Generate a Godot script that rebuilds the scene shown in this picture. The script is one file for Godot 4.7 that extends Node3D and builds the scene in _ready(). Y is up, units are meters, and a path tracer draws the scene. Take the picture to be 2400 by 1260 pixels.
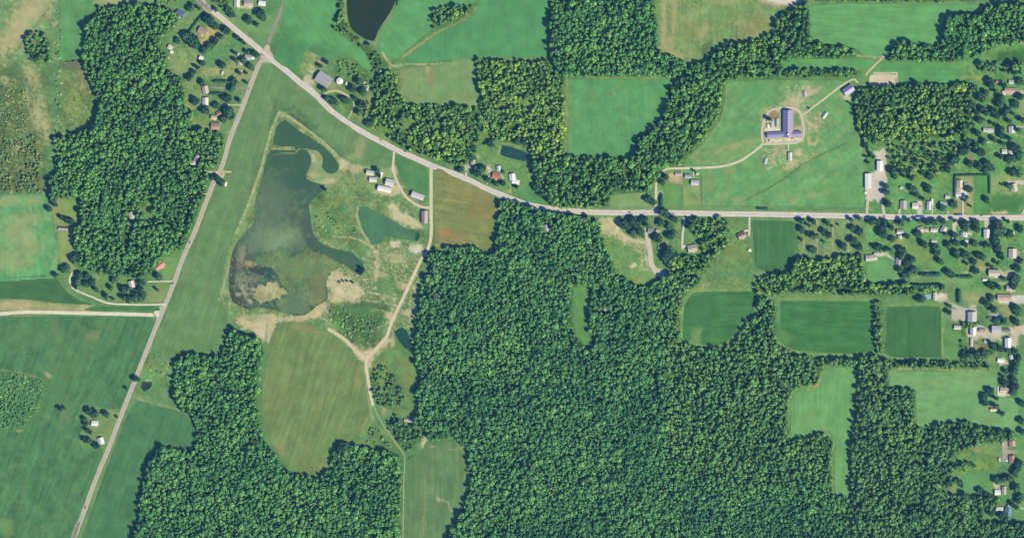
extends Node3D
# A countryside of fields, woods, ponds and homesteads seen straight down from a survey aeroplane.
# Plan coordinates: one unit on the survey plan is 0.8 m; x runs east, y runs south, north is up.

const S := 0.8
const CELL := 3.0
const GX0 := -96.0
const GY0 := -96.0
const NX := 865
const NY := 485
var KR := 2.50
var KG := 2.45
var KB := 3.25
var AIR := Color(0.009, 0.018, 0.050)
var rng := RandomNumberGenerator.new()
var nz := FastNoiseLite.new()      # broad mottling
var nf := FastNoiseLite.new()      # fine mottling
var nw := FastNoiseLite.new()      # wobble of edges
var ground_paint := PackedColorArray()
var crop_paint := PackedColorArray()
var names := {}
var mats := {}
var grain: Texture2D
var crowns := []
var crown_mesh := []
var conifer_crown: ArrayMesh
var trunk_mesh: ArrayMesh
var shrub_mesh: ArrayMesh
var wood_mesh := []
var conifer_full: ArrayMesh
var box := BoxMesh.new()
var roads_cells := []

func _ready():
	rng.seed = 20240611
	# ---- camera
	var cam := Camera3D.new()
	cam.name = "camera"
	cam.fov = rad_to_deg(2.0 * atan(504.0 / 6000.0))
	cam.near = 10.0
	cam.far = 20000.0
	cam.position = Vector3(0, 6000, 0)
	cam.rotation = Vector3(-PI / 2, 0, 0)
	add_child(cam)
	cam.current = true
	# ---- sky, air and exposure
	var env := Environment.new()
	var sky := Sky.new()
	var sm := ProceduralSkyMaterial.new()
	sm.sky_top_color = Color(0.2, 0.39, 0.8)
	sm.sky_horizon_color = Color(0.62, 0.74, 0.88)
	sm.sky_curve = 0.12
	sm.ground_bottom_color = Color(0.12, 0.2, 0.14)
	sm.ground_horizon_color = Color(0.62, 0.74, 0.88)
	sm.sky_energy_multiplier = 1.0
	sky.sky_material = sm
	env.background_mode = Environment.BG_SKY
	env.sky = sky
	env.tonemap_mode = Environment.TONE_MAPPER_LINEAR
	env.tonemap_exposure = 2.6
	env.sdfgi_enabled = true
	env.ssao_enabled = true
	env.ssil_enabled = true
	env.fog_enabled = true
	env.fog_light_color = Color(0.58, 0.83, 1.0)
	env.fog_density = 0.0000056
	var we := WorldEnvironment.new()
	we.name = "environment"
	we.environment = env
	add_child(we)
	# ---- sun: morning, from the south-east, so shadows fall to the west-north-west
	var sun := DirectionalLight3D.new()
	sun.name = "sun"
	sun.light_energy = 1.6
	sun.light_color = Color(1.0, 0.95, 0.86)
	sun.light_angular_distance = 0.5
	sun.shadow_enabled = true
	add_child(sun)
	sun.look_at_from_position(Vector3(1.0, 1.12, 0.68), Vector3.ZERO)

	nz.seed = 5; nz.noise_type = FastNoiseLite.TYPE_SIMPLEX_SMOOTH; nz.frequency = 0.012; nz.fractal_octaves = 4
	nf.seed = 9; nf.noise_type = FastNoiseLite.TYPE_SIMPLEX_SMOOTH; nf.frequency = 0.09; nf.fractal_octaves = 3
	nw.seed = 13; nw.noise_type = FastNoiseLite.TYPE_SIMPLEX_SMOOTH; nw.frequency = 0.06; nw.fractal_octaves = 3
	make_materials()
	make_tree_shapes()
	paint_land()
	build_ground()
	build_fields()
	build_waters()
	build_roads()
	build_woods()
	build_buildings()
	build_vehicles()
	build_fences()
	build_graves()
	build_trees()

# ------------------------------------------------------------------ helpers
func C(r: float, g: float, b: float) -> Color:          # base colour (linear) of a matt surface that a sunny survey picture shows as r, g, b
	var l := (0.3 * r + 0.59 * g + 0.11 * b)
	var down := 0.975 if g > r else 1.0
	r = (l + 0.7 * (r - l)) * down; g = (l + 0.7 * (g - l)) * down; b = (l + 0.7 * (b - l)) * down
	var c := Color(r / 255.0, g / 255.0, b / 255.0).srgb_to_linear()
	return Color(maxf(c.r - AIR.r, 0.004) / KR, maxf(c.g - AIR.g, 0.004) / KG, maxf(c.b - AIR.b, 0.004) / KB)

func W(x: float, y: float, h := 0.0) -> Vector3:
	return Vector3((x - 1200.0) * S, h, (y - 630.0) * S)

func P(a: Array) -> PackedVector2Array:
	var p := PackedVector2Array()
	for i in range(0, a.size(), 2):
		p.append(Vector2(a[i], a[i + 1]))
	return p

func numbered(called: String) -> String:
	var n: int = names.get(called, 0)
	names[called] = n + 1
	return called if n == 0 else "%s_%03d" % [called, n]

func tag(o: Node, label: String, category := "", group := "", kind := ""):
	o.set_meta("label", label)
	if category: o.set_meta("category", category)
	if group: o.set_meta("group", group)
	if kind: o.set_meta("kind", kind)

func thing(called: String, at: Vector3, turn: float, label: String, category: String, group := "") -> Node3D:
	var o := Node3D.new()
	o.name = numbered(called)
	add_child(o)
	o.position = at
	o.rotation.y = turn
	tag(o, label, category, group)
	return o

func part(called: String, mesh: Mesh, m: Material, parent: Node, at := Vector3.ZERO, size := Vector3.ONE, turn := 0.0) -> MeshInstance3D:
	var o := MeshInstance3D.new()
	o.name = called
	o.mesh = mesh
	o.material_override = m
	o.transform = Transform3D(Basis.from_euler(Vector3(0, turn, 0)).scaled_local(size), at)
	parent.add_child(o, true)
	return o

func flat_mat(c: Color, rough := 0.85, metal := 0.0) -> StandardMaterial3D:
	var key := "%d_%d_%d_%d_%d" % [int(c.r * 1000), int(c.g * 1000), int(c.b * 1000), int(rough * 100), int(metal * 100)]
	if mats.has(key): return mats[key]
	var m := StandardMaterial3D.new()
	m.albedo_color = c.linear_to_srgb()
	m.roughness = rough
	m.metallic = metal
	m.albedo_texture = grain
	m.uv1_triplanar = true
	m.uv1_world_triplanar = true
	m.uv1_scale = Vector3.ONE * 0.11
	mats[key] = m
	return m

func painted(scale: float, rough := 0.95) -> StandardMaterial3D:
	var m := StandardMaterial3D.new()
	m.vertex_color_use_as_albedo = true
	m.albedo_color = Color(0.45, 0.45, 0.45).linear_to_srgb()      # vertex colours are kept 1 / 0.45 times as high, for finer steps
	m.roughness = rough
	m.specular_mode = BaseMaterial3D.SPECULAR_DISABLED
	m.albedo_texture = grain
	m.uv1_triplanar = true
	m.uv1_world_triplanar = true
	m.uv1_scale = Vector3.ONE * scale
	return m

func noise_tex(f: float, seed_: int, lo: float, oct := 4) -> NoiseTexture2D:
	var n := FastNoiseLite.new()
	n.seed = seed_
	n.frequency = f
	n.fractal_octaves = oct
	var t := NoiseTexture2D.new()
	t.width = 1024
	t.height = 1024
	t.seamless = true
	t.noise = n
	var g := Gradient.new()
	g.set_color(0, Color(lo, lo, lo))
	g.set_color(1, Color(1, 1, 1))
	t.color_ramp = g
	return t

func make_materials():
	grain = noise_tex(0.012, 3, 0.88, 6)
	mats.ground = painted(1.0 / 310.0)
	mats.crop = painted(1.0 / 420.0)
	mats.gravel = painted(1.0 / 60.0)
	var leaf := StandardMaterial3D.new()
	leaf.vertex_color_use_as_albedo = true
	leaf.roughness = 0.8
	leaf.specular_mode = BaseMaterial3D.SPECULAR_DISABLED
	mats.leaf = leaf
	var bark := StandardMaterial3D.new()
	bark.albedo_color = Color(0.09, 0.07, 0.055).linear_to_srgb()
	bark.roughness = 0.95
	mats.bark = bark
	var water := StandardMaterial3D.new()
	water.vertex_color_use_as_albedo = true
	water.albedo_color = Color(0.45, 0.45, 0.45).linear_to_srgb()
	water.roughness = 0.12
	water.metallic_specular = 0.25
	mats.water = water

# ------------------------------------------------------------------ paint on the land: grass, soil and sand by plan position
func cell_of(x: float, y: float) -> int:
	return clampi(int(round((y - GY0) / CELL)), 0, NY - 1) * NX + clampi(int(round((x - GX0) / CELL)), 0, NX - 1)

func sample(layer: PackedColorArray, x: float, y: float) -> Color:
	var fx := clampf((x - GX0) / CELL, 0.0, NX - 1.001)
	var fy := clampf((y - GY0) / CELL, 0.0, NY - 1.001)
	var ix := int(fx)
	var iy := int(fy)
	var i := iy * NX + ix
	return layer[i].lerp(layer[i + 1], fx - ix).lerp(layer[i + NX].lerp(layer[i + NX + 1], fx - ix), fy - iy)

func poly(layer: PackedColorArray, a: Array, c: Color, alpha := 1.0, amp := 3.0, soft := 2.0, mottle := 0.12, streak := -999.0, strength := 0.0):
	var p := P(a)
	var lo := p[0]
	var hi := p[0]
	for q in p:
		lo = lo.min(q)
		hi = hi.max(q)
	lo -= Vector2(amp + soft, amp + soft)
	hi += Vector2(amp + soft, amp + soft)
	var dir := Vector2.from_angle(deg_to_rad(streak))
	var x0 := maxi(0, int((lo.x - GX0) / CELL)); var x1 := mini(NX - 1, int((hi.x - GX0) / CELL) + 1)
	var y0 := maxi(0, int((lo.y - GY0) / CELL)); var y1 := mini(NY - 1, int((hi.y - GY0) / CELL) + 1)
	for iy in range(y0, y1 + 1):
		for ix in range(x0, x1 + 1):
			var q := Vector2(GX0 + ix * CELL, GY0 + iy * CELL)
			var j := q + Vector2(nw.get_noise_2d(q.x, q.y), nw.get_noise_2d(q.x + 700.0, q.y)) * amp * 2.0
			var m := 0.0
			if soft < 0.5:
				m = 1.0 if Geometry2D.is_point_in_polygon(j, p) else 0.0
			else:
				for k in 4:
					if Geometry2D.is_point_in_polygon(j + Vector2((k & 1) * 2 - 1, (k >> 1) * 2 - 1) * soft, p): m += 0.25
			if m <= 0.0: continue
			var v := 1.0 + mottle * (nz.get_noise_2d(q.x * 1.6, q.y * 1.6) * 1.4 + nf.get_noise_2d(q.x, q.y) * 0.9)
			if strength > 0.0:
				v += strength * 1.8 * nf.get_noise_2d(q.dot(dir) * 0.09, q.cross(dir) * 1.5)
				v += strength * 1.1 * nw.get_noise_2d(q.dot(dir) * 0.05 + 40.0, q.cross(dir) * 4.0)
			var h := mottle * (nz.get_noise_2d(q.x * 2.5 + 800.0, q.y * 2.5) * 1.5 + nf.get_noise_2d(q.x * 0.8, q.y * 0.8 + 300.0))
			var i := iy * NX + ix
			layer[i] = layer[i].lerp(Color(c.r * v * (1.0 + h * 0.9), c.g * v, c.b * v * (1.0 - h * 0.5)), m * alpha)

func blotch(layer: PackedColorArray, a: Array, c: Color, share: float, scale: float, alpha := 0.8, seed_ := 0.0):   # ragged patches of another cover inside an outline
	var p := P(a)
	var lo := p[0]
	var hi := p[0]
	for q in p:
		lo = lo.min(q)
		hi = hi.max(q)
	for iy in range(maxi(0, int((lo.y - GY0) / CELL)), mini(NY - 1, int((hi.y - GY0) / CELL) + 1) + 1):
		for ix in range(maxi(0, int((lo.x - GX0) / CELL)), mini(NX - 1, int((hi.x - GX0) / CELL) + 1) + 1):
			var q := Vector2(GX0 + ix * CELL, GY0 + iy * CELL)
			var n := nf.get_noise_2d(q.x * scale + seed_, q.y * scale) + 0.35 * nw.get_noise_2d(q.x * 2.2, q.y * 2.2 + seed_) + 0.4 * nz.get_noise_2d(q.x * scale * 2.0, q.y * scale * 2.0 + seed_)
			var m := smoothstep(share, share + 0.3, n)
			if m <= 0.0 or not Geometry2D.is_point_in_polygon(q + Vector2(n, -n) * 5.0, p): continue
			var i := iy * NX + ix
			layer[i] = layer[i].lerp(c, m * alpha)

func ell(layer: PackedColorArray, x: float, y: float, rx: float, ry: float, rot: float, c: Color, alpha := 0.8, soft := 0.4, amp := 0.35):
	var r := maxf(rx, ry) * 1.4
	var x0 := maxi(0, int((x - r - GX0) / CELL)); var x1 := mini(NX - 1, int((x + r - GX0) / CELL) + 1)
	var y0 := maxi(0, int((y - r - GY0) / CELL)); var y1 := mini(NY - 1, int((y + r - GY0) / CELL) + 1)
	var ca := cos(deg_to_rad(rot)); var sa := sin(deg_to_rad(rot))
	for iy in range(y0, y1 + 1):
		for ix in range(x0, x1 + 1):
			var dx := GX0 + ix * CELL - x
			var dy := GY0 + iy * CELL - y
			var u := (dx * ca + dy * sa) / rx
			var v := (-dx * sa + dy * ca) / ry
			var d := sqrt(u * u + v * v) + amp * nw.get_noise_2d(dx + x, dy + y) * 1.6 + amp * 0.5 * nf.get_noise_2d(dx + x, dy + y)
			var m := 1.0 - smoothstep(1.0 - soft, 1.0 + soft, d)
			if m <= 0.0: continue
			var i := iy * NX + ix
			layer[i] = layer[i].lerp(c, m * alpha)

func line(layer: PackedColorArray, a: Array, width: float, c: Color, alpha := 0.7, closed := false):
	var p := P(a)
	if closed: p.append(p[0])
	for k in p.size() - 1:
		var s := p[k]; var e := p[k + 1]
		var lo := s.min(e) - Vector2(width, width) * 1.5; var hi := s.max(e) + Vector2(width, width) * 1.5
		for iy in range(maxi(0, int((lo.y - GY0) / CELL)), mini(NY - 1, int((hi.y - GY0) / CELL) + 1) + 1):
			for ix in range(maxi(0, int((lo.x - GX0) / CELL)), mini(NX - 1, int((hi.x - GX0) / CELL) + 1) + 1):
				var q := Vector2(GX0 + ix * CELL, GY0 + iy * CELL)
				var near := Geometry2D.get_closest_point_to_segment(q, s, e)
				var d := q.distance_to(near) / (width * (0.75 + 0.7 * nf.get_noise_2d(q.x, q.y)))
				var m := 1.0 - smoothstep(0.3, 1.0, d)
				if m <= 0.0: continue
				m *= 0.75 + 0.5 * nf.get_noise_2d(q.x + 90.0, q.y)
				var i := iy * NX + ix
				layer[i] = layer[i].lerp(c, clampf(m * alpha, 0.0, 1.0))

# ------------------------------------------------------------------ sheets that follow an outline
func wobbly(a: Array, amp: float, step := 7.0) -> PackedVector2Array:
	var p := P(a)
	var out := PackedVector2Array()
	for k in p.size():
		var s := p[k]
		var e := p[(k + 1) % p.size()]
		var before := p[(k - 1 + p.size()) % p.size()]
		var after := p[(k + 2) % p.size()]
		var n := maxi(1, int(s.distance_to(e) / step))
		for i in n:
			var t := float(i) / n
			var q := s.lerp(e, t)
			if s.distance_to(e) < 70.0 and amp > 0.0:      # rounded corners between short sides
				q = q.lerp(s.cubic_interpolate(e, before, after, t), 0.6)
			out.append(q + Vector2(nw.get_noise_2d(q.x * 2.0, q.y * 2.0), nw.get_noise_2d(q.x * 2.0 + 500.0, q.y * 2.0)) * amp)
	return out

func sheet(outline: PackedVector2Array, h: float, layer: PackedColorArray, skirt := 0.0) -> ArrayMesh:
	var st_v := PackedVector3Array()
	var st_c := PackedColorArray()
	var st_i := PackedInt32Array()
	var lo := outline[0]; var hi := outline[0]
	for q in outline:
		lo = lo.min(q); hi = hi.max(q)
	var x0 := int(floor((lo.x - GX0) / CELL)); var x1 := int(ceil((hi.x - GX0) / CELL))
	var y0 := int(floor((lo.y - GY0) / CELL)); var y1 := int(ceil((hi.y - GY0) / CELL))
	var w := x1 - x0 + 1
	# which cells does the outline cross?
	var crossed := {}
	for k in outline.size():
		var s := outline[k]; var e := outline[(k + 1) % outline.size()]
		var n := maxi(1, int(s.distance_to(e) / 0.7))
		for i in n + 1:
			var q := s.lerp(e, float(i) / n)
			crossed[int(floor((q.y - GY0) / CELL)) * 4096 + int(floor((q.x - GX0) / CELL))] = true
	var index := {}
	for iy in range(y0, y1):
		for ix in range(x0, x1):
			var cx := GX0 + ix * CELL
			var cy := GY0 + iy * CELL
			if crossed.has(iy * 4096 + ix):
				var cell := PackedVector2Array([Vector2(cx, cy), Vector2(cx + CELL, cy), Vector2(cx + CELL, cy + CELL), Vector2(cx, cy + CELL)])
				for piece in Geometry2D.intersect_polygons(cell, outline):
					if Geometry2D.is_polygon_clockwise(piece): continue
					var tri := Geometry2D.triangulate_polygon(piece)
					var at := st_v.size()
					for q in piece:
						st_v.append(W(q.x, q.y, h))
						st_c.append(sample(layer, q.x, q.y) * 2.2222)
					for t in range(0, tri.size(), 3):
						var a := piece[tri[t]]; var b := piece[tri[t + 1]]; var c := piece[tri[t + 2]]
						if (b - a).cross(c - a) > 0.0: st_i.append_array([at + tri[t], at + tri[t + 1], at + tri[t + 2]])
						else: st_i.append_array([at + tri[t], at + tri[t + 2], at + tri[t + 1]])
			elif Geometry2D.is_point_in_polygon(Vector2(cx + CELL * 0.5, cy + CELL * 0.5), outline):
				var ids := []
				for d in [[0, 0], [1, 0], [1, 1], [0, 1]]:
					var key: int = (iy + d[1]) * 4096 + ix + d[0]
					if not index.has(key):
						index[key] = st_v.size()
						var gx: int = ix + d[0]; var gy: int = iy + d[1]
						st_v.append(W(GX0 + gx * CELL, GY0 + gy * CELL, h))
						st_c.append(layer[clampi(gy, 0, NY - 1) * NX + clampi(gx, 0, NX - 1)] * 2.2222)
					ids.append(index[key])
				st_i.append_array([ids[0], ids[1], ids[2], ids[0], ids[2], ids[3]])
	if skirt > 0.0:                                        # the edge of the standing crop
		for k in outline.size():
			var s := outline[k]; var e := outline[(k + 1) % outline.size()]
			var at := st_v.size()
			for q in [s, e]:
				for d in [0.0, skirt]:
					st_v.append(W(q.x, q.y, h - d))
					st_c.append(sample(layer, q.x, q.y) * 2.2222)
			st_i.append_array([at, at + 1, at + 2, at + 2, at + 1, at + 3])
	var normal := PackedVector3Array()
	normal.resize(st_v.size())
	normal.fill(Vector3.UP)
	var arr := []
	arr.resize(Mesh.ARRAY_MAX)
	arr[Mesh.ARRAY_VERTEX] = st_v
	arr[Mesh.ARRAY_NORMAL] = normal
	arr[Mesh.ARRAY_COLOR] = st_c
	arr[Mesh.ARRAY_INDEX] = st_i
	var me := ArrayMesh.new()
	me.add_surface_from_arrays(Mesh.PRIMITIVE_TRIANGLES, arr)
	return me

func structure(called: String, me: Mesh, m: Material, label: String, category: String) -> MeshInstance3D:
	var o := part(numbered(called), me, m, self)
	tag(o, label, category, "", "structure")
	return o

func build_ground():
	var xs := PackedFloat32Array([-7000.0, -3000.0, -900.0, -140.0])
	for i in NX: xs.append(GX0 + i * CELL)
	xs.append_array([2540.0, 3300.0, 5400.0, 9400.0])
	var ys := PackedFloat32Array([-7000.0, -3000.0, -900.0, -140.0])
	for i in NY: ys.append(GY0 + i * CELL)
	ys.append_array([1400.0, 2160.0, 4300.0, 8300.0])
	var v := PackedVector3Array(); var c := PackedColorArray(); var n := PackedVector3Array(); var idx := PackedInt32Array()
	for j in ys.size():
		for i in xs.size():
			v.append(W(xs[i], ys[j]))
			if xs[i] < GX0 - 10.0 or ys[j] < GY0 - 10.0 or xs[i] > 2510.0 or ys[j] > 1370.0:
				var far := nz.get_noise_2d(xs[i] * 0.2, ys[j] * 0.2)
				c.append(C(92 + 24 * far, 156 + 16 * far, 96) * 2.2222)
			else: c.append(ground_paint[clampi(j - 4, 0, NY - 1) * NX + clampi(i - 4, 0, NX - 1)] * 2.2222)
	n.resize(v.size()); n.fill(Vector3.UP)
	var w := xs.size()
	idx.resize((w - 1) * (ys.size() - 1) * 6)
	var k := 0
	for j in ys.size() - 1:
		for i in w - 1:
			var a := j * w + i
			idx[k] = a; idx[k + 1] = a + 1; idx[k + 2] = a + w + 1
			idx[k + 3] = a; idx[k + 4] = a + w + 1; idx[k + 5] = a + w
			k += 6
	var arr := []
	arr.resize(Mesh.ARRAY_MAX)
	arr[Mesh.ARRAY_VERTEX] = v; arr[Mesh.ARRAY_NORMAL] = n; arr[Mesh.ARRAY_COLOR] = c; arr[Mesh.ARRAY_INDEX] = idx
	var me := ArrayMesh.new()
	me.add_surface_from_arrays(Mesh.PRIMITIVE_TRIANGLES, arr)
	structure("ground", me, mats.ground, "grassland, soil and woodland floor that everything stands on", "ground")

func field(a: Array, c: Color, label: String, dir := 90.0, streak := 0.15, mottle := 0.13, called := "field"):
	poly(crop_paint, wider(a), c, 1.0, 0.0, 0.0, mottle, dir, streak)
	fields.append([a, label, called])

var fields := []

func wider(a: Array) -> Array:
	var p := P(a)
	var out := []
	for q in Geometry2D.offset_polygon(p, 6.0)[0]: out.append_array([q.x, q.y])
	return out

func build_fields():
	for f in fields:
		var o: PackedVector2Array = wobbly(f[0], 1.6)
		structure(f[2], sheet(o, 0.35, crop_paint, 0.35), mats.crop, f[1], "field" if f[2] == "field" else f[2].replace("_", " "))

func ribbon(a: Array, width, h: float, c: Color, taper := 0.0, ragged := 0.6) -> ArrayMesh:
	var cv := P(a)
	var p := PackedVector2Array()
	for k in cv.size() - 1:
		var n := maxi(1, int(cv[k].distance_to(cv[k + 1]) / 6.0))
		for i in n:
			var t := float(i) / n
			p.append(cv[k].cubic_interpolate(cv[k + 1], cv[maxi(0, k - 1)], cv[mini(cv.size() - 1, k + 2)], t))
	p.append(cv[-1])
	var v := PackedVector3Array(); var col := PackedColorArray(); var nn := PackedVector3Array(); var idx := PackedInt32Array()
	for k in p.size():
		var d := (p[mini(k + 1, p.size() - 1)] - p[maxi(k - 1, 0)]).normalized().orthogonal()
		var t := float(k) / (p.size() - 1)
		var ww: float = width * (1.0 - taper * t) * 0.5
		for s in [-1.0, -0.45, 0.0, 0.45, 1.0]:
			var r: float = s * (ww + (ragged * nf.get_noise_2d(p[k].x * 2.0, p[k].y * 2.0 + s * 60.0) if absf(s) == 1.0 else 0.0))
			var q: Vector2 = p[k] + d * r
			var m: float = 1.0 + 0.1 * nf.get_noise_2d(q.x * 1.3, q.y * 1.3) + [0.05, -0.06, 0.03, -0.06, 0.05][int(round((s + 1.0) * 2.0))] + 0.07 * nz.get_noise_2d(q.x * 3.0, q.y * 3.0)
			v.append(W(q.x, q.y, h)); nn.append(Vector3.UP)
			col.append(Color(c.r * m, c.g * m, c.b * m) * 2.2222)
	for k in p.size() - 1:
		for s in 4:
			var i := k * 5 + s
			var up := (p[k + 1] - p[k]).orthogonal()
			idx.append_array([i, i + 5, i + 1, i + 1, i + 5, i + 6])
	# make every face look up
	var out := PackedInt32Array()
	for t in range(0, idx.size(), 3):
		var e1 := v[idx[t + 1]] - v[idx[t]]; var e2 := v[idx[t + 2]] - v[idx[t]]
		if e1.cross(e2).y > 0.0: out.append_array([idx[t], idx[t + 2], idx[t + 1]])
		else: out.append_array([idx[t], idx[t + 1], idx[t + 2]])
	var arr := []
	arr.resize(Mesh.ARRAY_MAX)
	arr[Mesh.ARRAY_VERTEX] = v; arr[Mesh.ARRAY_NORMAL] = nn; arr[Mesh.ARRAY_COLOR] = col; arr[Mesh.ARRAY_INDEX] = out
	var me := ArrayMesh.new()
	me.add_surface_from_arrays(Mesh.PRIMITIVE_TRIANGLES, arr)
	return me

# ------------------------------------------------------------------ trees
func ico(level: int) -> Array:
	var t := (1.0 + sqrt(5.0)) / 2.0
	var v := []
	for q in [[-1, t, 0], [1, t, 0], [-1, -t, 0], [1, -t, 0], [0, -1, t], [0, 1, t], [0, -1, -t], [0, 1, -t], [t, 0, -1], [t, 0, 1], [-t, 0, -1], [-t, 0, 1]]:
		v.append(Vector3(q[0], q[1], q[2]).normalized())
	var f := [[0, 11, 5], [0, 5, 1], [0, 1, 7], [0, 7, 10], [0, 10, 11], [1, 5, 9], [5, 11, 4], [11, 10, 2], [10, 7, 6], [7, 1, 8], [3, 9, 4], [3, 4, 2], [3, 2, 6], [3, 6, 8], [3, 8, 9], [4, 9, 5], [2, 4, 11], [6, 2, 10], [8, 6, 7], [9, 8, 1]]
	for l in level:
		var mid := {}
		var g := []
		for tri in f:
			var m := []
			for k in 3:
				var a: int = tri[k]; var b: int = tri[(k + 1) % 3]
				var key := mini(a, b) * 10000 + maxi(a, b)
				if not mid.has(key):
					mid[key] = v.size()
					v.append((v[a] + v[b]).normalized())
				m.append(mid[key])
			g.append_array([[tri[0], m[0], m[2]], [tri[1], m[1], m[0]], [tri[2], m[2], m[1]], [m[0], m[1], m[2]]])
		f = g
	return [v, f]

func leaf_crown(seed_: int, flat_: float, rough: float, cards: int, level := 2) -> ArrayMesh:
	var r := RandomNumberGenerator.new()
	r.seed = seed_
	var n := FastNoiseLite.new()
	n.seed = seed_; n.frequency = 0.85; n.fractal_octaves = 3
	var s := ico(level)
	var lobes := []
	for k in 7:
		lobes.append([Vector3(r.randf_range(-1, 1), r.randf_range(-0.2, 1), r.randf_range(-1, 1)).normalized(), r.randf_range(0.06, 0.22)])
	var pos := []
	for d: Vector3 in s[0]:
		var q := 0.82 + rough * n.get_noise_3d(d.x * 2.2, d.y * 2.2, d.z * 2.2)
		for l in lobes:
			q += l[1] * maxf(0.0, d.dot(l[0]) - 0.62) * 2.2
		pos.append(Vector3(d.x * q, 1.75 + d.y * q * flat_, d.z * q))
	var st := SurfaceTool.new()
	st.begin(Mesh.PRIMITIVE_TRIANGLES)
	for f in s[1]:
		var k := r.randf_range(0.82, 1.2)
		var tint := Color(k, k * r.randf_range(0.96, 1.04), k)
		var a: Vector3 = pos[f[0]]; var b: Vector3 = pos[f[1]]; var c: Vector3 = pos[f[2]]
		var nn := (c - a).cross(b - a).normalized()
		if nn.dot((a + b + c) / 3.0 - Vector3(0, 1.75, 0)) < 0.0: nn = -nn
		for q in [a, c, b]:
			st.set_color(tint); st.set_normal((nn * 0.45 + (q - Vector3(0, 1.4, 0)).normalized() * 0.55).normalized()); st.add_vertex(q)
	for k in cards:
		var d := Vector3(r.randf_range(-1, 1), r.randf_range(-0.45, 1), r.randf_range(-1, 1)).normalized()
		var at: Vector3 = pos[r.randi() % pos.size()]
		var out := (at - Vector3(0, 1.75, 0))
		at += out * r.randf_range(0.0, 0.14)
		var nn := (out.normalized() + d * 0.8).normalized()
		var u := nn.cross(Vector3(0.3, 1, 0.2)).normalized() * r.randf_range(0.08, 0.19)
		var w := nn.cross(u).normalized() * r.randf_range(0.08, 0.19)
		var kk := r.randf_range(0.75, 1.35)
		var ring := [at + u, at + w + nn * 0.05, at - u, at - w + nn * 0.05]
		for i in [0, 1, 2, 0, 2, 3]:
			st.set_color(Color(kk, kk, kk)); st.set_normal(nn); st.add_vertex(ring[i])
	return st.commit()

func conifer(seed_: int) -> ArrayMesh:
	var r := RandomNumberGenerator.new()
	r.seed = seed_
	var st := SurfaceTool.new()
	st.begin(Mesh.PRIMITIVE_TRIANGLES)
	for tier in 8:
		var y := 0.5 + tier * 0.48
		var rad := 1.0 * (1.0 - tier / 8.6)
		var n := 14
		var turn := r.randf() * TAU
		for k in n:
			var a0 := turn + TAU * k / n; var a1 := turn + TAU * (k + 1) / n
			var ra := rad * r.randf_range(0.8, 1.12)
			var tip := Vector3(cos((a0 + a1) / 2) * ra, y - 0.12, sin((a0 + a1) / 2) * ra)
			var top := Vector3(0, y + 0.85, 0)
			var p0 := Vector3(cos(a0), 0, sin(a0)) * rad * 0.72 + Vector3(0, y + 0.06, 0)
			var p1 := Vector3(cos(a1), 0, sin(a1)) * rad * 0.72 + Vector3(0, y + 0.06, 0)
			var kk := r.randf_range(0.8, 1.2)
			for tri in [[top, p0, p1], [p0, tip, p1]]:
				var nn: Vector3 = (tri[2] - tri[0]).cross(tri[1] - tri[0]).normalized()
				if nn.y < 0.0: nn = -nn
				for q in tri:
					st.set_color(Color(kk, kk, kk)); st.set_normal(nn); st.add_vertex(q)
	return st.commit()

func make_trunk() -> ArrayMesh:
	var st := SurfaceTool.new()
	st.begin(Mesh.PRIMITIVE_TRIANGLES)
	limb(st, Vector3.ZERO, Vector3(0.02, 1.7, 0.0), 0.085, 0.04)
	for k in 5:
		var a := k * 1.3
		limb(st, Vector3(0.01, 0.95 + 0.1 * k, 0), Vector3(cos(a) * 0.6, 1.6 + 0.12 * k, sin(a) * 0.6), 0.04, 0.012)
	st.generate_normals()
	return st.commit()

func limb(st: SurfaceTool, a: Vector3, b: Vector3, ra: float, rb: float):
	var d := (b - a).normalized()
	var u := d.cross(Vector3(0.31, 0.2, 0.93)).normalized()
	var w := d.cross(u)
	for k in 6:
		var c0 := u * cos(TAU * k / 6) + w * sin(TAU * k / 6)
		var c1 := u * cos(TAU * (k + 1) / 6) + w * sin(TAU * (k + 1) / 6)
		for q in [a + c0 * ra, b + c0 * rb, b + c1 * rb, a + c0 * ra, b + c1 * rb, a + c1 * ra]:
			st.add_vertex(q)

func joined(crown: ArrayMesh, trunk: ArrayMesh) -> ArrayMesh:
	var me := ArrayMesh.new()
	me.add_surface_from_arrays(Mesh.PRIMITIVE_TRIANGLES, crown.surface_get_arrays(0))
	me.surface_set_material(0, mats.leaf)
	if trunk:
		me.add_surface_from_arrays(Mesh.PRIMITIVE_TRIANGLES, trunk.surface_get_arrays(0))
		me.surface_set_material(1, mats.bark)
	return me

func make_tree_shapes():
	trunk_mesh = make_trunk()
	crown_mesh = [leaf_crown(11, 0.85, 0.34, 150), leaf_crown(23, 1.05, 0.32, 150), leaf_crown(37, 0.75, 0.4, 170), leaf_crown(51, 0.95, 0.44, 150)]
	for c in crown_mesh: wood_mesh.append(joined(c, trunk_mesh))
	conifer_crown = conifer(71)
	shrub_mesh = joined(leaf_crown(83, 0.8, 0.6, 30, 1), null)

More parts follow.
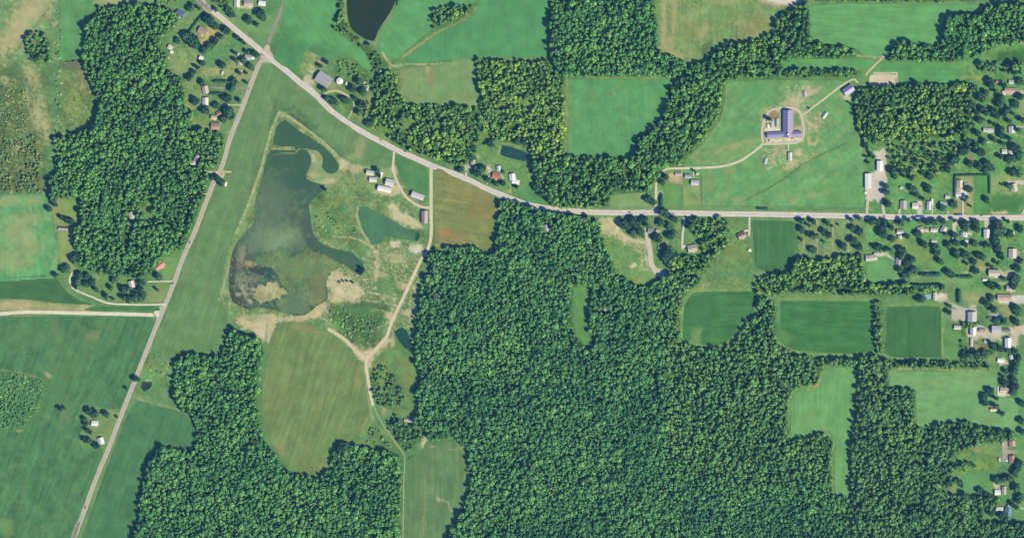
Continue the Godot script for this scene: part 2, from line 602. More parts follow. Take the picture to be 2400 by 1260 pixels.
# ------------------------------------------------------------------ what grows and lies where
func paint_land():
	ground_paint.resize(NX * NY)
	crop_paint.resize(NX * NY)
	var g := ground_paint
	var a := C(98, 162, 100); var b := C(122, 170, 104); var d := C(80, 148, 88)
	for iy in NY:
		for ix in NX:
			var x := GX0 + ix * CELL; var y := GY0 + iy * CELL
			var m := nz.get_noise_2d(x, y) + 0.45 * nf.get_noise_2d(x, y)
			var c := a.lerp(b, clampf(m * 1.5, 0.0, 1.0)) if m > 0.0 else a.lerp(d, clampf(-m * 1.5, 0.0, 1.0))
			g[iy * NX + ix] = c
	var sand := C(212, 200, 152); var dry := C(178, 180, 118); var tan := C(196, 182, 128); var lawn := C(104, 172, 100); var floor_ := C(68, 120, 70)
	var weed := C(86, 132, 80); var lush := C(78, 158, 92); var olive := C(128, 150, 92); var grey := C(208, 198, 182); var dark := C(52, 100, 68)
	var lime := C(134, 180, 88); var pale := C(150, 182, 112)
	# woodland floor
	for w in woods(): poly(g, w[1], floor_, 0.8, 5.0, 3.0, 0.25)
	# ---- north-west
	poly(g, [-96, -96, 140, -96, 140, 60, 100, 80, 60, 120, 10, 150, -96, 190], C(120, 172, 104), 0.9, 6, 6, 0.3)
	for e in [[60, 30, 40, 22, -60], [30, 85, 26, 40, 30], [50, 60, 14, 30, 20], [85, 22, 22, 30, 40], [10, 110, 18, 22, 0], [112, 34, 8, 10, 0]]: ell(g, e[0], e[1], e[2], e[3], e[4], tan, 0.65, 0.6)
	line(g, [-40, 190, 20, 140, 60, 96, 100, 40, 132, 0, 150, -30], 6, pale, 0.7)
	line(g, [-40, 188, 20, 137, 60, 93, 100, 37, 132, -3, 150, -33], 2.6, dark, 0.75)
	poly(g, [132, -60, 142, -60, 142, 140, 136, 300, 130, 420, 100, 460, 110, 300, 124, 150], C(96, 168, 104), 0.9, 4, 4)
	poly(g, [-96, 160, 40, 150, 110, 170, 115, 300, 105, 450, -96, 455], C(112, 146, 94), 0.85, 8, 6, 0.4)
	for e in [[70, 175, 14, 26, -20], [85, 255, 14, 30, 20], [95, 285, 16, 26, 10], [108, 310, 9, 22, 0], [10, 190, 12, 10, 0], [40, 345, 12, 8, 0], [60, 230, 10, 18, 0]]: ell(g, e[0], e[1], e[2], e[3], e[4], C(190, 188, 124), 0.7, 0.6)
	for e in [[30, 240, 24, 40, 0], [20, 280, 20, 20, 0], [50, 390, 40, 40, 0], [20, 420, 30, 22, 0]]: ell(g, e[0], e[1], e[2], e[3], e[4], C(88, 124, 82), 0.6, 0.7)
	poly(g, [140, 138, 195, 138, 205, 190, 230, 240, 215, 295, 150, 315, 138, 300], C(122, 158, 92), 0.9, 6, 5, 0.3)
	ell(g, 172, 152, 28, 14, 0, C(112, 124, 96), 0.8, 0.6)
	ell(g, 190, 185, 10, 18, 0, C(160, 158, 112), 0.5, 0.6)
	ell(g, 172, 240, 18, 30, 10, C(140, 178, 88), 0.6, 0.6)
	poly(g, [220, -60, 420, -60, 415, 12, 300, 8, 225, 14], C(120, 176, 104), 0.9, 5, 4)
	ell(g, 265, 3, 40, 8, 0, C(190, 186, 122), 0.7, 0.5)
	poly(g, [393, 40, 440, 20, 465, 8, 482, 25, 445, 90, 400, 150, 385, 165, 420, 185, 440, 120, 400, 110], C(120, 172, 104), 0.8, 4, 4)
	poly(g, [395, 125, 445, 110, 468, 130, 460, 170, 440, 182, 400, 165], C(142, 176, 104), 0.9, 3, 3)
	poly(g, [455, 75, 490, 62, 520, 78, 510, 92, 480, 108, 462, 112, 466, 92], C(198, 178, 96), 0.9, 3, 2)
	poly(g, [480, 130, 520, 88, 600, 110, 600, 140, 560, 150, 520, 160, 480, 155], C(88, 168, 100), 0.9, 3, 3)
	poly(g, [475, 158, 515, 158, 520, 175, 470, 178], C(178, 182, 112), 0.9, 2, 2)
	poly(g, [530, 150, 548, 135, 560, 150, 600, 165, 592, 190, 520, 186, 520, 160], C(164, 178, 108), 0.85, 4, 3)
	poly(g, [435, 185, 475, 180, 470, 250, 440, 262, 432, 220], C(132, 176, 100), 0.9, 4, 3)
	ell(g, 440, 250, 10, 8, 0, C(192, 184, 112), 0.8)
	poly(g, [445, 270, 495, 272, 495, 308, 448, 306], C(124, 170, 84), 0.85, 4, 3)
	poly(g, [490, 10, 545, 0, 560, 20, 625, 25, 660, 60, 625, 105, 590, 80, 540, 45], C(112, 176, 104), 0.9, 3, 3)
	line(g, [490, 18, 530, 38, 570, 72, 600, 100], 4, C(168, 180, 116), 0.8)
	poly(g, [558, 14, 590, 12, 604, 24, 575, 20, 556, 20], sand, 0.9, 1, 1)
	# grass beside the roads
	line(g, [160, 1260, 190, 1190, 246, 1047, 304, 897, 330, 833, 400, 667, 450, 540, 496, 420, 532, 320, 588, 173], 6, C(132, 172, 108), 0.6)
	line(g, [186, 1260, 212, 1190, 268, 1047, 326, 897, 352, 833, 418, 667, 470, 540, 514, 430, 552, 320, 606, 180], 6, C(132, 166, 104), 0.6)
	line(g, [480, 20, 620, 142, 710, 210, 780, 272, 890, 340, 1000, 392, 1090, 430, 1200, 478], 5, C(150, 176, 112), 0.6)
	line(g, [1280, 478, 1400, 488, 1520, 489, 1700, 492, 2000, 497, 2400, 500], 4, C(150, 178, 108), 0.75)
	line(g, [1760, 512, 2000, 516, 2400, 519], 4, C(140, 178, 106), 0.6)
	# quarry country round the big pond
	poly(g, [655, 262, 690, 280, 760, 330, 800, 375, 840, 385, 905, 395, 930, 420, 990, 470, 1000, 560, 985, 640, 940, 730, 925, 800, 870, 850, 800, 790, 740, 755, 660, 750, 640, 800, 560, 770, 520, 725, 515, 690, 545, 590, 590, 440, 625, 330], C(120, 162, 96), 0.9, 5, 4, 0.35)
	var quarry := [655, 262, 760, 330, 800, 375, 905, 395, 990, 470, 1000, 560, 985, 650, 976, 745, 925, 800, 870, 850, 800, 790, 740, 755, 640, 800, 560, 770, 520, 725, 515, 690, 545, 590, 590, 440, 625, 330]
	blotch(g, quarry, C(184, 186, 124), 0.22, 1.1, 0.6)
	blotch(g, quarry, C(76, 134, 78), 0.2, 1.3, 0.75, 300.0)
	blotch(g, quarry, sand, 0.5, 1.6, 0.8, 700.0)
	var spoil := [775, 590, 880, 570, 990, 570, 985, 640, 976, 745, 925, 800, 870, 850, 790, 785, 750, 740, 770, 640]
	blotch(g, spoil, C(204, 194, 142), 0.2, 1.3, 0.75, 120.0)
	blotch(g, spoil, C(222, 208, 170), 0.34, 2.0, 0.8, 520.0)
	blotch(g, spoil, C(72, 128, 76), 0.22, 1.5, 0.7, 840.0)
	blotch(g, [700, 262, 760, 320, 810, 380, 720, 400, 690, 300], C(206, 196, 140), 0.1, 1.5, 0.7, 40.0)
	blotch(g, [545, 738, 650, 736, 770, 706, 765, 735, 690, 756, 640, 806, 560, 768], C(222, 208, 168), 0.1, 1.6, 0.8, 60.0)
	line(g, [650, 268, 632, 310, 610, 400, 585, 480, 560, 540, 540, 590, 526, 650, 520, 700], 10, C(140, 176, 104), 0.8)
	line(g, [655, 262, 634, 310, 612, 390, 592, 450, 570, 505, 553, 545], 3.6, C(212, 200, 146), 0.85)
	line(g, [545, 590, 532, 640, 518, 690], 4, C(206, 190, 140), 0.6)
	line(g, [655, 264, 690, 282, 740, 318, 780, 352, 800, 380], 8, C(196, 190, 132), 0.85)
	line(g, [800, 382, 850, 392, 900, 388], 5, C(186, 186, 124), 0.8)
	ell(g, 805, 385, 12, 18, 0, sand, 0.8); ell(g, 835, 396, 16, 10, 0, C(204, 190, 140), 0.8)
	line(g, [640, 348, 665, 347, 692, 346], 3, C(190, 184, 120), 0.9)
	poly(g, [730, 352, 752, 360, 758, 390, 780, 406, 800, 396, 800, 430, 762, 442, 722, 420, 730, 385], C(150, 176, 112), 0.9, 3, 3)
	ell(g, 733, 372, 6, 12, 0, sand, 0.7); ell(g, 770, 424, 20, 6, -10, sand, 0.7); ell(g, 735, 410, 14, 5, 10, C(196, 184, 130), 0.7)
	poly(g, [728, 470, 765, 440, 800, 470, 830, 520, 850, 560, 880, 580, 845, 600, 800, 580, 755, 565, 735, 540], C(108, 156, 92), 0.9, 3, 3, 0.4)
	line(g, [840, 482, 836, 510, 850, 545, 872, 578, 880, 590], 4.5, C(206, 188, 140), 0.85)
	line(g, [780, 555, 820, 556, 850, 565, 872, 580], 3.5, C(206, 194, 146), 0.9)
	line(g, [742, 545, 752, 560, 790, 584, 812, 570, 818, 560], 3, C(186, 182, 124), 0.8)
	line(g, [728, 480, 724, 510, 735, 545], 3, C(182, 172, 116), 0.7)
	line(g, [882, 588, 884, 625, 880, 655], 11, C(208, 190, 144), 0.85)
	poly(g, [912, 474, 930, 478, 942, 500, 955, 498, 985, 520, 990, 536, 960, 534, 930, 520, 916, 505], sand, 0.95, 4, 2)
	poly(g, [914, 566, 938, 564, 936, 580, 916, 578], C(218, 202, 168), 0.95, 2, 1)
	poly(g, [960, 574, 988, 572, 990, 592, 978, 594, 958, 586], C(214, 204, 180), 0.9, 3, 1)
	poly(g, [776, 632, 790, 630, 806, 645, 822, 650, 838, 668, 850, 680, 845, 700, 800, 702, 772, 700, 778, 685, 764, 666], sand, 0.95, 4, 2)
	ell(g, 815, 680, 26, 14, 10, C(216, 204, 160), 0.8)
	blotch(g, [770, 625, 855, 640, 850, 705, 770, 705], C(168, 164, 116), 0.08, 2.0, 0.7, 17.0); line(g, [780, 668, 815, 672, 845, 690], 3, C(178, 170, 120), 0.7); line(g, [775, 690, 810, 694, 840, 698], 3, C(180, 176, 126), 0.6)
	ell(g, 785, 704, 16, 5, 0, C(206, 196, 142), 0.8); ell(g, 835, 706, 20, 4, 10, C(200, 190, 136), 0.8)
	poly(g, [650, 742, 690, 742, 720, 730, 742, 715, 760, 706, 768, 715, 752, 738, 720, 748, 680, 754, 655, 756], C(206, 190, 140), 0.95, 4, 2)
	poly(g, [555, 740, 600, 738, 648, 736, 648, 760, 636, 806, 622, 800, 608, 785, 585, 770, 560, 762], C(204, 192, 146), 0.95, 4, 2)
	ell(g, 590, 745, 18, 8, 0, C(150, 176, 106), 0.8); ell(g, 612, 780, 14, 10, 20, C(220, 202, 166), 0.8)
	line(g, [860, 684, 890, 690, 930, 700], 3.5, C(208, 198, 148), 0.8); line(g, [850, 702, 890, 708, 925, 716], 3, C(200, 192, 140), 0.7)
	line(g, [960, 660, 975, 680, 976, 720, 975, 745], 8, C(206, 194, 148), 0.8)
	ell(g, 940, 670, 20, 9, 15, C(206, 192, 146), 0.8); ell(g, 915, 740, 16, 9, 20, sand, 0.85); ell(g, 965, 735, 20, 9, 10, C(206, 194, 148), 0.7)
	ell(g, 900, 645, 16, 6, 30, C(190, 186, 130), 0.6); ell(g, 930, 612, 18, 5, 0, C(196, 190, 140), 0.6); ell(g, 930, 600, 24, 6, 12, C(200, 192, 142), 0.6)
	poly(g, [875, 660, 930, 650, 940, 690, 900, 692], C(84, 150, 88), 0.7, 4, 3)
	poly(g, [770, 715, 860, 705, 910, 715, 900, 750, 900, 790, 860, 815, 810, 800, 790, 770], C(76, 130, 84), 0.85, 5, 3, 0.4)
	ell(g, 860, 728, 40, 9, 0, lush, 0.6); ell(g, 790, 762, 20, 14, 0, C(104, 172, 84), 0.7)
	line(g, [865, 730, 890, 724, 915, 738], 3, C(196, 190, 136), 0.7); line(g, [812, 750, 812, 775], 2.5, C(196, 186, 140), 0.7)
	line(g, [880, 770, 905, 760, 918, 745], 4, C(200, 190, 142), 0.8)
	poly(g, [790, 782, 815, 798, 845, 822, 880, 815, 910, 785, 915, 800, 880, 830, 868, 862, 850, 850, 820, 815], C(212, 196, 152), 0.9, 3, 2)
	poly(g, [870, 850, 920, 800, 962, 830, 985, 900, 965, 960, 900, 975, 872, 930], C(112, 158, 88), 0.85, 4, 3, 0.3)
	ell(g, 955, 880, 16, 40, -10, C(124, 152, 86), 0.7); ell(g, 900, 962, 6, 12, 0, C(176, 164, 110), 0.7); ell(g, 975, 960, 14, 6, -20, C(180, 168, 120), 0.7); ell(g, 919, 800, 6, 14, 0, sand, 0.7)
	line(g, [945, 768, 965, 766, 975, 785], 4, C(190, 182, 132), 0.8); line(g, [975, 742, 985, 752], 4, C(196, 190, 150), 0.7)
	line(g, [852, 860, 858, 920, 874, 985], 6, C(186, 184, 112), 0.7)
	poly(g, [850, 1000, 890, 980, 940, 1050, 900, 1060, 830, 1050], C(108, 158, 90), 0.8, 4, 3, 0.3)
	ell(g, 995, 1035, 7, 12, 15, C(206, 196, 146), 0.9)
	line(g, [625, 760, 618, 850, 606, 920, 615, 990, 640, 1055, 700, 1112], 5, C(96, 160, 92), 0.8)
	# farmyard by the quarry
	poly(g, [850, 390, 920, 395, 945, 440, 905, 455, 860, 445], C(140, 176, 106), 0.8, 4, 3)
	ell(g, 925, 440, 16, 12, 20, C(210, 198, 156), 0.8); ell(g, 925, 398, 12, 10, 0, C(206, 196, 150), 0.8); ell(g, 905, 452, 26, 5, 8, C(214, 200, 160), 0.8)
	ell(g, 980, 468, 20, 7, 18, C(170, 182, 116), 0.7)
	# old barn by the main road
	poly(g, [700, 165, 715, 120, 735, 120, 760, 140, 770, 160, 745, 160, 735, 200, 740, 222], C(142, 178, 106), 0.9, 3, 3)
	poly(g, [712, 186, 724, 164, 734, 166, 733, 190, 738, 212, 730, 218, 710, 200], C(212, 202, 168), 0.95, 2, 1)
	ell(g, 730, 158, 9, 7, 0, C(196, 190, 140), 0.8); ell(g, 748, 143, 6, 4, 0, C(206, 190, 150), 0.8); ell(g, 738, 133, 6, 9, 0, C(190, 180, 118), 0.6)
	poly(g, [770, 140, 830, 130, 860, 160, 865, 210, 870, 260, 850, 285, 800, 270, 760, 225, 790, 195], C(92, 152, 88), 0.85, 4, 3, 0.3)
	ell(g, 790, 204, 24, 7, 10, C(164, 178, 112), 0.7); ell(g, 865, 240, 10, 30, 5, C(160, 176, 104), 0.7); ell(g, 848, 275, 26, 10, 20, C(150, 174, 104), 0.7)
	# bank of the north pond and the tracks that meet by it
	line(g, [808, -20, 808, 40, 818, 75, 850, 100, 880, 103, 895, 80, 915, 40, 935, -10], 9, C(140, 176, 104), 0.8)
	line(g, [895, 122, 905, 138, 916, 152, 930, 156], 4, C(216, 202, 150), 0.9)
	line(g, [908, 166, 920, 155, 950, 150, 1000, 151, 1040, 148], 4, C(210, 198, 146), 0.85); line(g, [1040, 148, 1110, 138], 3, C(170, 182, 118), 0.7)
	line(g, [938, 138, 960, 122, 1000, 92, 1040, 68, 1090, 42, 1116, 22, 1130, -5], 8, C(160, 178, 100), 0.9)
	line(g, [945, 132, 985, 104, 1030, 74], 3, C(196, 180, 120), 0.5)
	poly(g, [1010, 22, 1060, 12, 1105, 8, 1110, 25, 1060, 60, 1010, 75], C(88, 140, 82), 0.9, 4, 3, 0.3)
	line(g, [1130, 134, 1200, 139, 1280, 138, 1296, 146], 4, C(150, 176, 104), 0.8)
	# open wood with sunlit grass
	for e in [[900, 310, 40, 22, 20], [960, 290, 30, 18, 0], [1030, 300, 26, 14, 10], [1140, 320, 24, 30, 20], [1160, 250, 20, 22, 0], [1240, 250, 26, 30, 0], [1230, 220, 22, 16, 0], [1130, 345, 22, 14, 0]]: ell(g, e[0], e[1], e[2], e[3], e[4], C(126, 172, 84), 0.8, 0.6)
	poly(g, [1085, 395, 1110, 350, 1135, 335, 1170, 335, 1175, 360, 1240, 380, 1262, 440, 1276, 478, 1200, 462, 1140, 428], C(108, 170, 96), 0.95, 4, 3)
	line(g, [1174, 336, 1200, 338, 1242, 354], 3, C(206, 192, 140), 0.85); line(g, [1172, 338, 1168, 362], 3, C(190, 182, 126), 0.8)
	poly(g, [1086, 386, 1104, 384, 1106, 396, 1096, 402, 1088, 396], grey, 0.95, 1, 1)
	poly(g, [1139, 388, 1153, 386, 1153, 407, 1139, 405], C(216, 204, 184), 0.95, 1, 1)
	ell(g, 1120, 367, 4, 6, 20, sand, 0.8); ell(g, 1172, 415, 8, 9, 20, C(214, 204, 176), 0.8); ell(g, 1262, 411, 4, 5, 0, C(222, 220, 150), 0.8)
	line(g, [1196, 424, 1196, 446, 1188, 452], 3, C(186, 186, 110), 0.8); line(g, [1180, 452, 1196, 444, 1198, 464], 3, C(188, 188, 112), 0.8)
	# north-centre meadow, sandy ring at the top
	poly(g, [1536, -96, 1780, -96, 1800, 10, 1820, 20, 1820, 84, 1740, 104, 1690, 106, 1650, 146, 1600, 150, 1536, 122], C(120, 172, 98), 0.9, 3, 3)
	ell(g, 1835, -25, 72, 42, 0, C(196, 180, 136), 0.95, 0.12, 0.1); ell(g, 1838, -28, 60, 38, 0, C(226, 212, 196), 0.95, 0.12, 0.05); ell(g, 1838, -34, 46, 28, 0, C(198, 184, 150), 0.8, 0.2, 0.1)
	line(g, [1770, 5, 1785, 22, 1810, 34, 1840, 38], 3, C(190, 186, 120), 0.7)
	line(g, [1330, 182, 1328, 270, 1326, 360], 6, C(160, 180, 106), 0.8); line(g, [1335, 180, 1450, 182, 1588, 183], 4, C(150, 182, 88), 0.8)
	# north-east
	line(g, [1898, 6, 1898, 95], 5, C(166, 182, 110), 0.8); line(g, [1905, 6, 2000, 4, 2300, 6], 4, C(136, 180, 100), 0.8)
	line(g, [2008, 130, 2050, 134, 2066, 132], 3, C(206, 196, 140), 0.85)
	poly(g, [1825, 185, 2010, 182, 2030, 160, 2060, 140, 2250, 145, 2270, 165, 2250, 200, 2020, 206], C(110, 170, 96), 0.8, 3, 3)
	ell(g, 2060, 165, 8, 5, 0, C(196, 186, 136), 0.7); ell(g, 2085, 164, 4, 5, 0, C(186, 182, 126), 0.6)
	line(g, [2080, 143, 2150, 146, 2235, 146, 2255, 158], 3, C(150, 176, 104), 0.7)
	poly(g, [2240, 148, 2340, 100, 2500, 80, 2500, 560, 2030, 560, 2030, 330, 2270, 320, 2290, 240, 2280, 190], C(98, 178, 94), 0.9, 4, 4, 0.3)
	blotch(g, [2240, 148, 2340, 100, 2480, 80, 2480, 505, 2030, 500, 2030, 330, 2270, 320, 2290, 240], C(150, 178, 106), 0.24, 0.7, 0.6, 30.0); blotch(g, [2240, 148, 2340, 100, 2480, 80, 2480, 505, 2030, 500, 2030, 330, 2270, 320, 2290, 240], C(74, 150, 82), 0.16, 0.9, 0.7, 330.0); blotch(g, [2240, 148, 2340, 100, 2480, 80, 2480, 505, 2030, 500, 2030, 330, 2270, 320, 2290, 240], C(196, 182, 134), 0.46, 1.6, 0.7, 630.0)
	poly(g, [2340, 120, 2500, 108, 2500, 150, 2330, 148], C(66, 128, 78), 0.9, 3, 3)
	line(g, [2350, 104, 2400, 101, 2480, 100], 4, C(206, 190, 140), 0.85)
	ell(g, 2300, 182, 26, 6, 0, C(170, 178, 84), 0.7); ell(g, 2330, 300, 30, 14, 0, C(112, 162, 84), 0.6); ell(g, 2395, 250, 8, 40, 0, C(150, 176, 110), 0.7)
	poly(g, [2356, 206, 2368, 214, 2400, 212, 2500, 208, 2500, 220, 2400, 222, 2360, 222], C(216, 200, 184), 0.9, 1, 1)
	line(g, [2370, 297, 2420, 297], 3, C(222, 212, 184), 0.9); line(g, [2382, 317, 2402, 321], 2.5, C(206, 200, 170), 0.7); line(g, [2398, 240, 2398, 290], 4, C(170, 178, 120), 0.7)
	# scrubby ground with young trees south of the east wood
	poly(g, [2075, 335, 2260, 330, 2240, 400, 2210, 440, 2090, 420], C(108, 168, 84), 0.85, 4, 4, 0.4)
	for e in [[2160, 380, 14, 8, 0], [2150, 400, 10, 6, 0], [2215, 375, 12, 8, 0], [2120, 395, 8, 5, 0], [2180, 345, 12, 6, 0]]: ell(g, e[0], e[1], e[2], e[3], e[4], C(168, 190, 84), 0.8)
	ell(g, 2275, 372, 9, 8, 40, C(184, 132, 104), 0.85)
	# commercial lot
	poly(g, [2048, 352, 2060, 356, 2068, 348, 2078, 350, 2079, 368, 2076, 395, 2079, 425, 2074, 445, 2074, 465, 2062, 472, 2048, 466, 2040, 472, 2030, 470, 2029, 410, 2050, 405, 2056, 380], C(216, 204, 190), 0.97, 2, 1, 0.08)
	ell(g, 2020, 392, 8, 7, 40, C(190, 176, 122), 0.8); ell(g, 2012, 382, 6, 3, 20, C(184, 176, 116), 0.7)
	# houses along the main road, north side
	poly(g, [2248, 413, 2284, 411, 2286, 440, 2276, 500, 2230, 500, 2242, 460], C(174, 176, 112), 0.85, 3, 3)
	poly(g, [2285, 410, 2318, 412, 2318, 452, 2320, 500, 2284, 502, 2286, 450], C(82, 160, 88), 0.95, 1, 2)
	poly(g, [2320, 412, 2400, 405, 2400, 452, 2322, 452], C(150, 176, 104), 0.8, 4, 3); poly(g, [2322, 456, 2398, 456, 2398, 495, 2368, 496, 2326, 492], C(66, 142, 80), 0.85, 6, 4)
	poly(g, [2322, 496, 2364, 494, 2364, 502, 2326, 502], C(204, 188, 148), 0.9, 1, 1)
	poly(g, [2242, 447, 2260, 442, 2272, 450, 2270, 462, 2262, 466, 2243, 464], C(226, 218, 206), 0.95, 1, 1); poly(g, [2241, 426, 2256, 424, 2258, 438, 2244, 442], C(206, 194, 160), 0.9, 1, 1)
	poly(g, [2364, 424, 2400, 424, 2460, 428, 2460, 431, 2382, 431, 2380, 448, 2366, 446], C(222, 206, 184), 0.95, 1, 1)
	poly(g, [2152, 470, 2164, 472, 2163, 502, 2150, 502, 2150, 484], C(222, 210, 190), 0.95, 1, 1)
	ell(g, 2124, 447, 3, 4, 0, C(196, 186, 140), 0.7); line(g, [2162, 420, 2161, 460], 3, C(186, 184, 100), 0.7)
	# south side gardens and graveyard
	poly(g, [1865, 515, 2030, 518, 2022, 595, 1990, 600, 1880, 605], C(112, 168, 96), 0.95, 3, 3, 0.3)
	for x in [1916, 1953, 1990]: line(g, [x, 514, x - 1, 560, x, 610], 4.0, C(206, 184, 140), 0.95)
	line(g, [1886, 548, 1885, 580, 1888, 600], 4.5, C(190, 168, 124), 0.95); line(g, [1950, 518, 1953, 530], 3, C(180, 170, 120), 0.8)
	for e in [[1902, 575, 14, 20, 0], [1944, 590, 18, 12, 0], [1975, 545, 10, 14, 0], [1963, 560, 5, 5, 0], [2008, 520, 14, 8, 0]]: ell(g, e[0], e[1], e[2], e[3], e[4], C(150, 168, 104), 0.6, 0.6)
	poly(g, [2030, 518, 2400, 520, 2500, 520, 2500, 690, 2290, 690, 2200, 650, 2140, 640, 2040, 600], C(100, 176, 94), 0.9, 4, 4, 0.3)
	blotch(g, [1870, 518, 2480, 520, 2480, 690, 2480, 1260, 2390, 1260, 2390, 840, 2260, 840, 2210, 700, 1990, 640, 1870, 600], C(150, 178, 106), 0.24, 0.7, 0.6, 35.0); blotch(g, [1870, 518, 2480, 520, 2480, 690, 2480, 1260, 2390, 1260, 2390, 840, 2260, 840, 2210, 700, 1990, 640, 1870, 600], C(74, 150, 82), 0.16, 0.9, 0.7, 335.0); blotch(g, [1870, 518, 2480, 520, 2480, 690, 2480, 1260, 2390, 1260, 2390, 840, 2260, 840, 2210, 700, 1990, 640, 1870, 600], C(196, 182, 134), 0.46, 1.6, 0.7, 635.0)
	ell(g, 2165, 595, 34, 18, 0, C(126, 166, 88), 0.8, 0.6); ell(g, 2225, 600, 18, 26, 0, C(84, 168, 96), 0.8); ell(g, 2290, 620, 30, 16, 0, C(134, 170, 92), 0.7); ell(g, 2115, 572, 22, 8, 10, C(158, 172, 104), 0.7)
	ell(g, 2303, 628, 10, 6, 0, C(202, 168, 126), 0.85); ell(g, 2305, 612, 14, 5, -20, C(160, 166, 96), 0.7); ell(g, 2052, 525, 12, 4, 0, C(150, 186, 80), 0.7)
	poly(g, [2030, 606, 2100, 600, 2112, 640, 2110, 660, 2034, 660, 2028, 630], C(104, 178, 104), 0.95, 2, 3)
	poly(g, [2056, 592, 2082, 592, 2094, 606, 2112, 608, 2110, 620, 2094, 620, 2088, 606, 2078, 598, 2060, 602], C(220, 208, 184), 0.95, 1, 1)
	poly(g, [2320, 632, 2345, 628, 2352, 640, 2378, 630, 2376, 648, 2350, 650, 2322, 652], C(208, 194, 152), 0.85, 2, 1); line(g, [2340, 664, 2366, 664], 3, C(206, 188, 148), 0.85)
	line(g, [2097, 508, 2097, 550], 2.5, C(200, 188, 148), 0.8); poly(g, [2234, 522, 2246, 520, 2246, 526, 2240, 528, 2240, 545, 2234, 545], C(226, 218, 200), 0.95, 0, 1)
	poly(g, [2309, 514, 2318, 514, 2320, 540, 2308, 540], C(212, 202, 182), 0.95, 0, 1); line(g, [2272, 514, 2275, 545], 2.5, C(206, 194, 160), 0.8); line(g, [2371, 516, 2372, 545], 2.5, C(206, 196, 150), 0.8)
	ell(g, 2265, 640, 3, 5, 0, sand, 0.7); poly(g, [2372, 588, 2388, 584, 2390, 612, 2372, 612], C(206, 198, 176), 0.7, 2, 1); line(g, [2386, 590, 2440, 588], 3, C(216, 206, 186), 0.8); line(g, [2340, 666, 2380, 662, 2440, 660], 3, C(212, 200, 172), 0.7)
	poly(g, [2266, 764, 2300, 760, 2316, 770, 2316, 784, 2290, 796, 2268, 792], C(214, 202, 184), 0.8, 3, 1); poly(g, [2318, 782, 2348, 782, 2350, 798, 2320, 800], C(208, 196, 172), 0.85, 3, 1); poly(g, [2372, 768, 2420, 756, 2420, 778, 2388, 786, 2384, 815, 2372, 815], C(212, 198, 180), 0.9, 2, 1)
	ell(g, 2240, 656, 40, 8, -5, C(130, 178, 96), 0.8); ell(g, 2330, 690, 90, 14, 0, C(128, 176, 96), 0.8, 0.6)
	# yards in the south-east corner
	poly(g, [2188, 690, 2216, 686, 2224, 700, 2218, 708, 2195, 706], C(224, 206, 182), 0.97, 2, 1)
	line(g, [2218, 702, 2235, 712, 2258, 722], 3, C(206, 194, 150), 0.85)
	poly(g, [2232, 710, 2260, 722, 2272, 722, 2275, 712, 2290, 714, 2290, 740, 2288, 752, 2240, 752, 2231, 748], C(200, 190, 178), 0.97, 1, 1, 0.06)
	poly(g, [2255, 684, 2340, 690, 2340, 712, 2290, 712, 2262, 712], C(160, 178, 108), 0.8, 3, 3); ell(g, 2365, 722, 22, 16, 0, C(170, 178, 112), 0.8)
	poly(g, [2370, 692, 2500, 692, 2500, 710, 2345, 712, 2340, 704], C(224, 216, 208), 0.95, 1, 1)
	poly(g, [2320, 738, 2345, 734, 2352, 748, 2325, 750], C(208, 200, 188), 0.85, 2, 1)
	poly(g, [2266, 770, 2300, 765, 2330, 780, 2372, 765, 2395, 766, 2460, 740, 2460, 756, 2400, 776, 2384, 790, 2384, 812, 2372, 812, 2370, 782, 2330, 795, 2300, 790, 2270, 792], C(210, 196, 174), 0.92, 3, 1)
	poly(g, [2276, 795, 2320, 798, 2316, 822, 2286, 826, 2270, 812], C(150, 156, 104), 0.85, 4, 2, 0.5)
	line(g, [2211, 770, 2212, 845, 2250, 846], 4, C(196, 192, 116), 0.85); line(g, [2212, 790, 2256, 792], 2.5, C(184, 170, 116), 0.7)
	poly(g, [2216, 774, 2254, 776, 2256, 840, 2216, 842], C(98, 164, 90), 0.95, 2, 2)
	poly(g, [2338, 840, 2352, 838, 2366, 848, 2375, 852, 2345, 854], C(222, 210, 186), 0.95, 1, 1); ell(g, 2330, 842, 16, 10, 0, C(140, 170, 100), 0.7)
	poly(g, [2340, 906, 2345, 905, 2346, 916, 2360, 922, 2372, 926, 2342, 930], C(228, 216, 200), 0.95, 1, 1); line(g, [2390, 926, 2440, 925], 3, C(222, 214, 190), 0.9); ell(g, 2322, 937, 8, 6, 0, C(170, 176, 104), 0.8)
	poly(g, [2350, 1032, 2362, 1034, 2362, 1054, 2440, 1054, 2440, 1061, 2364, 1062, 2363, 1082, 2350, 1082], C(188, 166, 160), 0.97, 0, 0.6, 0.05)
	poly(g, [2262, 1050, 2330, 1040, 2345, 1080, 2330, 1104, 2270, 1108, 2215, 1150, 2210, 1110, 2240, 1070], C(116, 168, 84), 0.85, 5, 4, 0.35); ell(g, 2290, 1052, 12, 8, 0, C(170, 170, 110), 0.7)
	poly(g, [2255, 1108, 2335, 1104, 2335, 1140, 2300, 1158, 2235, 1156], C(100, 174, 100), 0.95, 3, 3); poly(g, [2328, 1130, 2342, 1134, 2346, 1150, 2334, 1148], C(216, 204, 176), 0.9, 1, 1)
	ell(g, 2235, 1145, 6, 16, 10, C(168, 174, 90), 0.8); ell(g, 2330, 1216, 20, 10, 0, C(104, 168, 88), 0.8); ell(g, 2365, 1168, 20, 12, 20, C(92, 168, 96), 0.8)
	poly(g, [2385, 840, 2500, 840, 2500, 1260, 2392, 1260, 2380, 1000], C(100, 178, 94), 0.85, 3, 3); line(g, [2393, 1190, 2440, 1192], 3, C(222, 212, 190), 0.9)
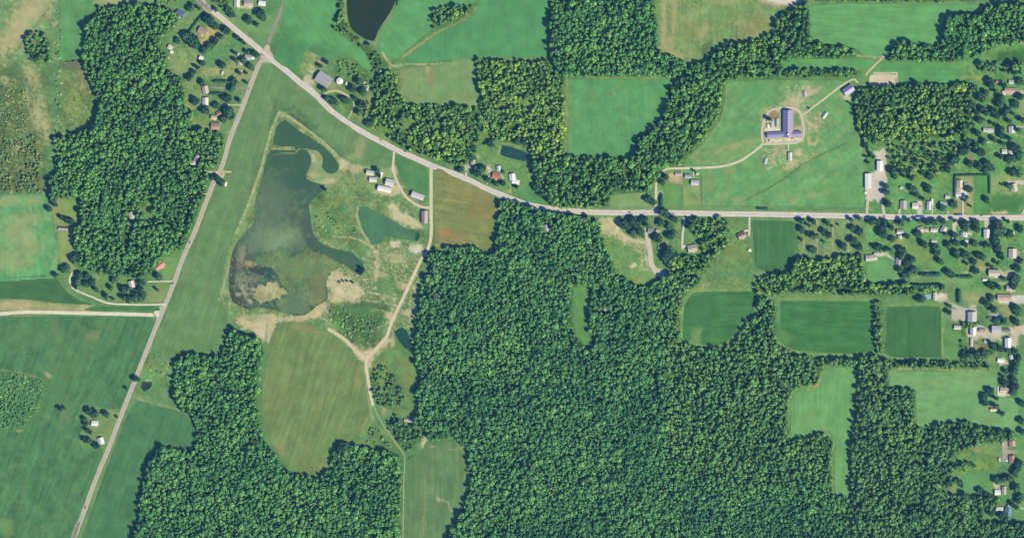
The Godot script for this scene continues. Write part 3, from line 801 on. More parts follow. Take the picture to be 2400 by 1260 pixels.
	# glades round the middle of the south wood
	poly(g, [1405, 508, 1460, 508, 1462, 530, 1482, 560, 1522, 568, 1535, 600, 1540, 640, 1530, 658, 1510, 668, 1480, 658, 1450, 642, 1428, 600, 1410, 560], C(112, 174, 94), 0.97, 3, 2)
	poly(g, [1408, 512, 1446, 514, 1448, 540, 1466, 558, 1520, 562, 1520, 574, 1470, 572, 1440, 550, 1410, 548], C(186, 182, 124), 0.8, 4, 2)
	line(g, [1446, 516, 1450, 545, 1475, 562, 1520, 572], 3.5, C(212, 198, 150), 0.7); ell(g, 1485, 622, 8, 4, -20, C(212, 194, 152), 0.85); ell(g, 1500, 580, 16, 7, 20, C(150, 150, 100), 0.6); ell(g, 1490, 655, 22, 10, -10, C(150, 184, 84), 0.5)
	ell(g, 1542, 548, 12, 8, 0, C(176, 172, 104), 0.8); ell(g, 1558, 566, 12, 5, 0, C(180, 174, 110), 0.7)
	poly(g, [1590, 512, 1600, 510, 1612, 560, 1640, 560, 1645, 600, 1600, 590], C(96, 164, 90), 0.9, 3, 2); line(g, [1588, 516, 1592, 580], 5, C(150, 172, 94), 0.7)
	poly(g, [1700, 520, 1755, 514, 1760, 560, 1765, 620, 1740, 635, 1685, 630, 1672, 600, 1690, 570], C(110, 164, 90), 0.9, 4, 3, 0.25); ell(g, 1720, 590, 20, 16, 0, C(138, 150, 90), 0.6, 0.6)
	poly(g, [1604, 684, 1640, 668, 1690, 655, 1770, 658, 1772, 676, 1640, 678, 1610, 700], C(130, 168, 92), 0.85, 4, 3, 0.3); ell(g, 1655, 668, 12, 7, -10, C(172, 166, 112), 0.7)
	poly(g, [1344, 672, 1368, 668, 1380, 690, 1374, 740, 1380, 786, 1398, 818, 1370, 808, 1348, 786, 1340, 740], C(98, 168, 92), 0.97, 3, 2)
	line(g, [1400, 662, 1403, 690], 3, C(196, 196, 150), 0.9); line(g, [1404, 722, 1410, 730, 1402, 738], 5, C(214, 206, 170), 0.9); line(g, [1296, 508, 1286, 530, 1284, 546], 4, C(196, 190, 130), 0.9)
	# track round the fields
	for f in [[1637, 680, 1773, 680, 1773, 712, 1768, 738, 1742, 758, 1722, 792, 1694, 811, 1643, 811, 1597, 795, 1599, 718, 1612, 694], [1826, 700, 2050, 702, 2053, 824, 2000, 834, 1873, 827, 1826, 804], [2076, 714, 2210, 714, 2212, 842, 2100, 842, 2072, 830], [1928, 858, 2007, 858, 2007, 945, 1997, 1030, 1990, 1105, 1996, 1162, 1953, 1164, 1953, 1075, 1956, 1035, 1933, 1010, 1848, 1032, 1850, 938, 1864, 911, 1894, 908, 1919, 899, 1926, 876], [2084, 874, 2105, 860, 2322, 866, 2344, 874]]:
		line(g, f, 6, C(140, 180, 92), 0.8, f.size() > 12)
	line(g, [1750, 685, 1850, 690, 2000, 695, 2080, 705], 12, C(122, 174, 96), 0.8); line(g, [2060, 700, 2066, 760, 2066, 830], 8, C(120, 166, 86), 0.7); line(g, [2100, 705, 2160, 708, 2220, 706], 8, C(112, 168, 92), 0.8)
	line(g, [2088, 903, 2088, 875, 2110, 864, 2200, 866, 2320, 872], 3, C(190, 190, 116), 0.8)
	ell(g, 1912, 904, 6, 4, 0, C(196, 140, 100), 0.8); line(g, [1893, 912, 1918, 908, 1926, 888], 2.6, C(206, 190, 130), 0.8)
	# west side
	poly(g, [100, 455, 150, 460, 180, 500, 180, 620, 165, 640, 128, 640, 140, 560], C(150, 176, 100), 0.9, 4, 3); ell(g, 160, 485, 22, 20, 0, C(132, 174, 84), 0.7)
	poly(g, [165, 640, 215, 640, 260, 650, 345, 690, 400, 620, 425, 600, 412, 660, 385, 712, 330, 712, 240, 702, 180, 680, 130, 650], C(112, 168, 90), 0.9, 4, 3)
	poly(g, [345, 684, 396, 668, 385, 706, 345, 706], C(140, 172, 104), 0.9, 2, 2); poly(g, [380, 600, 424, 598, 402, 656, 378, 650], C(118, 174, 96), 0.9, 3, 3)
	poly(g, [318, 484, 362, 480, 370, 530, 330, 532], C(112, 168, 88), 0.9, 5, 3); ell(g, 350, 480, 10, 16, 0, C(150, 180, 80), 0.6)
	poly(g, [-96, 700, 60, 702, 130, 712, 215, 716, 215, 730, 60, 732, -96, 732], C(186, 178, 120), 0.75, 4, 3); ell(g, 30, 715, 46, 9, 0, C(198, 180, 132), 0.8); ell(g, 198, 722, 13, 9, 0, C(204, 194, 122), 0.8)
	line(g, [-40, 747, 40, 742, 70, 740], 6, C(190, 150, 120), 0.7)
	poly(g, [330, 830, 372, 830, 400, 850, 405, 900, 360, 935, 318, 930], C(110, 164, 92), 0.9, 4, 3, 0.35); line(g, [395, 846, 388, 870, 380, 882], 3, C(190, 186, 130), 0.8)
	ell(g, 357, 853, 16, 12, 0, C(126, 150, 100), 0.6)
	line(g, [310, 928, 345, 940, 390, 952, 420, 962], 5, C(150, 172, 106), 0.8); ell(g, 358, 965, 9, 3, 30, C(198, 186, 130), 0.8); ell(g, 330, 937, 6, 3, 20, C(190, 170, 120), 0.8)
	poly(g, [195, 955, 275, 962, 285, 975, 262, 1030, 235, 1052, 205, 1030], C(128, 168, 98), 0.9, 3, 3); line(g, [228, 1016, 258, 1028], 3, C(190, 172, 122), 0.6)
	line(g, [200, 958, 240, 962, 280, 968], 2.5, C(182, 176, 118), 0.6)
	# grass round the estate
	poly(g, [1540, 395, 1640, 400, 1640, 490, 1540, 490, 1525, 440], C(112, 172, 92), 0.9, 3, 3); poly(g, [1568, 408, 1598, 405, 1598, 432, 1584, 432, 1570, 424], C(206, 174, 136), 0.9, 3, 2); poly(g, [1600, 438, 1640, 420, 1644, 482, 1602, 482], C(150, 178, 104), 0.85, 2, 2)
	ell(g, 1624, 458, 16, 5, 40, C(96, 166, 88), 0.7); ell(g, 1546, 453, 7, 6, 0, C(222, 206, 186), 0.9); ell(g, 1540, 470, 8, 4, 0, C(206, 180, 150), 0.8); ell(g, 1536, 492, 8, 5, 0, C(214, 200, 172), 0.9)
	line(g, [1644, 412, 1644, 482], 3, C(140, 158, 96), 0.8)

	# ragged bare soil, dry grass and weeds
	blotch(g, [-96, 150, 120, 60, 140, 120, 225, 220, 215, 300, 130, 455, -96, 455], C(186, 186, 122), 0.3, 0.8, 0.7, 10.0)
	blotch(g, [-96, 150, 120, 60, 140, 120, 225, 220, 215, 300, 130, 455, -96, 455], C(84, 118, 78), 0.18, 1.1, 0.7, 210.0)
	blotch(g, [-96, -96, 140, -96, 140, 60, 60, 120, -96, 200], C(196, 184, 128), 0.22, 0.8, 0.7, 510.0)
	var homes := [390, 20, 470, 0, 620, 110, 620, 140, 590, 240, 540, 330, 470, 320, 430, 250, 390, 160]
	blotch(g, homes, C(164, 172, 104), 0.18, 0.9, 0.7, 33.0); blotch(g, homes, C(76, 148, 84), 0.16, 1.0, 0.7, 233.0); blotch(g, homes, C(196, 178, 130), 0.42, 1.6, 0.7, 433.0)
	var woodland_meadows := [700, 120, 900, 130, 1330, 180, 1330, 380, 1250, 470, 1080, 400, 870, 300, 740, 230]
	blotch(g, woodland_meadows, C(150, 182, 84), 0.2, 1.0, 0.7, 66.0); blotch(g, woodland_meadows, C(74, 140, 76), 0.16, 1.1, 0.7, 366.0)
	var glades := [1405, 505, 1780, 505, 1780, 690, 1590, 800, 1560, 660, 1500, 668, 1430, 640]
	blotch(g, glades, C(160, 174, 104), 0.2, 1.0, 0.7, 77.0); blotch(g, glades, C(76, 144, 78), 0.18, 1.1, 0.7, 377.0)
	blotch(g, [1408, 508, 1452, 512, 1482, 558, 1526, 560, 1530, 640, 1500, 630, 1500, 590, 1440, 556, 1408, 552], C(212, 198, 148), 0.0, 1.4, 0.75, 577.0)
	poly(g, [1409, 511, 1444, 513, 1450, 538, 1470, 556, 1500, 562, 1523, 562, 1523, 571, 1490, 571, 1462, 562, 1440, 545, 1409, 541], C(206, 196, 142), 0.7, 4, 2, 0.2)
	line(g, [1444, 514, 1450, 540, 1470, 558, 1520, 570], 5, C(222, 208, 168), 0.85); line(g, [1410, 544, 1432, 546], 4, C(214, 196, 150), 0.8); ell(g, 1548, 640, 16, 8, 20, C(214, 202, 180), 0.95); ell(g, 1520, 604, 8, 10, 0, C(212, 200, 164), 0.8); ell(g, 1484, 622, 10, 5, -20, C(220, 204, 166), 0.9)
	blotch(g, [-96, 640, 230, 640, 400, 600, 400, 715, -96, 735], C(156, 174, 104), 0.2, 1.0, 0.6, 88.0)

	# ================ fields: crop, hay and pasture, each a sheet of its own
	field([622, 153, 640, 151, 700, 204, 770, 263, 850, 319, 915, 352, 915, 393, 860, 388, 805, 372, 770, 340, 725, 304, 690, 278, 660, 258, 646, 268, 630, 310, 610, 390, 588, 450, 568, 500, 548, 545, 530, 600, 518, 650, 508, 700, 514, 722, 545, 745, 556, 768, 536, 775, 524, 795, 520, 828, 430, 828, 412, 845, 406, 900, 396, 940, 362, 932, 402, 895, 400, 855, 372, 828, 356, 826, 366, 780, 388, 735, 414, 670, 442, 605, 472, 530, 508, 440, 528, 390, 548, 330, 572, 265, 602, 185], C(106, 158, 100), "dull green triangular field between the two roads and the big pond", 107.0, 0.13, 0.1)
	field([322, 938, 360, 952, 400, 958, 438, 976, 454, 1000, 460, 1030, 452, 1058, 400, 1044, 362, 1058, 348, 1100, 334, 1150, 318, 1210, 316, 1330, 168, 1330, 212, 1200, 248, 1100, 290, 990], C(76, 145, 96), "dark bluish green field right of the lower country road, with a lobe into the wood", 110.0, 0.14, 0.12)
	field([-96, 744, 100, 741, 355, 744, 362, 756, 336, 822, 310, 890, 284, 956, 240, 955, 200, 950, 184, 1030, 204, 1064, 240, 1052, 224, 1108, 192, 1186, 150, 1300, 130, 1350, -96, 1350], C(78, 145, 96), "large dark green crop field in the lower left corner below the white gravel road", 112.0, 0.2, 0.16)
	field([-96, 662, 60, 648, 122, 646, 152, 680, 182, 702, 215, 714, 130, 710, 50, 700, -96, 698], C(70, 132, 88), "dark green field wedge above the white gravel road at the left edge", 15.0, 0.1, 0.12)
	field([214, 720, 340, 716, 376, 722, 372, 728, 200, 727], C(74, 146, 88), "thin dark grass strip between the pale driveway and the white gravel road", 0.0, 0.08)
	field([-96, 460, 100, 454, 114, 478, 122, 530, 138, 600, 142, 625, 126, 645, 60, 650, -96, 660], C(96, 184, 110), "bright green hay field with tan patches at the left edge", 90.0, 0.12, 0.2)
	field([140, -60, 222, -60, 216, 16, 200, 58, 194, 100, 192, 134, 140, 136], C(92, 172, 102), "bright green strip field between the left wood and the scrub", 90.0, 0.06)
	field([672, -60, 780, -60, 784, 0, 788, 50, 800, 84, 832, 104, 854, 124, 876, 157, 866, 166, 848, 157, 830, 140, 800, 126, 787, 142, 747, 132, 718, 117, 700, 158, 682, 163, 641, 136, 658, 60], C(86, 176, 103), "bright green field between the grey side road and the dark north pond", 60.0, 0.08, 0.14)
	field([938, -60, 1150, -60, 1112, 6, 1050, 20, 1012, 32, 1010, 70, 950, 118, 933, 136, 912, 130, 892, 118, 888, 96, 900, 66, 922, 38], C(90, 180, 106), "bright green field wedge right of the dark north pond", 45.0, 0.08)
	field([1134, -60, 1286, -60, 1285, 0, 1283, 100, 1280, 132, 1200, 135, 1120, 131, 1000, 146, 945, 148, 955, 134, 988, 108, 1020, 83, 1085, 53, 1116, 28], C(80, 172, 105), "smooth bright green field left of the big north wood", 90.0, 0.06, 0.07)
	field([936, 162, 1020, 152, 1106, 141, 1116, 187, 1124, 228, 1112, 250, 1034, 243, 962, 240, 938, 220, 943, 187], C(126, 172, 106), "yellowish hay meadow with a reddish bare spot between open woods", 90.0, 0.06, 0.12)
	field([1332, 186, 1450, 186, 1586, 185, 1562, 204, 1564, 234, 1553, 266, 1532, 292, 1493, 316, 1489, 352, 1476, 370, 1400, 362, 1331, 357, 1333, 267], C(86, 176, 103), "bright green field framed by woods in the upper middle", 90.0, 0.06, 0.13)
	field([1546, -60, 1770, -60, 1774, 0, 1800, 34, 1813, 45, 1816, 76, 1797, 80, 1747, 96, 1693, 99, 1650, 134, 1618, 148, 1573, 129, 1541, 112, 1544, 0], C(126, 170, 98), "patchy meadow with tan mown stripes at the top, right of the north wood", 90.0, 0.16, 0.2)
	field([1901, 12, 2000, 8, 2300, 10, 2300, 28, 2218, 32, 2213, 82, 2193, 102, 2148, 102, 2110, 96, 2083, 116, 2063, 132, 2028, 129, 1997, 109, 1902, 97, 1899, 43], C(98, 186, 106), "light green hay field along the top right edge", 2.0, 0.12, 0.07)
	field([1835, 150, 1850, 138, 2000, 138, 2052, 143, 2033, 166, 2000, 163, 1900, 160, 1838, 160], C(94, 182, 102), "narrow green strip field between two tree rows above the estate", 0.0, 0.06)
	field([2076, 144, 2232, 148, 2248, 160, 2252, 192, 2177, 196, 2101, 196, 2101, 173, 2046, 173, 2052, 160], C(86, 178, 100), "green strip field beside the pale sand arena", 0.0, 0.08)
	field([1702, 192, 1732, 186, 1830, 186, 1988, 189, 2004, 210, 1999, 260, 2004, 300, 2018, 322, 2027, 380, 2027, 488, 1646, 488, 1646, 412, 1600, 402, 1612, 372, 1642, 342, 1684, 284, 1698, 240], C(106, 182, 106), "wide green pasture round the purple roofed barn", 140.0, 0.08, 0.18, "pasture")
	field([1434, 456, 1520, 450, 1526, 462, 1522, 484, 1432, 484], C(132, 182, 106), "small light green paddock above the main road beside the estate lane", 0.0, 0.05)
	field([1558, 436, 1598, 434, 1598, 480, 1562, 480], C(104, 172, 92), "small square green paddock below the grey sheds on the estate lane", 90.0, 0.05)
	field([1766, 516, 1860, 519, 1867, 543, 1864, 587, 1857, 607, 1860, 632, 1842, 638, 1773, 628, 1766, 553], C(70, 140, 88), "dark green field left of the graveyard", 90.0, 0.12, 0.08)
	field([1637, 684, 1770, 684, 1771, 710, 1765, 735, 1738, 755, 1718, 788, 1692, 806, 1644, 806, 1643, 778, 1622, 778, 1618, 800, 1602, 792, 1604, 720, 1615, 698], C(66, 142, 84), "dark green field with one rounded corner and one corner cut by the wood", 2.0, 0.16, 0.09)
	field([1831, 705, 2046, 707, 2049, 818, 2000, 829, 1873, 822, 1831, 799], C(66, 146, 84), "wide dark green rectangular field, widest of the three in a row", 2.0, 0.16, 0.09)
	field([2083, 719, 2190, 719, 2206, 728, 2207, 837, 2100, 837, 2078, 826, 2079, 780], C(66, 136, 84), "square dark green field, rightmost of the three in a row", 90.0, 0.1, 0.08)
	field([1934, 864, 2003, 863, 2003, 940, 1993, 1027, 1987, 1100, 1992, 1156, 1958, 1159, 1957, 1073, 1960, 1030, 1934, 1005, 1854, 1026, 1856, 940, 1868, 916, 1897, 913, 1923, 904, 1931, 878], C(106, 184, 104), "light green L shaped field inside the south-east woods", 90.0, 0.12, 0.08)
	field([2090, 880, 2108, 868, 2320, 873, 2338, 879, 2340, 925, 2385, 938, 2382, 1006, 2320, 1005, 2293, 996, 2265, 983, 2217, 990, 2150, 998, 2147, 912, 2090, 902], C(116, 186, 110), "light green hay field with a rounded corner at the right", 4.0, 0.1, 0.09)
	field([650, 758, 690, 753, 738, 766, 782, 787, 818, 822, 846, 852, 854, 890, 862, 940, 868, 984, 848, 1010, 820, 1034, 786, 1050, 775, 1080, 750, 1108, 710, 1110, 690, 1098, 656, 1068, 632, 1030, 618, 980, 613, 920, 625, 860, 632, 800], C(120, 156, 92), "brownish green oval field below the big pond", 108.0, 0.2, 0.1)
	field([1019, 400, 1060, 412, 1118, 437, 1163, 467, 1166, 500, 1158, 530, 1163, 560, 1153, 588, 1130, 582, 1100, 573, 1060, 578, 1019, 580], C(138, 152, 88), "reddish brown stubble field right of the quarry lane", 12.0, 0.2, 0.14)
	field([948, 1088, 984, 1064, 1000, 1034, 1040, 1026, 1084, 1040, 1096, 1056, 1094, 1120, 1089, 1180, 1074, 1210, 1058, 1240, 1046, 1262, 1046, 1340, 946, 1340], C(104, 152, 98), "green field strip inside the southern woods with a crooked tan mark", 91.0, 0.16, 0.1)
	field([930, 362, 998, 391, 1002, 440, 1001, 472, 985, 476, 966, 455, 944, 425, 931, 400], C(84, 156, 92), "small green field between the farm lane and the quarry lane", 60.0, 0.06)
	field([1210, 462, 1240, 434, 1260, 452, 1276, 476, 1250, 474], C(80, 168, 94), "small green wedge of grass above the main road beside the white house", 30.0, 0.05)
	field([2041, 176, 2099, 175, 2099, 202, 2042, 202], C(226, 206, 172), "pale sand riding arena beside the purple barn", 0.0, 0.03, 0.05, "riding_arena")
	field([2215, 775, 2254, 777, 2255, 840, 2216, 841], C(98, 166, 92), "small green garden plot framed by tan paths left of the barns", 0.0, 0.1)
	field([2040, 612, 2090, 606, 2106, 628, 2108, 655, 2060, 661, 2036, 656, 2034, 630], C(104, 182, 106), "mown lawn inside the bent pale driveway below the graveyard", 10.0, 0.06, 0.08, "lawn")
	field([2286, 412, 2318, 413, 2318, 452, 2318, 498, 2286, 500, 2287, 450], C(86, 168, 92), "bright green mown lawn inside the square hedge", 90.0, 0.06, 0.1, "lawn")
	var k := crop_paint
	# marks in the fields
	for e in [[60, 510, 30, 12, 0], [40, 540, 36, 30, 0], [60, 575, 34, 20, 10], [30, 610, 40, 20, 0], [20, 470, 30, 12, 0], [80, 470, 16, 10, 0]]: ell(k, e[0], e[1], e[2], e[3], e[4], C(166, 182, 116), 0.65, 0.7, 0.5)
	ell(k, 217, 787, 17, 10, 0, C(134, 150, 96), 0.9, 0.2); ell(k, 215, 800, 14, 26, 10, C(104, 150, 92), 0.5, 0.6); ell(k, 240, 760, 18, 14, 0, C(104, 154, 92), 0.6, 0.6); ell(k, 130, 775, 10, 34, -15, C(116, 156, 96), 0.6, 0.6)
	ell(k, 60, 790, 60, 26, 0, C(92, 150, 94), 0.6, 0.6); ell(k, 150, 865, 40, 60, 20, C(100, 154, 92), 0.45, 0.8); line(k, [0, 866, 40, 872, 80, 882, 106, 892], 5, C(150, 160, 104), 0.8); line(k, [105, 890, 98, 950, 60, 1005, 0, 1010], 6, C(96, 152, 84), 0.8); ell(k, 112, 878, 12, 5, 35, C(180, 180, 122), 0.7)
	ell(k, 45, 1009, 8, 3, 0, C(186, 172, 110), 0.7); ell(k, 152, 970, 12, 20, -10, C(134, 158, 100), 0.5, 0.6); line(k, [150, 930, 165, 945, 200, 950], 6, C(112, 158, 92), 0.6); ell(k, 90, 960, 6, 24, 15, C(112, 156, 92), 0.5)
	line(k, [170, 1040, 150, 1110, 120, 1200], 7, C(100, 152, 92), 0.5); line(k, [90, 1040, 60, 1130, 40, 1200], 6, C(98, 150, 92), 0.4); ell(k, 15, 1235, 22, 16, 40, C(120, 166, 88), 0.7)
	ell(k, 460, 800, 80, 30, 20, C(100, 158, 92), 0.6, 0.7); ell(k, 455, 778, 26, 8, 10, C(126, 162, 98), 0.6); line(k, [600, 200, 560, 330, 520, 440], 10, C(106, 158, 98), 0.5); line(k, [540, 430, 480, 580, 440, 690], 16, C(100, 156, 92), 0.5)
	ell(k, 845, 345, 12, 22, 10, C(176, 178, 120), 0.75, 0.6); ell(k, 830, 365, 20, 8, -20, C(160, 172, 110), 0.6); line(k, [690, 245, 740, 280, 790, 318], 3, C(130, 164, 104), 0.7); line(k, [720, 262, 732, 240], 2.5, C(136, 160, 104), 0.6); ell(k, 696, 207, 7, 5, 0, C(150, 152, 92), 0.7)
	ell(k, 880, 350, 26, 30, 0, C(86, 158, 92), 0.6); poly(k, [641, 136, 658, 60, 700, 90, 740, 110, 718, 118, 700, 158, 682, 163], C(70, 150, 98), 0.7, 6, 6); poly(k, [718, 100, 780, 110, 790, 140, 747, 134, 718, 118], C(70, 152, 96), 0.6, 5, 5)
	ell(k, 730, 40, 40, 24, 50, C(98, 182, 104), 0.6, 0.7); ell(k, 850, 148, 24, 8, 50, C(104, 186, 96), 0.7)
	line(k, [942, 166, 970, 158, 1018, 153], 4.5, C(168, 132, 108), 0.75); ell(k, 1009, 183, 8, 20, -12, C(176, 140, 110), 0.75); ell(k, 1002, 163, 4, 8, -10, C(200, 180, 136), 0.8); ell(k, 1015, 153, 8, 3, 0, C(160, 128, 104), 0.7); ell(k, 945, 195, 12, 26, 0, C(150, 160, 110), 0.6, 0.6); ell(k, 1050, 200, 40, 30, 0, C(112, 174, 104), 0.6, 0.7); ell(k, 1090, 240, 40, 10, 5, C(140, 176, 104), 0.6)
	ell(k, 1430, 220, 9, 5, -10, C(124, 140, 92), 0.8); ell(k, 1440, 219, 3, 6, 0, C(150, 176, 110), 0.6); for e in [[1383, 228, 14, 4, -20], [1352, 262, 5, 14, 30], [1460, 272, 16, 4, 10], [1445, 205, 14, 4, -25], [1415, 298, 6, 8, 0]]: ell(k, e[0], e[1], e[2], e[3], e[4], C(126, 172, 104), 0.6, 0.6)
	poly(k, [1331, 190, 1338, 190, 1337, 350, 1331, 350], C(128, 178, 98), 0.8, 2, 2)
	poly(k, [1551, -40, 1561, -40, 1562, 120, 1553, 115], C(196, 182, 130), 0.7, 3, 2); poly(k, [1573, -40, 1589, -40, 1583, 60, 1577, 128, 1568, 125, 1573, 40], C(192, 172, 122), 0.75, 3, 2); ell(k, 1656, 62, 8, 12, 0, C(196, 174, 120), 0.75); ell(k, 1645, 80, 8, 14, 30, C(180, 172, 114), 0.6); poly(k, [1652, 100, 1672, 90, 1664, 130, 1646, 134, 1640, 122], C(84, 128, 92), 0.85, 3, 3)
	ell(k, 1580, 125, 30, 8, 10, C(182, 176, 110), 0.6); ell(k, 1612, 70, 24, 30, 0, C(140, 164, 90), 0.6); ell(k, 1770, 60, 40, 26, -20, C(150, 154, 94), 0.75, 0.6); ell(k, 1690, 40, 34, 34, 0, C(104, 168, 92), 0.6); ell(k, 1700, 5, 30, 6, 0, C(190, 182, 122), 0.6)
	for e in [[1855, 180, 14, 5, -10], [1860, 238, 26, 12, -20], [1882, 222, 14, 9, -35], [1908, 214, 12, 8, 0], [1922, 206, 14, 4, -30], [1890, 210, 8, 16, 20]]: ell(k, e[0], e[1], e[2], e[3], e[4], C(206, 188, 146), 0.85, 0.4, 0.5)
	poly(k, [1884, 272, 1898, 282, 1906, 292, 1928, 280, 1930, 292, 1918, 300, 1912, 308, 1900, 300], C(204, 178, 138), 0.85, 4, 2); ell(k, 1916, 268, 4, 10, 20, C(194, 178, 124), 0.7); line(k, [1885, 318, 1905, 308], 3, C(206, 196, 146), 0.7); line(k, [1940, 294, 1962, 289], 4, C(160, 178, 104), 0.7)
	ell(k, 1905, 331, 13, 11, 0, C(210, 190, 140), 0.85, 0.2, 0.3); ell(k, 1907, 327, 7, 7, 0, C(100, 168, 92), 0.9, 0.3, 0.2); ell(k, 1870, 356, 9, 9, 0, C(220, 196, 148), 0.95, 0.15, 0.05)
	ell(k, 1830, 352, 14, 9, 20, C(202, 178, 136), 0.85); ell(k, 1812, 374, 6, 12, -15, C(200, 174, 130), 0.75); ell(k, 1860, 382, 16, 8, -20, C(208, 186, 142), 0.85); ell(k, 1900, 366, 26, 6, -22, C(160, 174, 104), 0.75); ell(k, 1848, 392, 12, 5, -30, C(190, 178, 120), 0.7); line(k, [1790, 352, 1820, 350], 3.5, C(206, 186, 140), 0.7)
	poly(k, [1782, 262, 1800, 255, 1830, 250, 1870, 252, 1886, 268, 1890, 300, 1886, 325, 1870, 336, 1800, 338, 1788, 330, 1790, 300], C(196, 184, 140), 0.9, 3, 2); ell(k, 1814, 270, 13, 12, 0, C(170, 128, 96), 0.9, 0.2, 0.2); poly(k, [1860, 262, 1874, 268, 1878, 296, 1862, 298], C(104, 164, 98), 0.85, 2, 2)
	poly(k, [1794, 300, 1832, 300, 1834, 312, 1796, 312], C(232, 222, 200), 0.9, 1, 1); poly(k, [1796, 326, 1878, 322, 1884, 330, 1796, 336], C(236, 224, 208), 0.97, 1, 1); ell(k, 2004, 188, 10, 7, 20, C(212, 196, 160), 0.9); ell(k, 1999, 190, 4, 4, 0, C(110, 168, 96), 0.8); poly(k, [1966, 222, 1988, 222, 1998, 232, 1985, 236, 1974, 226], C(214, 200, 160), 0.8, 1, 1)
	ell(k, 1990, 450, 60, 30, -10, C(100, 180, 96), 0.6, 0.7); ell(k, 1862, 470, 10, 9, 30, C(166, 178, 108), 0.7); ell(k, 1905, 456, 13, 9, 30, C(160, 178, 108), 0.7); ell(k, 1925, 415, 8, 6, -20, C(156, 178, 108), 0.6); ell(k, 1700, 460, 8, 9, 0, C(156, 178, 108), 0.7); ell(k, 1730, 470, 16, 12, 0, C(150, 176, 108), 0.7); ell(k, 1712, 398, 14, 10, 0, C(150, 178, 106), 0.7); ell(k, 1672, 476, 26, 6, 0, C(150, 176, 108), 0.6); ell(k, 1662, 420, 14, 26, 10, C(136, 176, 104), 0.6)
	ell(k, 1710, 350, 76, 20, -18, C(134, 174, 96), 0.65, 0.6); ell(k, 1720, 345, 60, 8, -16, C(172, 178, 112), 0.7); line(k, [1640, 348, 1622, 366, 1640, 380, 1700, 380, 1760, 350], 3.2, C(186, 178, 108), 0.7); line(k, [1704, 195, 1700, 245, 1686, 288, 1645, 344, 1620, 372], 6, C(176, 180, 108), 0.7); ell(k, 1730, 310, 40, 16, -15, C(90, 176, 106), 0.6); ell(k, 1800, 210, 70, 20, 0, C(84, 174, 104), 0.5, 0.7)
	line(k, [1742, 472, 1790, 448, 1840, 418, 1880, 388, 1925, 362, 1985, 336], 4.5, C(84, 142, 84), 0.75); line(k, [1742, 470, 1790, 445, 1840, 414], 2.6, C(150, 172, 100), 0.5); line(k, [1860, 438, 1895, 412, 1925, 385], 4, C(92, 146, 86), 0.7); line(k, [1738, 474, 1738, 430], 2.5, C(104, 156, 92), 0.6); line(k, [1960, 357, 1935, 340], 2.5, C(140, 176, 100), 0.6)
	line(k, [1705, 196, 1725, 189, 1800, 187, 1990, 188], 2.8, C(84, 142, 80), 0.7); line(k, [1720, 214, 1732, 194, 1780, 190], 2.6, C(88, 148, 84), 0.7); line(k, [1650, 482, 1760, 484, 2026, 486], 3.4, C(84, 158, 84), 0.7); line(k, [1738, 392, 1740, 470], 2.5, C(96, 160, 90), 0.5); line(k, [1985, 420, 1985, 480], 4, C(84, 166, 92), 0.5); line(k, [2010, 400, 2012, 485], 3, C(84, 162, 88), 0.5)
	ell(k, 720, 770, 40, 8, 10, C(150, 150, 84), 0.7); ell(k, 650, 900, 30, 60, 10, C(134, 156, 92), 0.5, 0.7); ell(k, 650, 1050, 26, 8, 40, C(170, 152, 92), 0.45); ell(k, 838, 900, 8, 18, -10, C(170, 150, 92), 0.6); ell(k, 840, 940, 16, 40, 10, C(92, 148, 88), 0.5, 0.7); line(k, [858, 985, 848, 1005], 5, C(176, 172, 84), 0.7); line(k, [700, 800, 680, 900, 660, 1000], 6, C(110, 150, 94), 0.5); line(k, [770, 820, 750, 940, 720, 1060], 9, C(136, 156, 92), 0.5); ell(k, 780, 1040, 40, 14, -30, C(106, 160, 90), 0.6)
	ell(k, 1100, 450, 60, 16, 20, C(160, 150, 84), 0.6); ell(k, 1130, 500, 30, 20, 10, C(166, 136, 80), 0.55, 0.7); ell(k, 1060, 555, 40, 12, 0, C(168, 132, 82), 0.6, 0.6); ell(k, 1040, 545, 16, 8, 0, C(190, 128, 84), 0.6); ell(k, 1095, 520, 50, 14, 5, C(134, 154, 88), 0.6); ell(k, 1140, 560, 20, 24, 0, C(124, 156, 88), 0.6); line(k, [1022, 574, 1070, 574, 1105, 572], 5, C(196, 166, 110), 0.7); line(k, [1032, 405, 1030, 480, 1034, 570], 3, C(166, 158, 96), 0.5)
	line(k, [994, 1098, 996, 1160, 992, 1260], 3, C(176, 158, 104), 0.8); line(k, [1006, 1262, 1005, 1300], 3, C(170, 158, 104), 0.7); line(k, [1024, 1168, 1036, 1172, 1050, 1176, 1056, 1196, 1070, 1204], 4.2, C(176, 176, 118), 0.9); ell(k, 1027, 1170, 6, 5, 0, C(192, 190, 134), 0.8); ell(k, 1015, 1046, 7, 3, 0, C(206, 166, 130), 0.7); line(k, [1055, 1054, 1080, 1051, 1096, 1053], 4, C(176, 174, 116), 0.7); ell(k, 965, 1120, 20, 50, 0, C(90, 146, 92), 0.5, 0.6); ell(k, 1020, 1036, 26, 8, 0, C(84, 150, 88), 0.7)
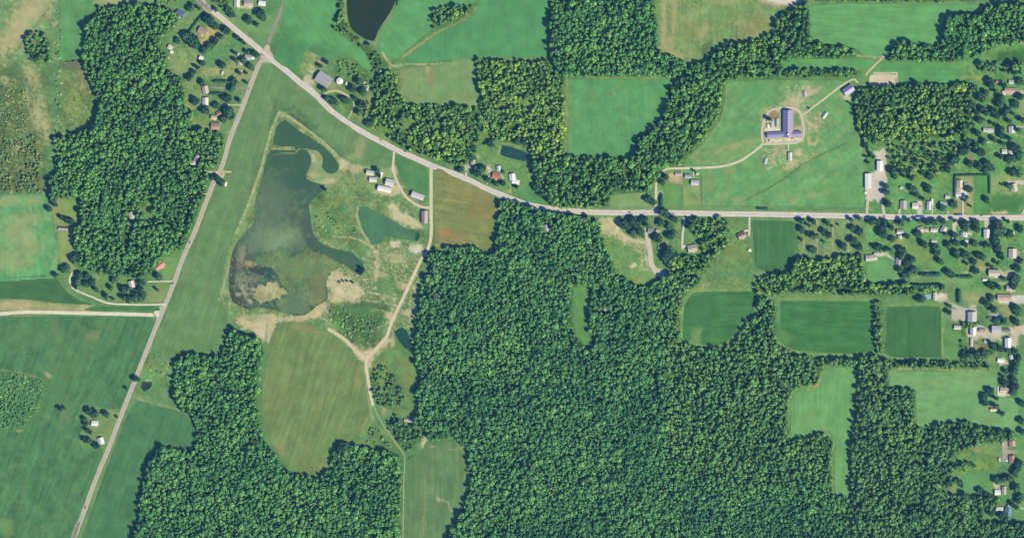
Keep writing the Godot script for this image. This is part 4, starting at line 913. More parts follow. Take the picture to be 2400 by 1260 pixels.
	poly(k, [1622, 770, 1644, 770, 1644, 810, 1600, 810, 1600, 800, 1622, 796], C(124, 168, 88), 0.85, 2, 2); ell(k, 1640, 725, 24, 30, 0, C(72, 150, 88), 0.5, 0.7); ell(k, 1840, 790, 20, 14, 30, C(100, 166, 84), 0.6); ell(k, 2120, 800, 6, 6, 0, C(96, 158, 94), 0.5); ell(k, 1900, 740, 60, 10, 0, C(60, 132, 80), 0.6); ell(k, 1900, 990, 30, 24, 0, C(122, 182, 104), 0.6, 0.7); ell(k, 1970, 1130, 12, 30, 0, C(116, 182, 102), 0.7); ell(k, 2180, 895, 60, 6, 4, C(134, 180, 108), 0.6); ell(k, 2280, 890, 30, 12, 10, C(134, 178, 104), 0.6, 0.7); ell(k, 2320, 985, 20, 10, 0, C(128, 172, 104), 0.5); ell(k, 2250, 950, 40, 26, 0, C(100, 176, 106), 0.5, 0.7)
	ell(k, 970, 400, 30, 16, 30, C(76, 158, 96), 0.6); ell(k, 962, 395, 5, 6, 0, C(120, 158, 92), 0.6); ell(k, 1237, 457, 4, 2, 0, C(120, 150, 96), 0.5)

	var yard := [1790, 170, 1960, 170, 2000, 330, 1900, 400, 1790, 400]
	blotch(k, yard, C(176, 180, 112), 0.3, 1.2, 0.7, 11.0); blotch(k, [1844, 200, 1925, 196, 1900, 260, 1935, 262, 1935, 305, 1890, 312, 1880, 262, 1850, 256], C(212, 194, 150), 0.05, 1.6, 0.8, 21.0); blotch(k, [1790, 345, 1910, 350, 1910, 372, 1860, 400, 1795, 396], C(214, 194, 148), 0.06, 1.4, 0.85, 41.0)
	blotch(k, [1600, 190, 2030, 186, 2030, 490, 1600, 490], C(142, 180, 104), 0.24, 0.5, 0.6, 51.0); blotch(k, [1600, 190, 2030, 186, 2030, 490, 1600, 490], C(84, 170, 98), 0.16, 0.6, 0.5, 351.0)
	blotch(k, [1331, 185, 1590, 185, 1480, 370, 1330, 360], C(118, 178, 106), 0.22, 0.6, 0.5, 61.0)
	blotch(k, [-96, 744, 362, 744, 284, 956, 190, 1186, 130, 1350, -96, 1350], C(108, 160, 96), 0.2, 0.4, 0.5, 71.0)
	blotch(k, [-96, 460, 120, 454, 142, 630, -96, 660], C(168, 182, 116), 0.16, 0.6, 0.6, 81.0)
	blotch(k, [1546, -60, 1770, -60, 1816, 76, 1693, 99, 1618, 148, 1541, 112], C(176, 176, 112), 0.2, 0.7, 0.6, 91.0)
	blotch(k, [936, 162, 1106, 141, 1124, 228, 1112, 250, 938, 220], C(148, 178, 112), 0.16, 0.7, 0.5, 101.0)
	blotch(k, [406, 160, 915, 160, 915, 393, 524, 795, 362, 932], C(132, 166, 104), 0.24, 0.5, 0.45, 111.0)

	# ================ water
	water([633, 364, 660, 357, 690, 358, 700, 347, 742, 353, 757, 372, 753, 392, 766, 405, 787, 405, 795, 388, 780, 366, 763, 347, 733, 326, 700, 306, 681, 290, 667, 281, 650, 293, 643, 315, 640, 339, 690, 345, 692, 352, 640, 352, 634, 354, 626, 364, 620, 385, 612, 420, 600, 460, 593, 500, 596, 521, 588, 529, 568, 552, 549, 577, 540, 607, 535, 647, 537, 687, 548, 710, 582, 725, 606, 720, 640, 726, 658, 731, 682, 738, 713, 738, 742, 717, 768, 700, 764, 660, 774, 636, 800, 618, 827, 634, 840, 640, 853, 627, 847, 613, 827, 593, 800, 586, 773, 579, 748, 566, 733, 543, 727, 507, 723, 478, 743, 458, 763, 444, 759, 433, 718, 420, 721, 400, 729, 384, 728, 368, 716, 350, 702, 350, 692, 360, 660, 360], C(66, 112, 88), "large murky quarry pond with algae and a sand bar", "pond")
	var p := crop_paint
	for e in [[690, 310, 60, 40, 40], [770, 380, 26, 30, 0], [680, 400, 60, 50, 0]]: ell(p, e[0], e[1], e[2], e[3], e[4], C(58, 104, 88), 0.8, 0.5)
	for e in [[640, 470, 50, 60, 20], [680, 540, 44, 26, 0], [620, 530, 36, 30, 40]]: ell(p, e[0], e[1], e[2], e[3], e[4], C(98, 130, 100), 0.85, 0.6, 0.5)
	ell(p, 635, 450, 22, 12, 20, C(96, 116, 96), 0.7, 0.7, 0.6); ell(p, 670, 500, 40, 60, 10, C(76, 106, 92), 0.7, 0.7, 0.6); ell(p, 645, 560, 60, 30, -5, C(122, 158, 112), 0.95, 0.6, 0.5); ell(p, 640, 500, 36, 40, 10, C(90, 128, 100), 0.7, 0.7, 0.6); ell(p, 700, 575, 24, 14, 0, C(96, 124, 98), 0.7, 0.5, 0.6)
	ell(p, 700, 430, 40, 20, 10, C(58, 104, 92), 0.8, 0.6); ell(p, 725, 550, 16, 36, -20, C(74, 92, 96), 0.8, 0.5); ell(p, 570, 600, 30, 50, 15, C(88, 104, 98), 0.9, 0.5, 0.5); ell(p, 565, 600, 8, 22, 10, C(150, 156, 116), 0.7, 0.5, 0.5); ell(p, 600, 565, 26, 24, 0, C(104, 138, 104), 0.8, 0.5); ell(p, 588, 618, 14, 7, 10, C(186, 172, 108), 0.8, 0.4, 0.6); ell(p, 560, 622, 18, 6, -5, C(140, 122, 98), 0.8, 0.5, 0.5)
	ell(p, 570, 680, 40, 46, 0, C(82, 98, 88), 0.95, 0.4, 0.5); ell(p, 562, 650, 20, 12, 0, C(130, 150, 122), 0.8, 0.5, 0.6); ell(p, 590, 655, 24, 10, 0, C(126, 140, 112), 0.7, 0.5, 0.6); ell(p, 545, 640, 7, 60, 4, C(66, 80, 92), 0.8, 0.4); ell(p, 555, 705, 26, 10, 35, C(66, 78, 84), 0.8, 0.5)
	for e in [[575, 690, 8, 6], [585, 705, 7, 5], [560, 690, 5, 5], [570, 672, 6, 8], [600, 690, 8, 5], [592, 678, 5, 6]]: ell(p, e[0], e[1], e[2], e[3], 0, C(176, 176, 140), 0.7, 0.5, 0.8)
	ell(p, 622, 636, 22, 12, 20, C(50, 92, 96), 0.95, 0.4, 0.5); ell(p, 600, 630, 26, 6, 0, C(72, 78, 84), 0.8, 0.4); ell(p, 650, 640, 8, 18, -30, C(86, 92, 92), 0.7, 0.5)
	blotch(p, [590, 460, 740, 440, 740, 580, 680, 604, 600, 604, 540, 640], C(112, 142, 104), 0.2, 0.45, 0.5, 15.0); blotch(p, [530, 600, 640, 600, 660, 725, 530, 725], C(60, 84, 82), 0.2, 1.1, 0.6, 215.0); blotch(p, [530, 600, 680, 600, 680, 725, 530, 725], C(156, 160, 118), 0.26, 1.4, 0.6, 415.0)
	water([841, 484, 854, 482, 877, 493, 910, 510, 940, 530, 963, 537, 984, 542, 985, 555, 977, 565, 950, 562, 912, 556, 898, 554, 896, 568, 873, 575, 863, 560, 848, 533, 840, 507], C(72, 134, 96), "smaller teal green pond between the quarry lane and the large pond", "pond")
	water([812, -60, 812, 0, 814, 37, 820, 60, 833, 77, 857, 92, 876, 95, 887, 70, 907, 40, 926, 4, 940, -60], C(46, 70, 66), "dark blue pond at the top edge between green fields", "pond")
	water([1178, 341, 1200, 345, 1238, 359, 1231, 377, 1200, 371, 1173, 362], C(38, 88, 98), "small rectangular dark teal pond behind the red roofed house", "pond")
	water([924, 777, 941, 767, 953, 774, 962, 800, 963, 820, 950, 817, 934, 797], C(38, 88, 90), "small dark teal pond in the shade of the big wood's edge", "pond")
	water([331, 896, 340, 889, 354, 890, 356, 900, 348, 912, 336, 918, 329, 910], C(48, 84, 88), "tiny pond with bright green algae beside the lower country road", "pond")
	ell(p, 348, 888, 12, 6, -10, C(166, 200, 90), 0.95, 0.3); ell(p, 342, 904, 9, 8, 0, C(44, 66, 84), 0.8, 0.4)
	ell(p, 960, 545, 24, 8, 5, C(66, 122, 90), 0.6); ell(p, 979, 556, 6, 9, 0, C(40, 70, 86), 0.8, 0.4)

var waters := []

func water(a: Array, c: Color, label: String, category: String):
	poly(crop_paint, wider(a), c, 1.0, 0.0, 0.0, 0.16)
	waters.append([a, label, category])

func build_waters():
	for w in waters: structure("pond", sheet(wobbly(w[0], 1.6), 0.08, crop_paint), mats.water, w[1], w[2])
	# reed bed and sand bar standing out of the big pond
	poly(crop_paint, [603, 602, 627, 590, 660, 583, 672, 592, 681, 604, 700, 590, 720, 580, 745, 588, 790, 612, 805, 622, 774, 640, 762, 664, 766, 700, 742, 717, 713, 737, 682, 737, 657, 730, 640, 700, 672, 690, 672, 678, 655, 662, 648, 640, 628, 628, 600, 620], C(114, 150, 96), 1.0, 3, 2, 0.35)
	blotch(crop_paint, [600, 580, 810, 580, 770, 740, 640, 735], C(82, 128, 92), 0.12, 1.0, 0.7, 3.0); blotch(crop_paint, [600, 580, 810, 580, 770, 740, 640, 735], C(146, 158, 106), 0.26, 1.3, 0.6, 93.0)
	ell(crop_paint, 690, 712, 34, 20, 0, C(96, 136, 110), 0.85, 0.6); ell(crop_paint, 745, 680, 18, 36, 5, C(124, 134, 96), 0.8, 0.6); ell(crop_paint, 690, 630, 40, 26, 0, C(112, 152, 96), 0.6, 0.6); ell(crop_paint, 610, 612, 18, 10, 0, C(98, 150, 104), 0.8); ell(crop_paint, 730, 720, 8, 4, 20, C(50, 84, 84), 0.8)
	structure("reed_bed", sheet(wobbly([604, 602, 627, 591, 660, 584, 670, 594, 680, 605, 700, 591, 720, 581, 745, 589, 788, 612, 802, 622, 774, 639, 763, 662, 766, 700, 742, 716, 713, 735, 682, 736, 658, 729, 648, 706, 668, 696, 674, 680, 657, 664, 650, 642, 630, 628, 602, 620], 8.0, 4.0), 0.6, crop_paint, 0.55), mats.crop, "wide green reed bed filling the lower half of the large pond", "reed bed")
	poly(crop_paint, [590, 672, 620, 662, 640, 658, 652, 670, 670, 676, 670, 690, 650, 700, 620, 712, 600, 715], C(192, 184, 132), 1.0, 4, 2, 0.2)
	ell(crop_paint, 660, 688, 12, 12, 0, C(172, 176, 104), 0.8); ell(crop_paint, 632, 696, 6, 10, 20, C(140, 146, 120), 0.7); ell(crop_paint, 604, 692, 10, 14, 0, C(160, 160, 108), 0.7); ell(crop_paint, 625, 708, 20, 6, -20, C(180, 180, 120), 0.6)
	blotch(crop_paint, [585, 650, 680, 650, 680, 720, 585, 720], C(150, 160, 104), 0.1, 1.6, 0.7, 5.0)
	structure("sand_bar", sheet(wobbly([596, 676, 620, 664, 638, 659, 650, 670, 669, 677, 670, 690, 648, 699, 626, 708, 608, 712, 600, 700], 11.0, 4.0), 0.3, crop_paint, 0.28), mats.crop, "tan sand bar in the lower left of the large pond", "sand bar")

# ------------------------------------------------------------------ roads, lanes and tracks
func build_roads():
	var asphalt := C(196, 182, 168); var gravel := C(232, 224, 200); var dirt := C(226, 210, 170); var dark_asphalt := C(158, 156, 146)
	var r := mats.gravel as Material
	var main_line := [-400, -900, 420, -50, 462, -4, 480, 13, 520, 43, 560, 77, 597, 107, 633, 137, 667, 163, 707, 197, 740, 223, 773, 257, 813, 287, 860, 315, 893, 332, 933, 353, 967, 368, 1017, 390, 1067, 408, 1093, 419, 1150, 446, 1200, 466, 1233, 478, 1273, 486, 1310, 491, 1367, 496, 1433, 498, 1533, 498, 1600, 499, 1700, 501, 1800, 502, 1900, 504, 2000, 506, 2100, 508, 2200, 509, 2300, 510, 2400, 510, 2600, 511, 4200, 520]
	var west_line := [-400, 2700, 130, 1350, 172, 1260, 199, 1190, 223, 1123, 255, 1047, 283, 973, 313, 897, 338, 833, 370, 753, 387, 713, 405, 667, 430, 600, 457, 540, 477, 487, 500, 428, 515, 400, 523, 380, 540, 320, 567, 253, 597, 173, 608, 148, 620, 130]
	var o := structure("road", ribbon(main_line, 12.4, 0.12, C(226, 212, 200)), r, "wide pale main road running from the top left to the right edge", "road")
	part("carriageway", ribbon(main_line, 9.4, 0.18, C(222, 209, 210), 0.0, 0.2), r, o)
	part("centre_line", ribbon(main_line, 0.45, 0.24, C(214, 190, 120), 0.0, 0.0), r, o)
	o = structure("road", ribbon(west_line, 10.6, 0.13, C(200, 192, 158)), r, "straight grey country road slanting from the bottom left up to the junction", "road")
	part("carriageway", ribbon(west_line, 7.8, 0.19, C(198, 188, 180), 0.0, 0.2), r, o)
	part("centre_line", ribbon(west_line, 0.4, 0.25, C(196, 180, 120), 0.0, 0.0), r, o)
	o = structure("road", ribbon([622, 122, 633, 87, 650, 43, 667, 0, 684, -50], 8.0, 0.14, dark_asphalt), r, "dark grey side road leaving the junction towards the top edge", "road")
	structure("road", ribbon([-90, 742, 0, 735, 67, 731, 167, 733, 300, 736, 367, 738, 380, 738], 8.0, 0.15, gravel), r, "white gravel road at the left edge joining the country road", "road")
	var flare := [604, 152, 611, 118, 628, 100, 634, 118, 644, 140, 636, 148, 622, 147]
	poly(crop_paint, flare, C(206, 192, 176), 1.0, 2, 2, 0.06)
	structure("road_junction", sheet(wobbly(flare, 0.8), 0.16, crop_paint), r, "pale paved junction where the side road meets the main road", "junction")
	flare = [356, 733, 378, 716, 374, 752, 366, 746]
	poly(crop_paint, flare, gravel, 1.0, 2, 2, 0.06)
	structure("road_junction", sheet(wobbly(flare, 0.8), 0.17, crop_paint), r, "white flared mouth of the gravel road at the country road", "junction")
	var layer_up := 0.40
	for l in [
		["driveway", [388, 713, 327, 714, 293, 713, 253, 710, 213, 695, 174, 678, 163, 663, 163, 650, 170, 636], 4.0, gravel, "long thin white driveway curving round the lower left of the left wood"],
		["driveway", [345, 660, 372, 659, 404, 659], 3.0, gravel, "short pale driveway from the country road towards the pink roofed house"],
		["driveway", [374, 454, 420, 453, 460, 454, 489, 455], 3.2, C(204, 200, 166), "straight pale driveway into the left wood above the hidden house"],
		["driveway", [478, 402, 500, 403, 520, 402, 542, 403], 4.0, C(206, 196, 150), "short tan track crossing the country road"],
		["driveway", [508, 400, 514, 412, 521, 414, 524, 405], 7.0, C(210, 196, 172), "small pale turnout beside the country road near the white tank"],
		["driveway", [494, 204, 520, 206, 560, 207, 584, 207], 5.0, C(158, 156, 150), "grey paved driveway between two hedges at the upper left houses"],
		["driveway", [522, 245, 548, 246, 568, 246], 2.6, C(214, 206, 186), "thin white driveway left of the country road below the hedged houses"],
		["driveway", [738, 226, 760, 220, 772, 214, 790, 213, 808, 220, 826, 230], 4.6, C(214, 202, 160), "tan curved driveway below the white grain bin"],
		["driveway", [816, 278, 824, 262, 830, 250, 828, 238], 3.2, C(206, 196, 150), "short tan driveway rising from the main road among yard trees"],
		["driveway", [847, 203, 856, 192, 868, 187], 4.2, C(210, 198, 150), "short tan spur beside the teal shed"],
		["lane", [1010, 392, 1010, 420, 1010, 487, 1010, 553, 1000, 588, 987, 608, 968, 647, 950, 687, 934, 720, 918, 753, 906, 787, 880, 818, 858, 842, 861, 880, 867, 918, 874, 950], 7.4, dirt, "pale dirt quarry lane running south from the main road to a fork"],
		["lane", [858, 842, 838, 826, 808, 796, 788, 782, 768, 770], 8.0, C(222, 202, 164), "short sandy lane fork going up to the left of the oval field"],
		["track", [874, 950, 890, 982, 910, 1013, 933, 1045, 948, 1072, 946, 1120, 945, 1180, 944, 1340], 3.2, C(166, 186, 136), "thin field track continuing south along the wood edge"],
		["lane", [923, 356, 922, 375, 921, 395, 928, 420, 938, 440, 950, 460, 970, 476, 990, 485, 1006, 486], 5.4, dirt, "tan farm lane past the white roofed farm buildings"],
		["driveway", [1536, 496, 1537, 474, 1538, 450, 1538, 430, 1543, 412, 1556, 400, 1568, 395, 1600, 394, 1650, 393, 1690, 390, 1733, 378, 1767, 356, 1790, 336], 5.2, C(224, 214, 182), "long pale curved driveway up to the purple roofed barn"],
		["driveway", [1790, 338, 1786, 310, 1792, 282, 1806, 260, 1833, 253, 1862, 254, 1876, 266, 1883, 290, 1884, 318, 1870, 333, 1830, 337, 1790, 337], 4.6, C(222, 206, 182), "oval pale drive circling the purple roofed barn"],
		["track", [1883, 270, 1908, 250, 1940, 226, 1966, 206, 1990, 190, 2004, 186, 2012, 194], 4.2, C(222, 206, 164), "straight tan track from the big barn to the upper right barn"],
		["track", [2030, 176, 2036, 168, 2048, 156, 2060, 144, 2076, 128], 5.0, C(206, 196, 158), "short tan farm track between the arena and the upper right field"],
		["driveway", [1848, 337, 1849, 350, 1849, 358], 2.8, C(222, 216, 180), "narrow pale path down to the small white barn"],
		["driveway", [1598, 396, 1599, 404, 1599, 432], 2.8, C(210, 200, 150), "short pale path beside the first grey shed"],
		["driveway", [1626, 396, 1626, 416], 2.8, C(216, 210, 176), "short pale path to the largest grey shed"],
		["driveway", [1604, 508, 1603, 530, 1600, 555, 1600, 584], 4.8, C(222, 216, 200), "straight white driveway to the tan roofed house south of the road"],
		["driveway", [1600, 578, 1606, 577, 1612, 576], 5.0, C(226, 222, 214), "white apron in front of the tan roofed house"],
		["driveway", [1757, 507, 1757, 530, 1756, 553], 4.4, C(224, 214, 194), "straight cream driveway beside the red brown house"],
		["driveway", [1756, 540, 1748, 540, 1742, 546], 4.6, C(226, 212, 196), "cream apron at the red brown house"],
		["driveway", [1531, 504, 1531, 520, 1530, 534], 2.8, C(156, 162, 150), "narrow grey driveway among the yard trees south of the road"],
		["lane", [1515, 534, 1519, 560, 1524, 590, 1526, 615, 1536, 634, 1552, 645, 1562, 640], 12.0, C(214, 202, 180), "wide pale gravel lane winding down the glade"],
		["driveway", [2033, 503, 2033, 480, 2036, 466], 6.6, C(214, 200, 182), "left arm of the forked lot entrance north of the main road"],
		["driveway", [2073, 503, 2069, 480, 2064, 466], 6.6, C(214, 200, 182), "right arm of the forked lot entrance north of the main road"],
		["driveway", [2109, 504, 2109, 494, 2110, 488], 6.0, C(212, 200, 182), "short pale driveway below the tan and grey house"],
		["driveway", [2186, 504, 2186, 484, 2185, 466], 3.6, C(216, 206, 182), "narrow driveway with the white trailer"],
		["driveway", [2258, 503, 2258, 480, 2257, 462], 4.4, C(222, 210, 182), "straight cream driveway to the hedged white yard"],
		["driveway", [2223, 502, 2223, 494], 4.0, C(206, 200, 170), "stub of driveway beside the round shade tree"],
		["driveway", [2395, 504, 2402, 494, 2408, 470], 6.0, C(210, 196, 178), "side road mouth at the right edge north of the main road"],
		["driveway", [1142, 432, 1144, 420, 1148, 408], 3.4, C(212, 204, 160), "short tan driveway up to the red roofed house"],
		["driveway", [1091, 414, 1092, 404], 5.0, C(222, 212, 196), "short pale driveway to the grey house by the road bend"],
	]:
		layer_up += 0.012
		structure(l[0], ribbon(l[1], l[2], layer_up, l[3]), r, l[4], l[0])

# ------------------------------------------------------------------ woods: [label, outline, glades, spacing, crown size, gap share, palette]
func woods() -> Array:
	return [
	["dense dark wood in the upper left, reaching down to the white driveway", [230, 20, 300, 12, 377, 13, 402, 26, 385, 55, 372, 85, 366, 110, 385, 125, 393, 143, 383, 167, 423, 187, 433, 213, 430, 255, 460, 268, 440, 285, 443, 300, 480, 308, 522, 312, 524, 340, 508, 385, 485, 400, 482, 450, 468, 480, 450, 528, 430, 580, 412, 588, 392, 594, 372, 612, 352, 640, 333, 655, 300, 647, 253, 645, 213, 632, 173, 617, 188, 603, 172, 573, 172, 543, 190, 520, 187, 463, 117, 466, 117, 425, 132, 400, 128, 322, 155, 318, 213, 300, 233, 267, 230, 233, 207, 193, 197, 143, 196, 110, 203, 60, 217, 37], [[309, 507, 13, 14], [307, 526, 9, 9], [340, 488, 12, 16], [352, 512, 22, 12], [457, 376, 13, 15], [350, 262, 8, 3], [460, 455, 26, 3], [295, 560, 12, 20], [408, 471, 7, 5], [447, 471, 6, 7], [443, 495, 6, 9], [505, 296, 13, 10], [502, 275, 8, 6], [415, 410, 5, 5], [350, 478, 8, 16]], 8.6, 1.0, 0.1, 0],
	["large wood at the bottom left between the dark field and the oval field", [527, 800, 540, 776, 552, 772, 572, 786, 598, 788, 616, 806, 612, 850, 604, 890, 600, 920, 606, 978, 622, 1034, 650, 1080, 690, 1112, 745, 1122, 772, 1094, 776, 1062, 800, 1040, 830, 1048, 880, 1052, 920, 1058, 938, 1074, 938, 1340, 315, 1340, 320, 1220, 332, 1150, 347, 1092, 362, 1057, 400, 1047, 450, 1062, 462, 1030, 458, 990, 440, 970, 410, 945, 404, 900, 412, 848, 430, 830, 518, 832], [], 8.4, 0.98, 0.05, 1],
	["huge central wood filling the bottom middle of the picture", [1168, 472, 1205, 470, 1240, 484, 1290, 499, 1340, 504, 1405, 514, 1410, 560, 1428, 600, 1450, 642, 1480, 662, 1510, 674, 1537, 660, 1556, 652, 1572, 640, 1600, 640, 1640, 650, 1640, 664, 1606, 690, 1595, 720, 1594, 798, 1640, 814, 1696, 814, 1727, 794, 1747, 762, 1776, 738, 1782, 690, 1815, 705, 1822, 808, 1872, 832, 1950, 842, 2000, 838, 2012, 862, 1932, 856, 1924, 876, 1916, 898, 1863, 908, 1847, 938, 1846, 1034, 1900, 1022, 1932, 1014, 1953, 1036, 1950, 1080, 1951, 1164, 1994, 1166, 2000, 1340, 1050, 1340, 1049, 1256, 1076, 1212, 1092, 1180, 1098, 1110, 1100, 1056, 1066, 1032, 1004, 1028, 992, 1008, 968, 984, 984, 955, 974, 913, 988, 893, 976, 850, 966, 800, 982, 773, 968, 747, 980, 727, 986, 680, 994, 648, 1010, 640, 1000, 600, 1020, 586, 1062, 580, 1110, 580, 1150, 594, 1160, 566, 1170, 552, 1168, 500], [[1281, 533, 9, 12], [1347, 576, 6, 5], [1360, 690, 25, 24], [1360, 740, 23, 54], [1378, 798, 19, 20], [1404, 678, 5, 18], [1412, 728, 18, 8], [1296, 515, 5, 12], [1040, 590, 16, 6]], 8.2, 0.94, 0.07, 2],
	["lower right wood between the L shaped field and the yards", [2012, 862, 2010, 838, 2052, 832, 2086, 848, 2216, 850, 2244, 862, 2100, 858, 2080, 874, 2081, 907, 2143, 916, 2146, 1002, 2216, 994, 2264, 988, 2296, 1002, 2374, 1012, 2376, 1026, 2330, 1034, 2290, 1040, 2258, 1052, 2222, 1080, 2196, 1104, 2186, 1140, 2230, 1158, 2300, 1166, 2334, 1166, 2340, 1180, 2310, 1196, 2304, 1220, 2400, 1230, 2480, 1228, 2480, 1340, 2000, 1340, 1996, 1166, 1994, 1110, 2000, 1030, 2010, 945], [[2155, 1080, 18, 10], [2130, 1030, 20, 5], [2140, 1182, 22, 6], [2325, 1206, 18, 12]], 8.8, 1.0, 0.12, 3],
	["north wood at the top right of the big bright green field", [1292, -60, 1538, -60, 1538, 118, 1575, 136, 1616, 154, 1592, 178, 1330, 179, 1310, 172, 1294, 146, 1288, 100], [], 8.6, 1.02, 0.06, 1],
	["long diagonal band of woodland between the framed field and the estate pasture", [1618, 154, 1650, 140, 1695, 107, 1750, 101, 1800, 84, 1820, 76, 1818, 44, 1850, 26, 1892, 2, 1898, 45, 1896, 99, 1960, 108, 2000, 116, 2010, 128, 1960, 136, 1852, 135, 1832, 148, 1828, 182, 1704, 184, 1692, 230, 1678, 282, 1638, 338, 1598, 380, 1552, 398, 1536, 430, 1526, 446, 1436, 450, 1425, 484, 1300, 486, 1270, 450, 1252, 425, 1250, 378, 1330, 364, 1400, 369, 1480, 375, 1494, 353, 1498, 320, 1537, 296, 1558, 267, 1568, 233, 1566, 206, 1594, 183], [[1760, 172, 20, 4], [1545, 400, 10, 8], [1700, 150, 8, 10], [1470, 400, 8, 14]], 9.2, 1.06, 0.14, 4],
	["open sunlit wood with yellowish gaps above the bend of the main road", [1112, 138, 1200, 140, 1284, 146, 1322, 186, 1322, 360, 1252, 374, 1240, 360, 1232, 346, 1200, 334, 1170, 330, 1136, 342, 1112, 360, 1088, 390, 1030, 376, 960, 350, 876, 304, 862, 285, 878, 240, 874, 190, 890, 168, 930, 172, 934, 222, 958, 245, 1034, 248, 1114, 254, 1130, 228, 1120, 187], [[900, 310, 20, 10], [960, 290, 16, 9], [1030, 300, 12, 7], [1140, 322, 16, 16], [1240, 250, 10, 16], [1218, 222, 10, 8], [1180, 250, 10, 8], [1125, 345, 16, 12], [1208, 342, 36, 12]], 8.8, 0.86, 0.24, 5],
	["north-east wood at the top right corner", [2219, 38, 2300, 34, 2312, 16, 2382, 8, 2480, 24, 2480, 94, 2350, 104, 2282, 136, 2232, 144, 2082, 140, 2082, 120, 2110, 99, 2150, 105, 2196, 105, 2214, 86], [], 8.8, 1.02, 0.08, 1],
	["east wood between the purple barn and the right hand gardens", [2010, 208, 2100, 206, 2250, 202, 2264, 186, 2280, 200, 2276, 224, 2286, 262, 2272, 296, 2262, 322, 2200, 328, 2110, 332, 2050, 336, 2018, 325, 2006, 300, 2002, 262, 2008, 232], [[2265, 215, 8, 8], [2240, 300, 14, 10], [2200, 318, 18, 8], [2262, 270, 8, 14]], 9.6, 0.98, 0.17, 5],
	["overgrown orchard of small yellowish trees south of the east wood", [2084, 336, 2262, 332, 2252, 372, 2230, 402, 2170, 412, 2088, 420, 2080, 392], [[2150, 400, 12, 6], [2200, 352, 12, 6]], 10.4, 0.74, 0.2, 9],
	["belt of trees between the graveyard and the row of dark fields", [1862, 610, 1880, 602, 1910, 612, 1935, 606, 1965, 600, 2000, 600, 2022, 596, 2026, 640, 2030, 664, 2100, 664, 2212, 668, 2216, 678, 2120, 690, 2020, 690, 1900, 686, 1800, 690, 1776, 690, 1774, 652, 1800, 645, 1858, 636], [[1870, 668, 14, 8], [1990, 680, 18, 5], [1930, 640, 10, 8]], 9.0, 0.96, 0.16, 5],
	["leafy copse between two driveways south of the main road", [1610, 511, 1690, 512, 1712, 520, 1708, 545, 1712, 575, 1690, 590, 1672, 602, 1664, 625, 1650, 640, 1590, 640, 1566, 636, 1562, 600, 1572, 588, 1596, 600, 1640, 604, 1650, 592, 1640, 552, 1616, 538], [[1680, 570, 10, 8]], 9.2, 0.9, 0.2, 5],
	["narrow tree row above the estate pasture, longest of the hedgerows", [1836, 166, 1860, 162, 1900, 164, 1960, 164, 2018, 166, 2020, 176, 1960, 178, 1840, 180], [], 8.0, 0.9, 0.1, 6],
	["dark tree row along the lower edge of the strip field by the arena", [2018, 206, 2060, 203, 2110, 199, 2250, 197, 2256, 206, 2100, 211, 2014, 214], [], 8.0, 0.95, 0.05, 6],
	["small tree clump in the bright field right of the dark north pond", [1010, 28, 1032, 18, 1070, 14, 1106, 10, 1100, 30, 1064, 48, 1040, 58, 1016, 70, 1012, 52], [], 9.0, 0.85, 0.25, 6],
	["thicket along the left bank of the dark north pond", [784, -40, 808, -40, 808, 40, 816, 62, 840, 90, 868, 106, 886, 130, 904, 148, 890, 166, 872, 168, 872, 146, 852, 118, 826, 92, 800, 78, 782, 66, 794, 48, 788, 0], [[810, 40, 5, 30]], 9.4, 0.8, 0.3, 6],
	["bushy clump of dark trees in the far left meadow", [58, 110, 68, 74, 96, 70, 104, 92, 116, 112, 118, 140, 96, 150, 70, 142], [[90, 100, 8, 8]], 10.0, 0.9, 0.2, 6],
	["round edged thicket at the left edge inside the dark crop field", [-90, 876, 30, 872, 62, 882, 100, 894, 94, 948, 56, 1000, 0, 1006, -90, 1000], [], 7.4, 0.52, 0.14, 6],
	["scrubby woodland at the left edge above the hay field", [-90, 370, 10, 330, 80, 320, 96, 360, 92, 420, 98, 448, -90, 452], [[50, 380, 16, 10]], 8.5, 0.6, 0.4, 7],
	["thin scrub of low bushes at the left edge below the meadow track", [-90, 220, 20, 190, 60, 210, 70, 260, 60, 310, 20, 330, -90, 340], [[40, 230, 10, 10]], 7.0, 0.42, 0.42, 7],
	["tree belt between the square dark field and the wide dark field", [2052, 706, 2064, 704, 2068, 760, 2070, 826, 2052, 828, 2050, 760], [], 8.4, 0.85, 0.05, 6],
	["hedgerow of trees under the three dark fields at the right", [2096, 846, 2210, 846, 2252, 852, 2316, 846, 2318, 862, 2240, 864, 2110, 858], [], 9.4, 0.8, 0.2, 6],
	["mixed trees around the barns and yards in the lower right", [2254, 752, 2290, 752, 2306, 758, 2300, 766, 2262, 770, 2262, 812, 2290, 820, 2318, 818, 2330, 826, 2300, 844, 2256, 840, 2252, 790], [[2281, 776, 10, 12], [2279, 802, 6, 12], [2300, 806, 14, 8], [2245, 767, 12, 8], [2300, 790, 30, 5]], 10.0, 0.75, 0.25, 6],
	["ragged trees behind the lower right gardens above the blue roof", [2186, 1106, 2210, 1088, 2240, 1080, 2284, 1078, 2290, 1092, 2250, 1104, 2240, 1128, 2226, 1146, 2196, 1146], [], 10.0, 0.85, 0.25, 6],
	["shrubby hollow between the quarry lane and the reed bed", [770, 728, 800, 716, 830, 736, 870, 740, 890, 756, 880, 782, 862, 806, 826, 804, 806, 786, 800, 760, 776, 756], [[845, 742, 12, 6]], 10.0, 0.5, 0.3, 8],
	["bushes on the green spit between the two quarry ponds", [735, 475, 768, 446, 792, 474, 812, 505, 840, 545, 842, 566, 800, 556, 760, 558, 740, 540], [[790, 556, 24, 4]], 11.0, 0.42, 0.35, 8],
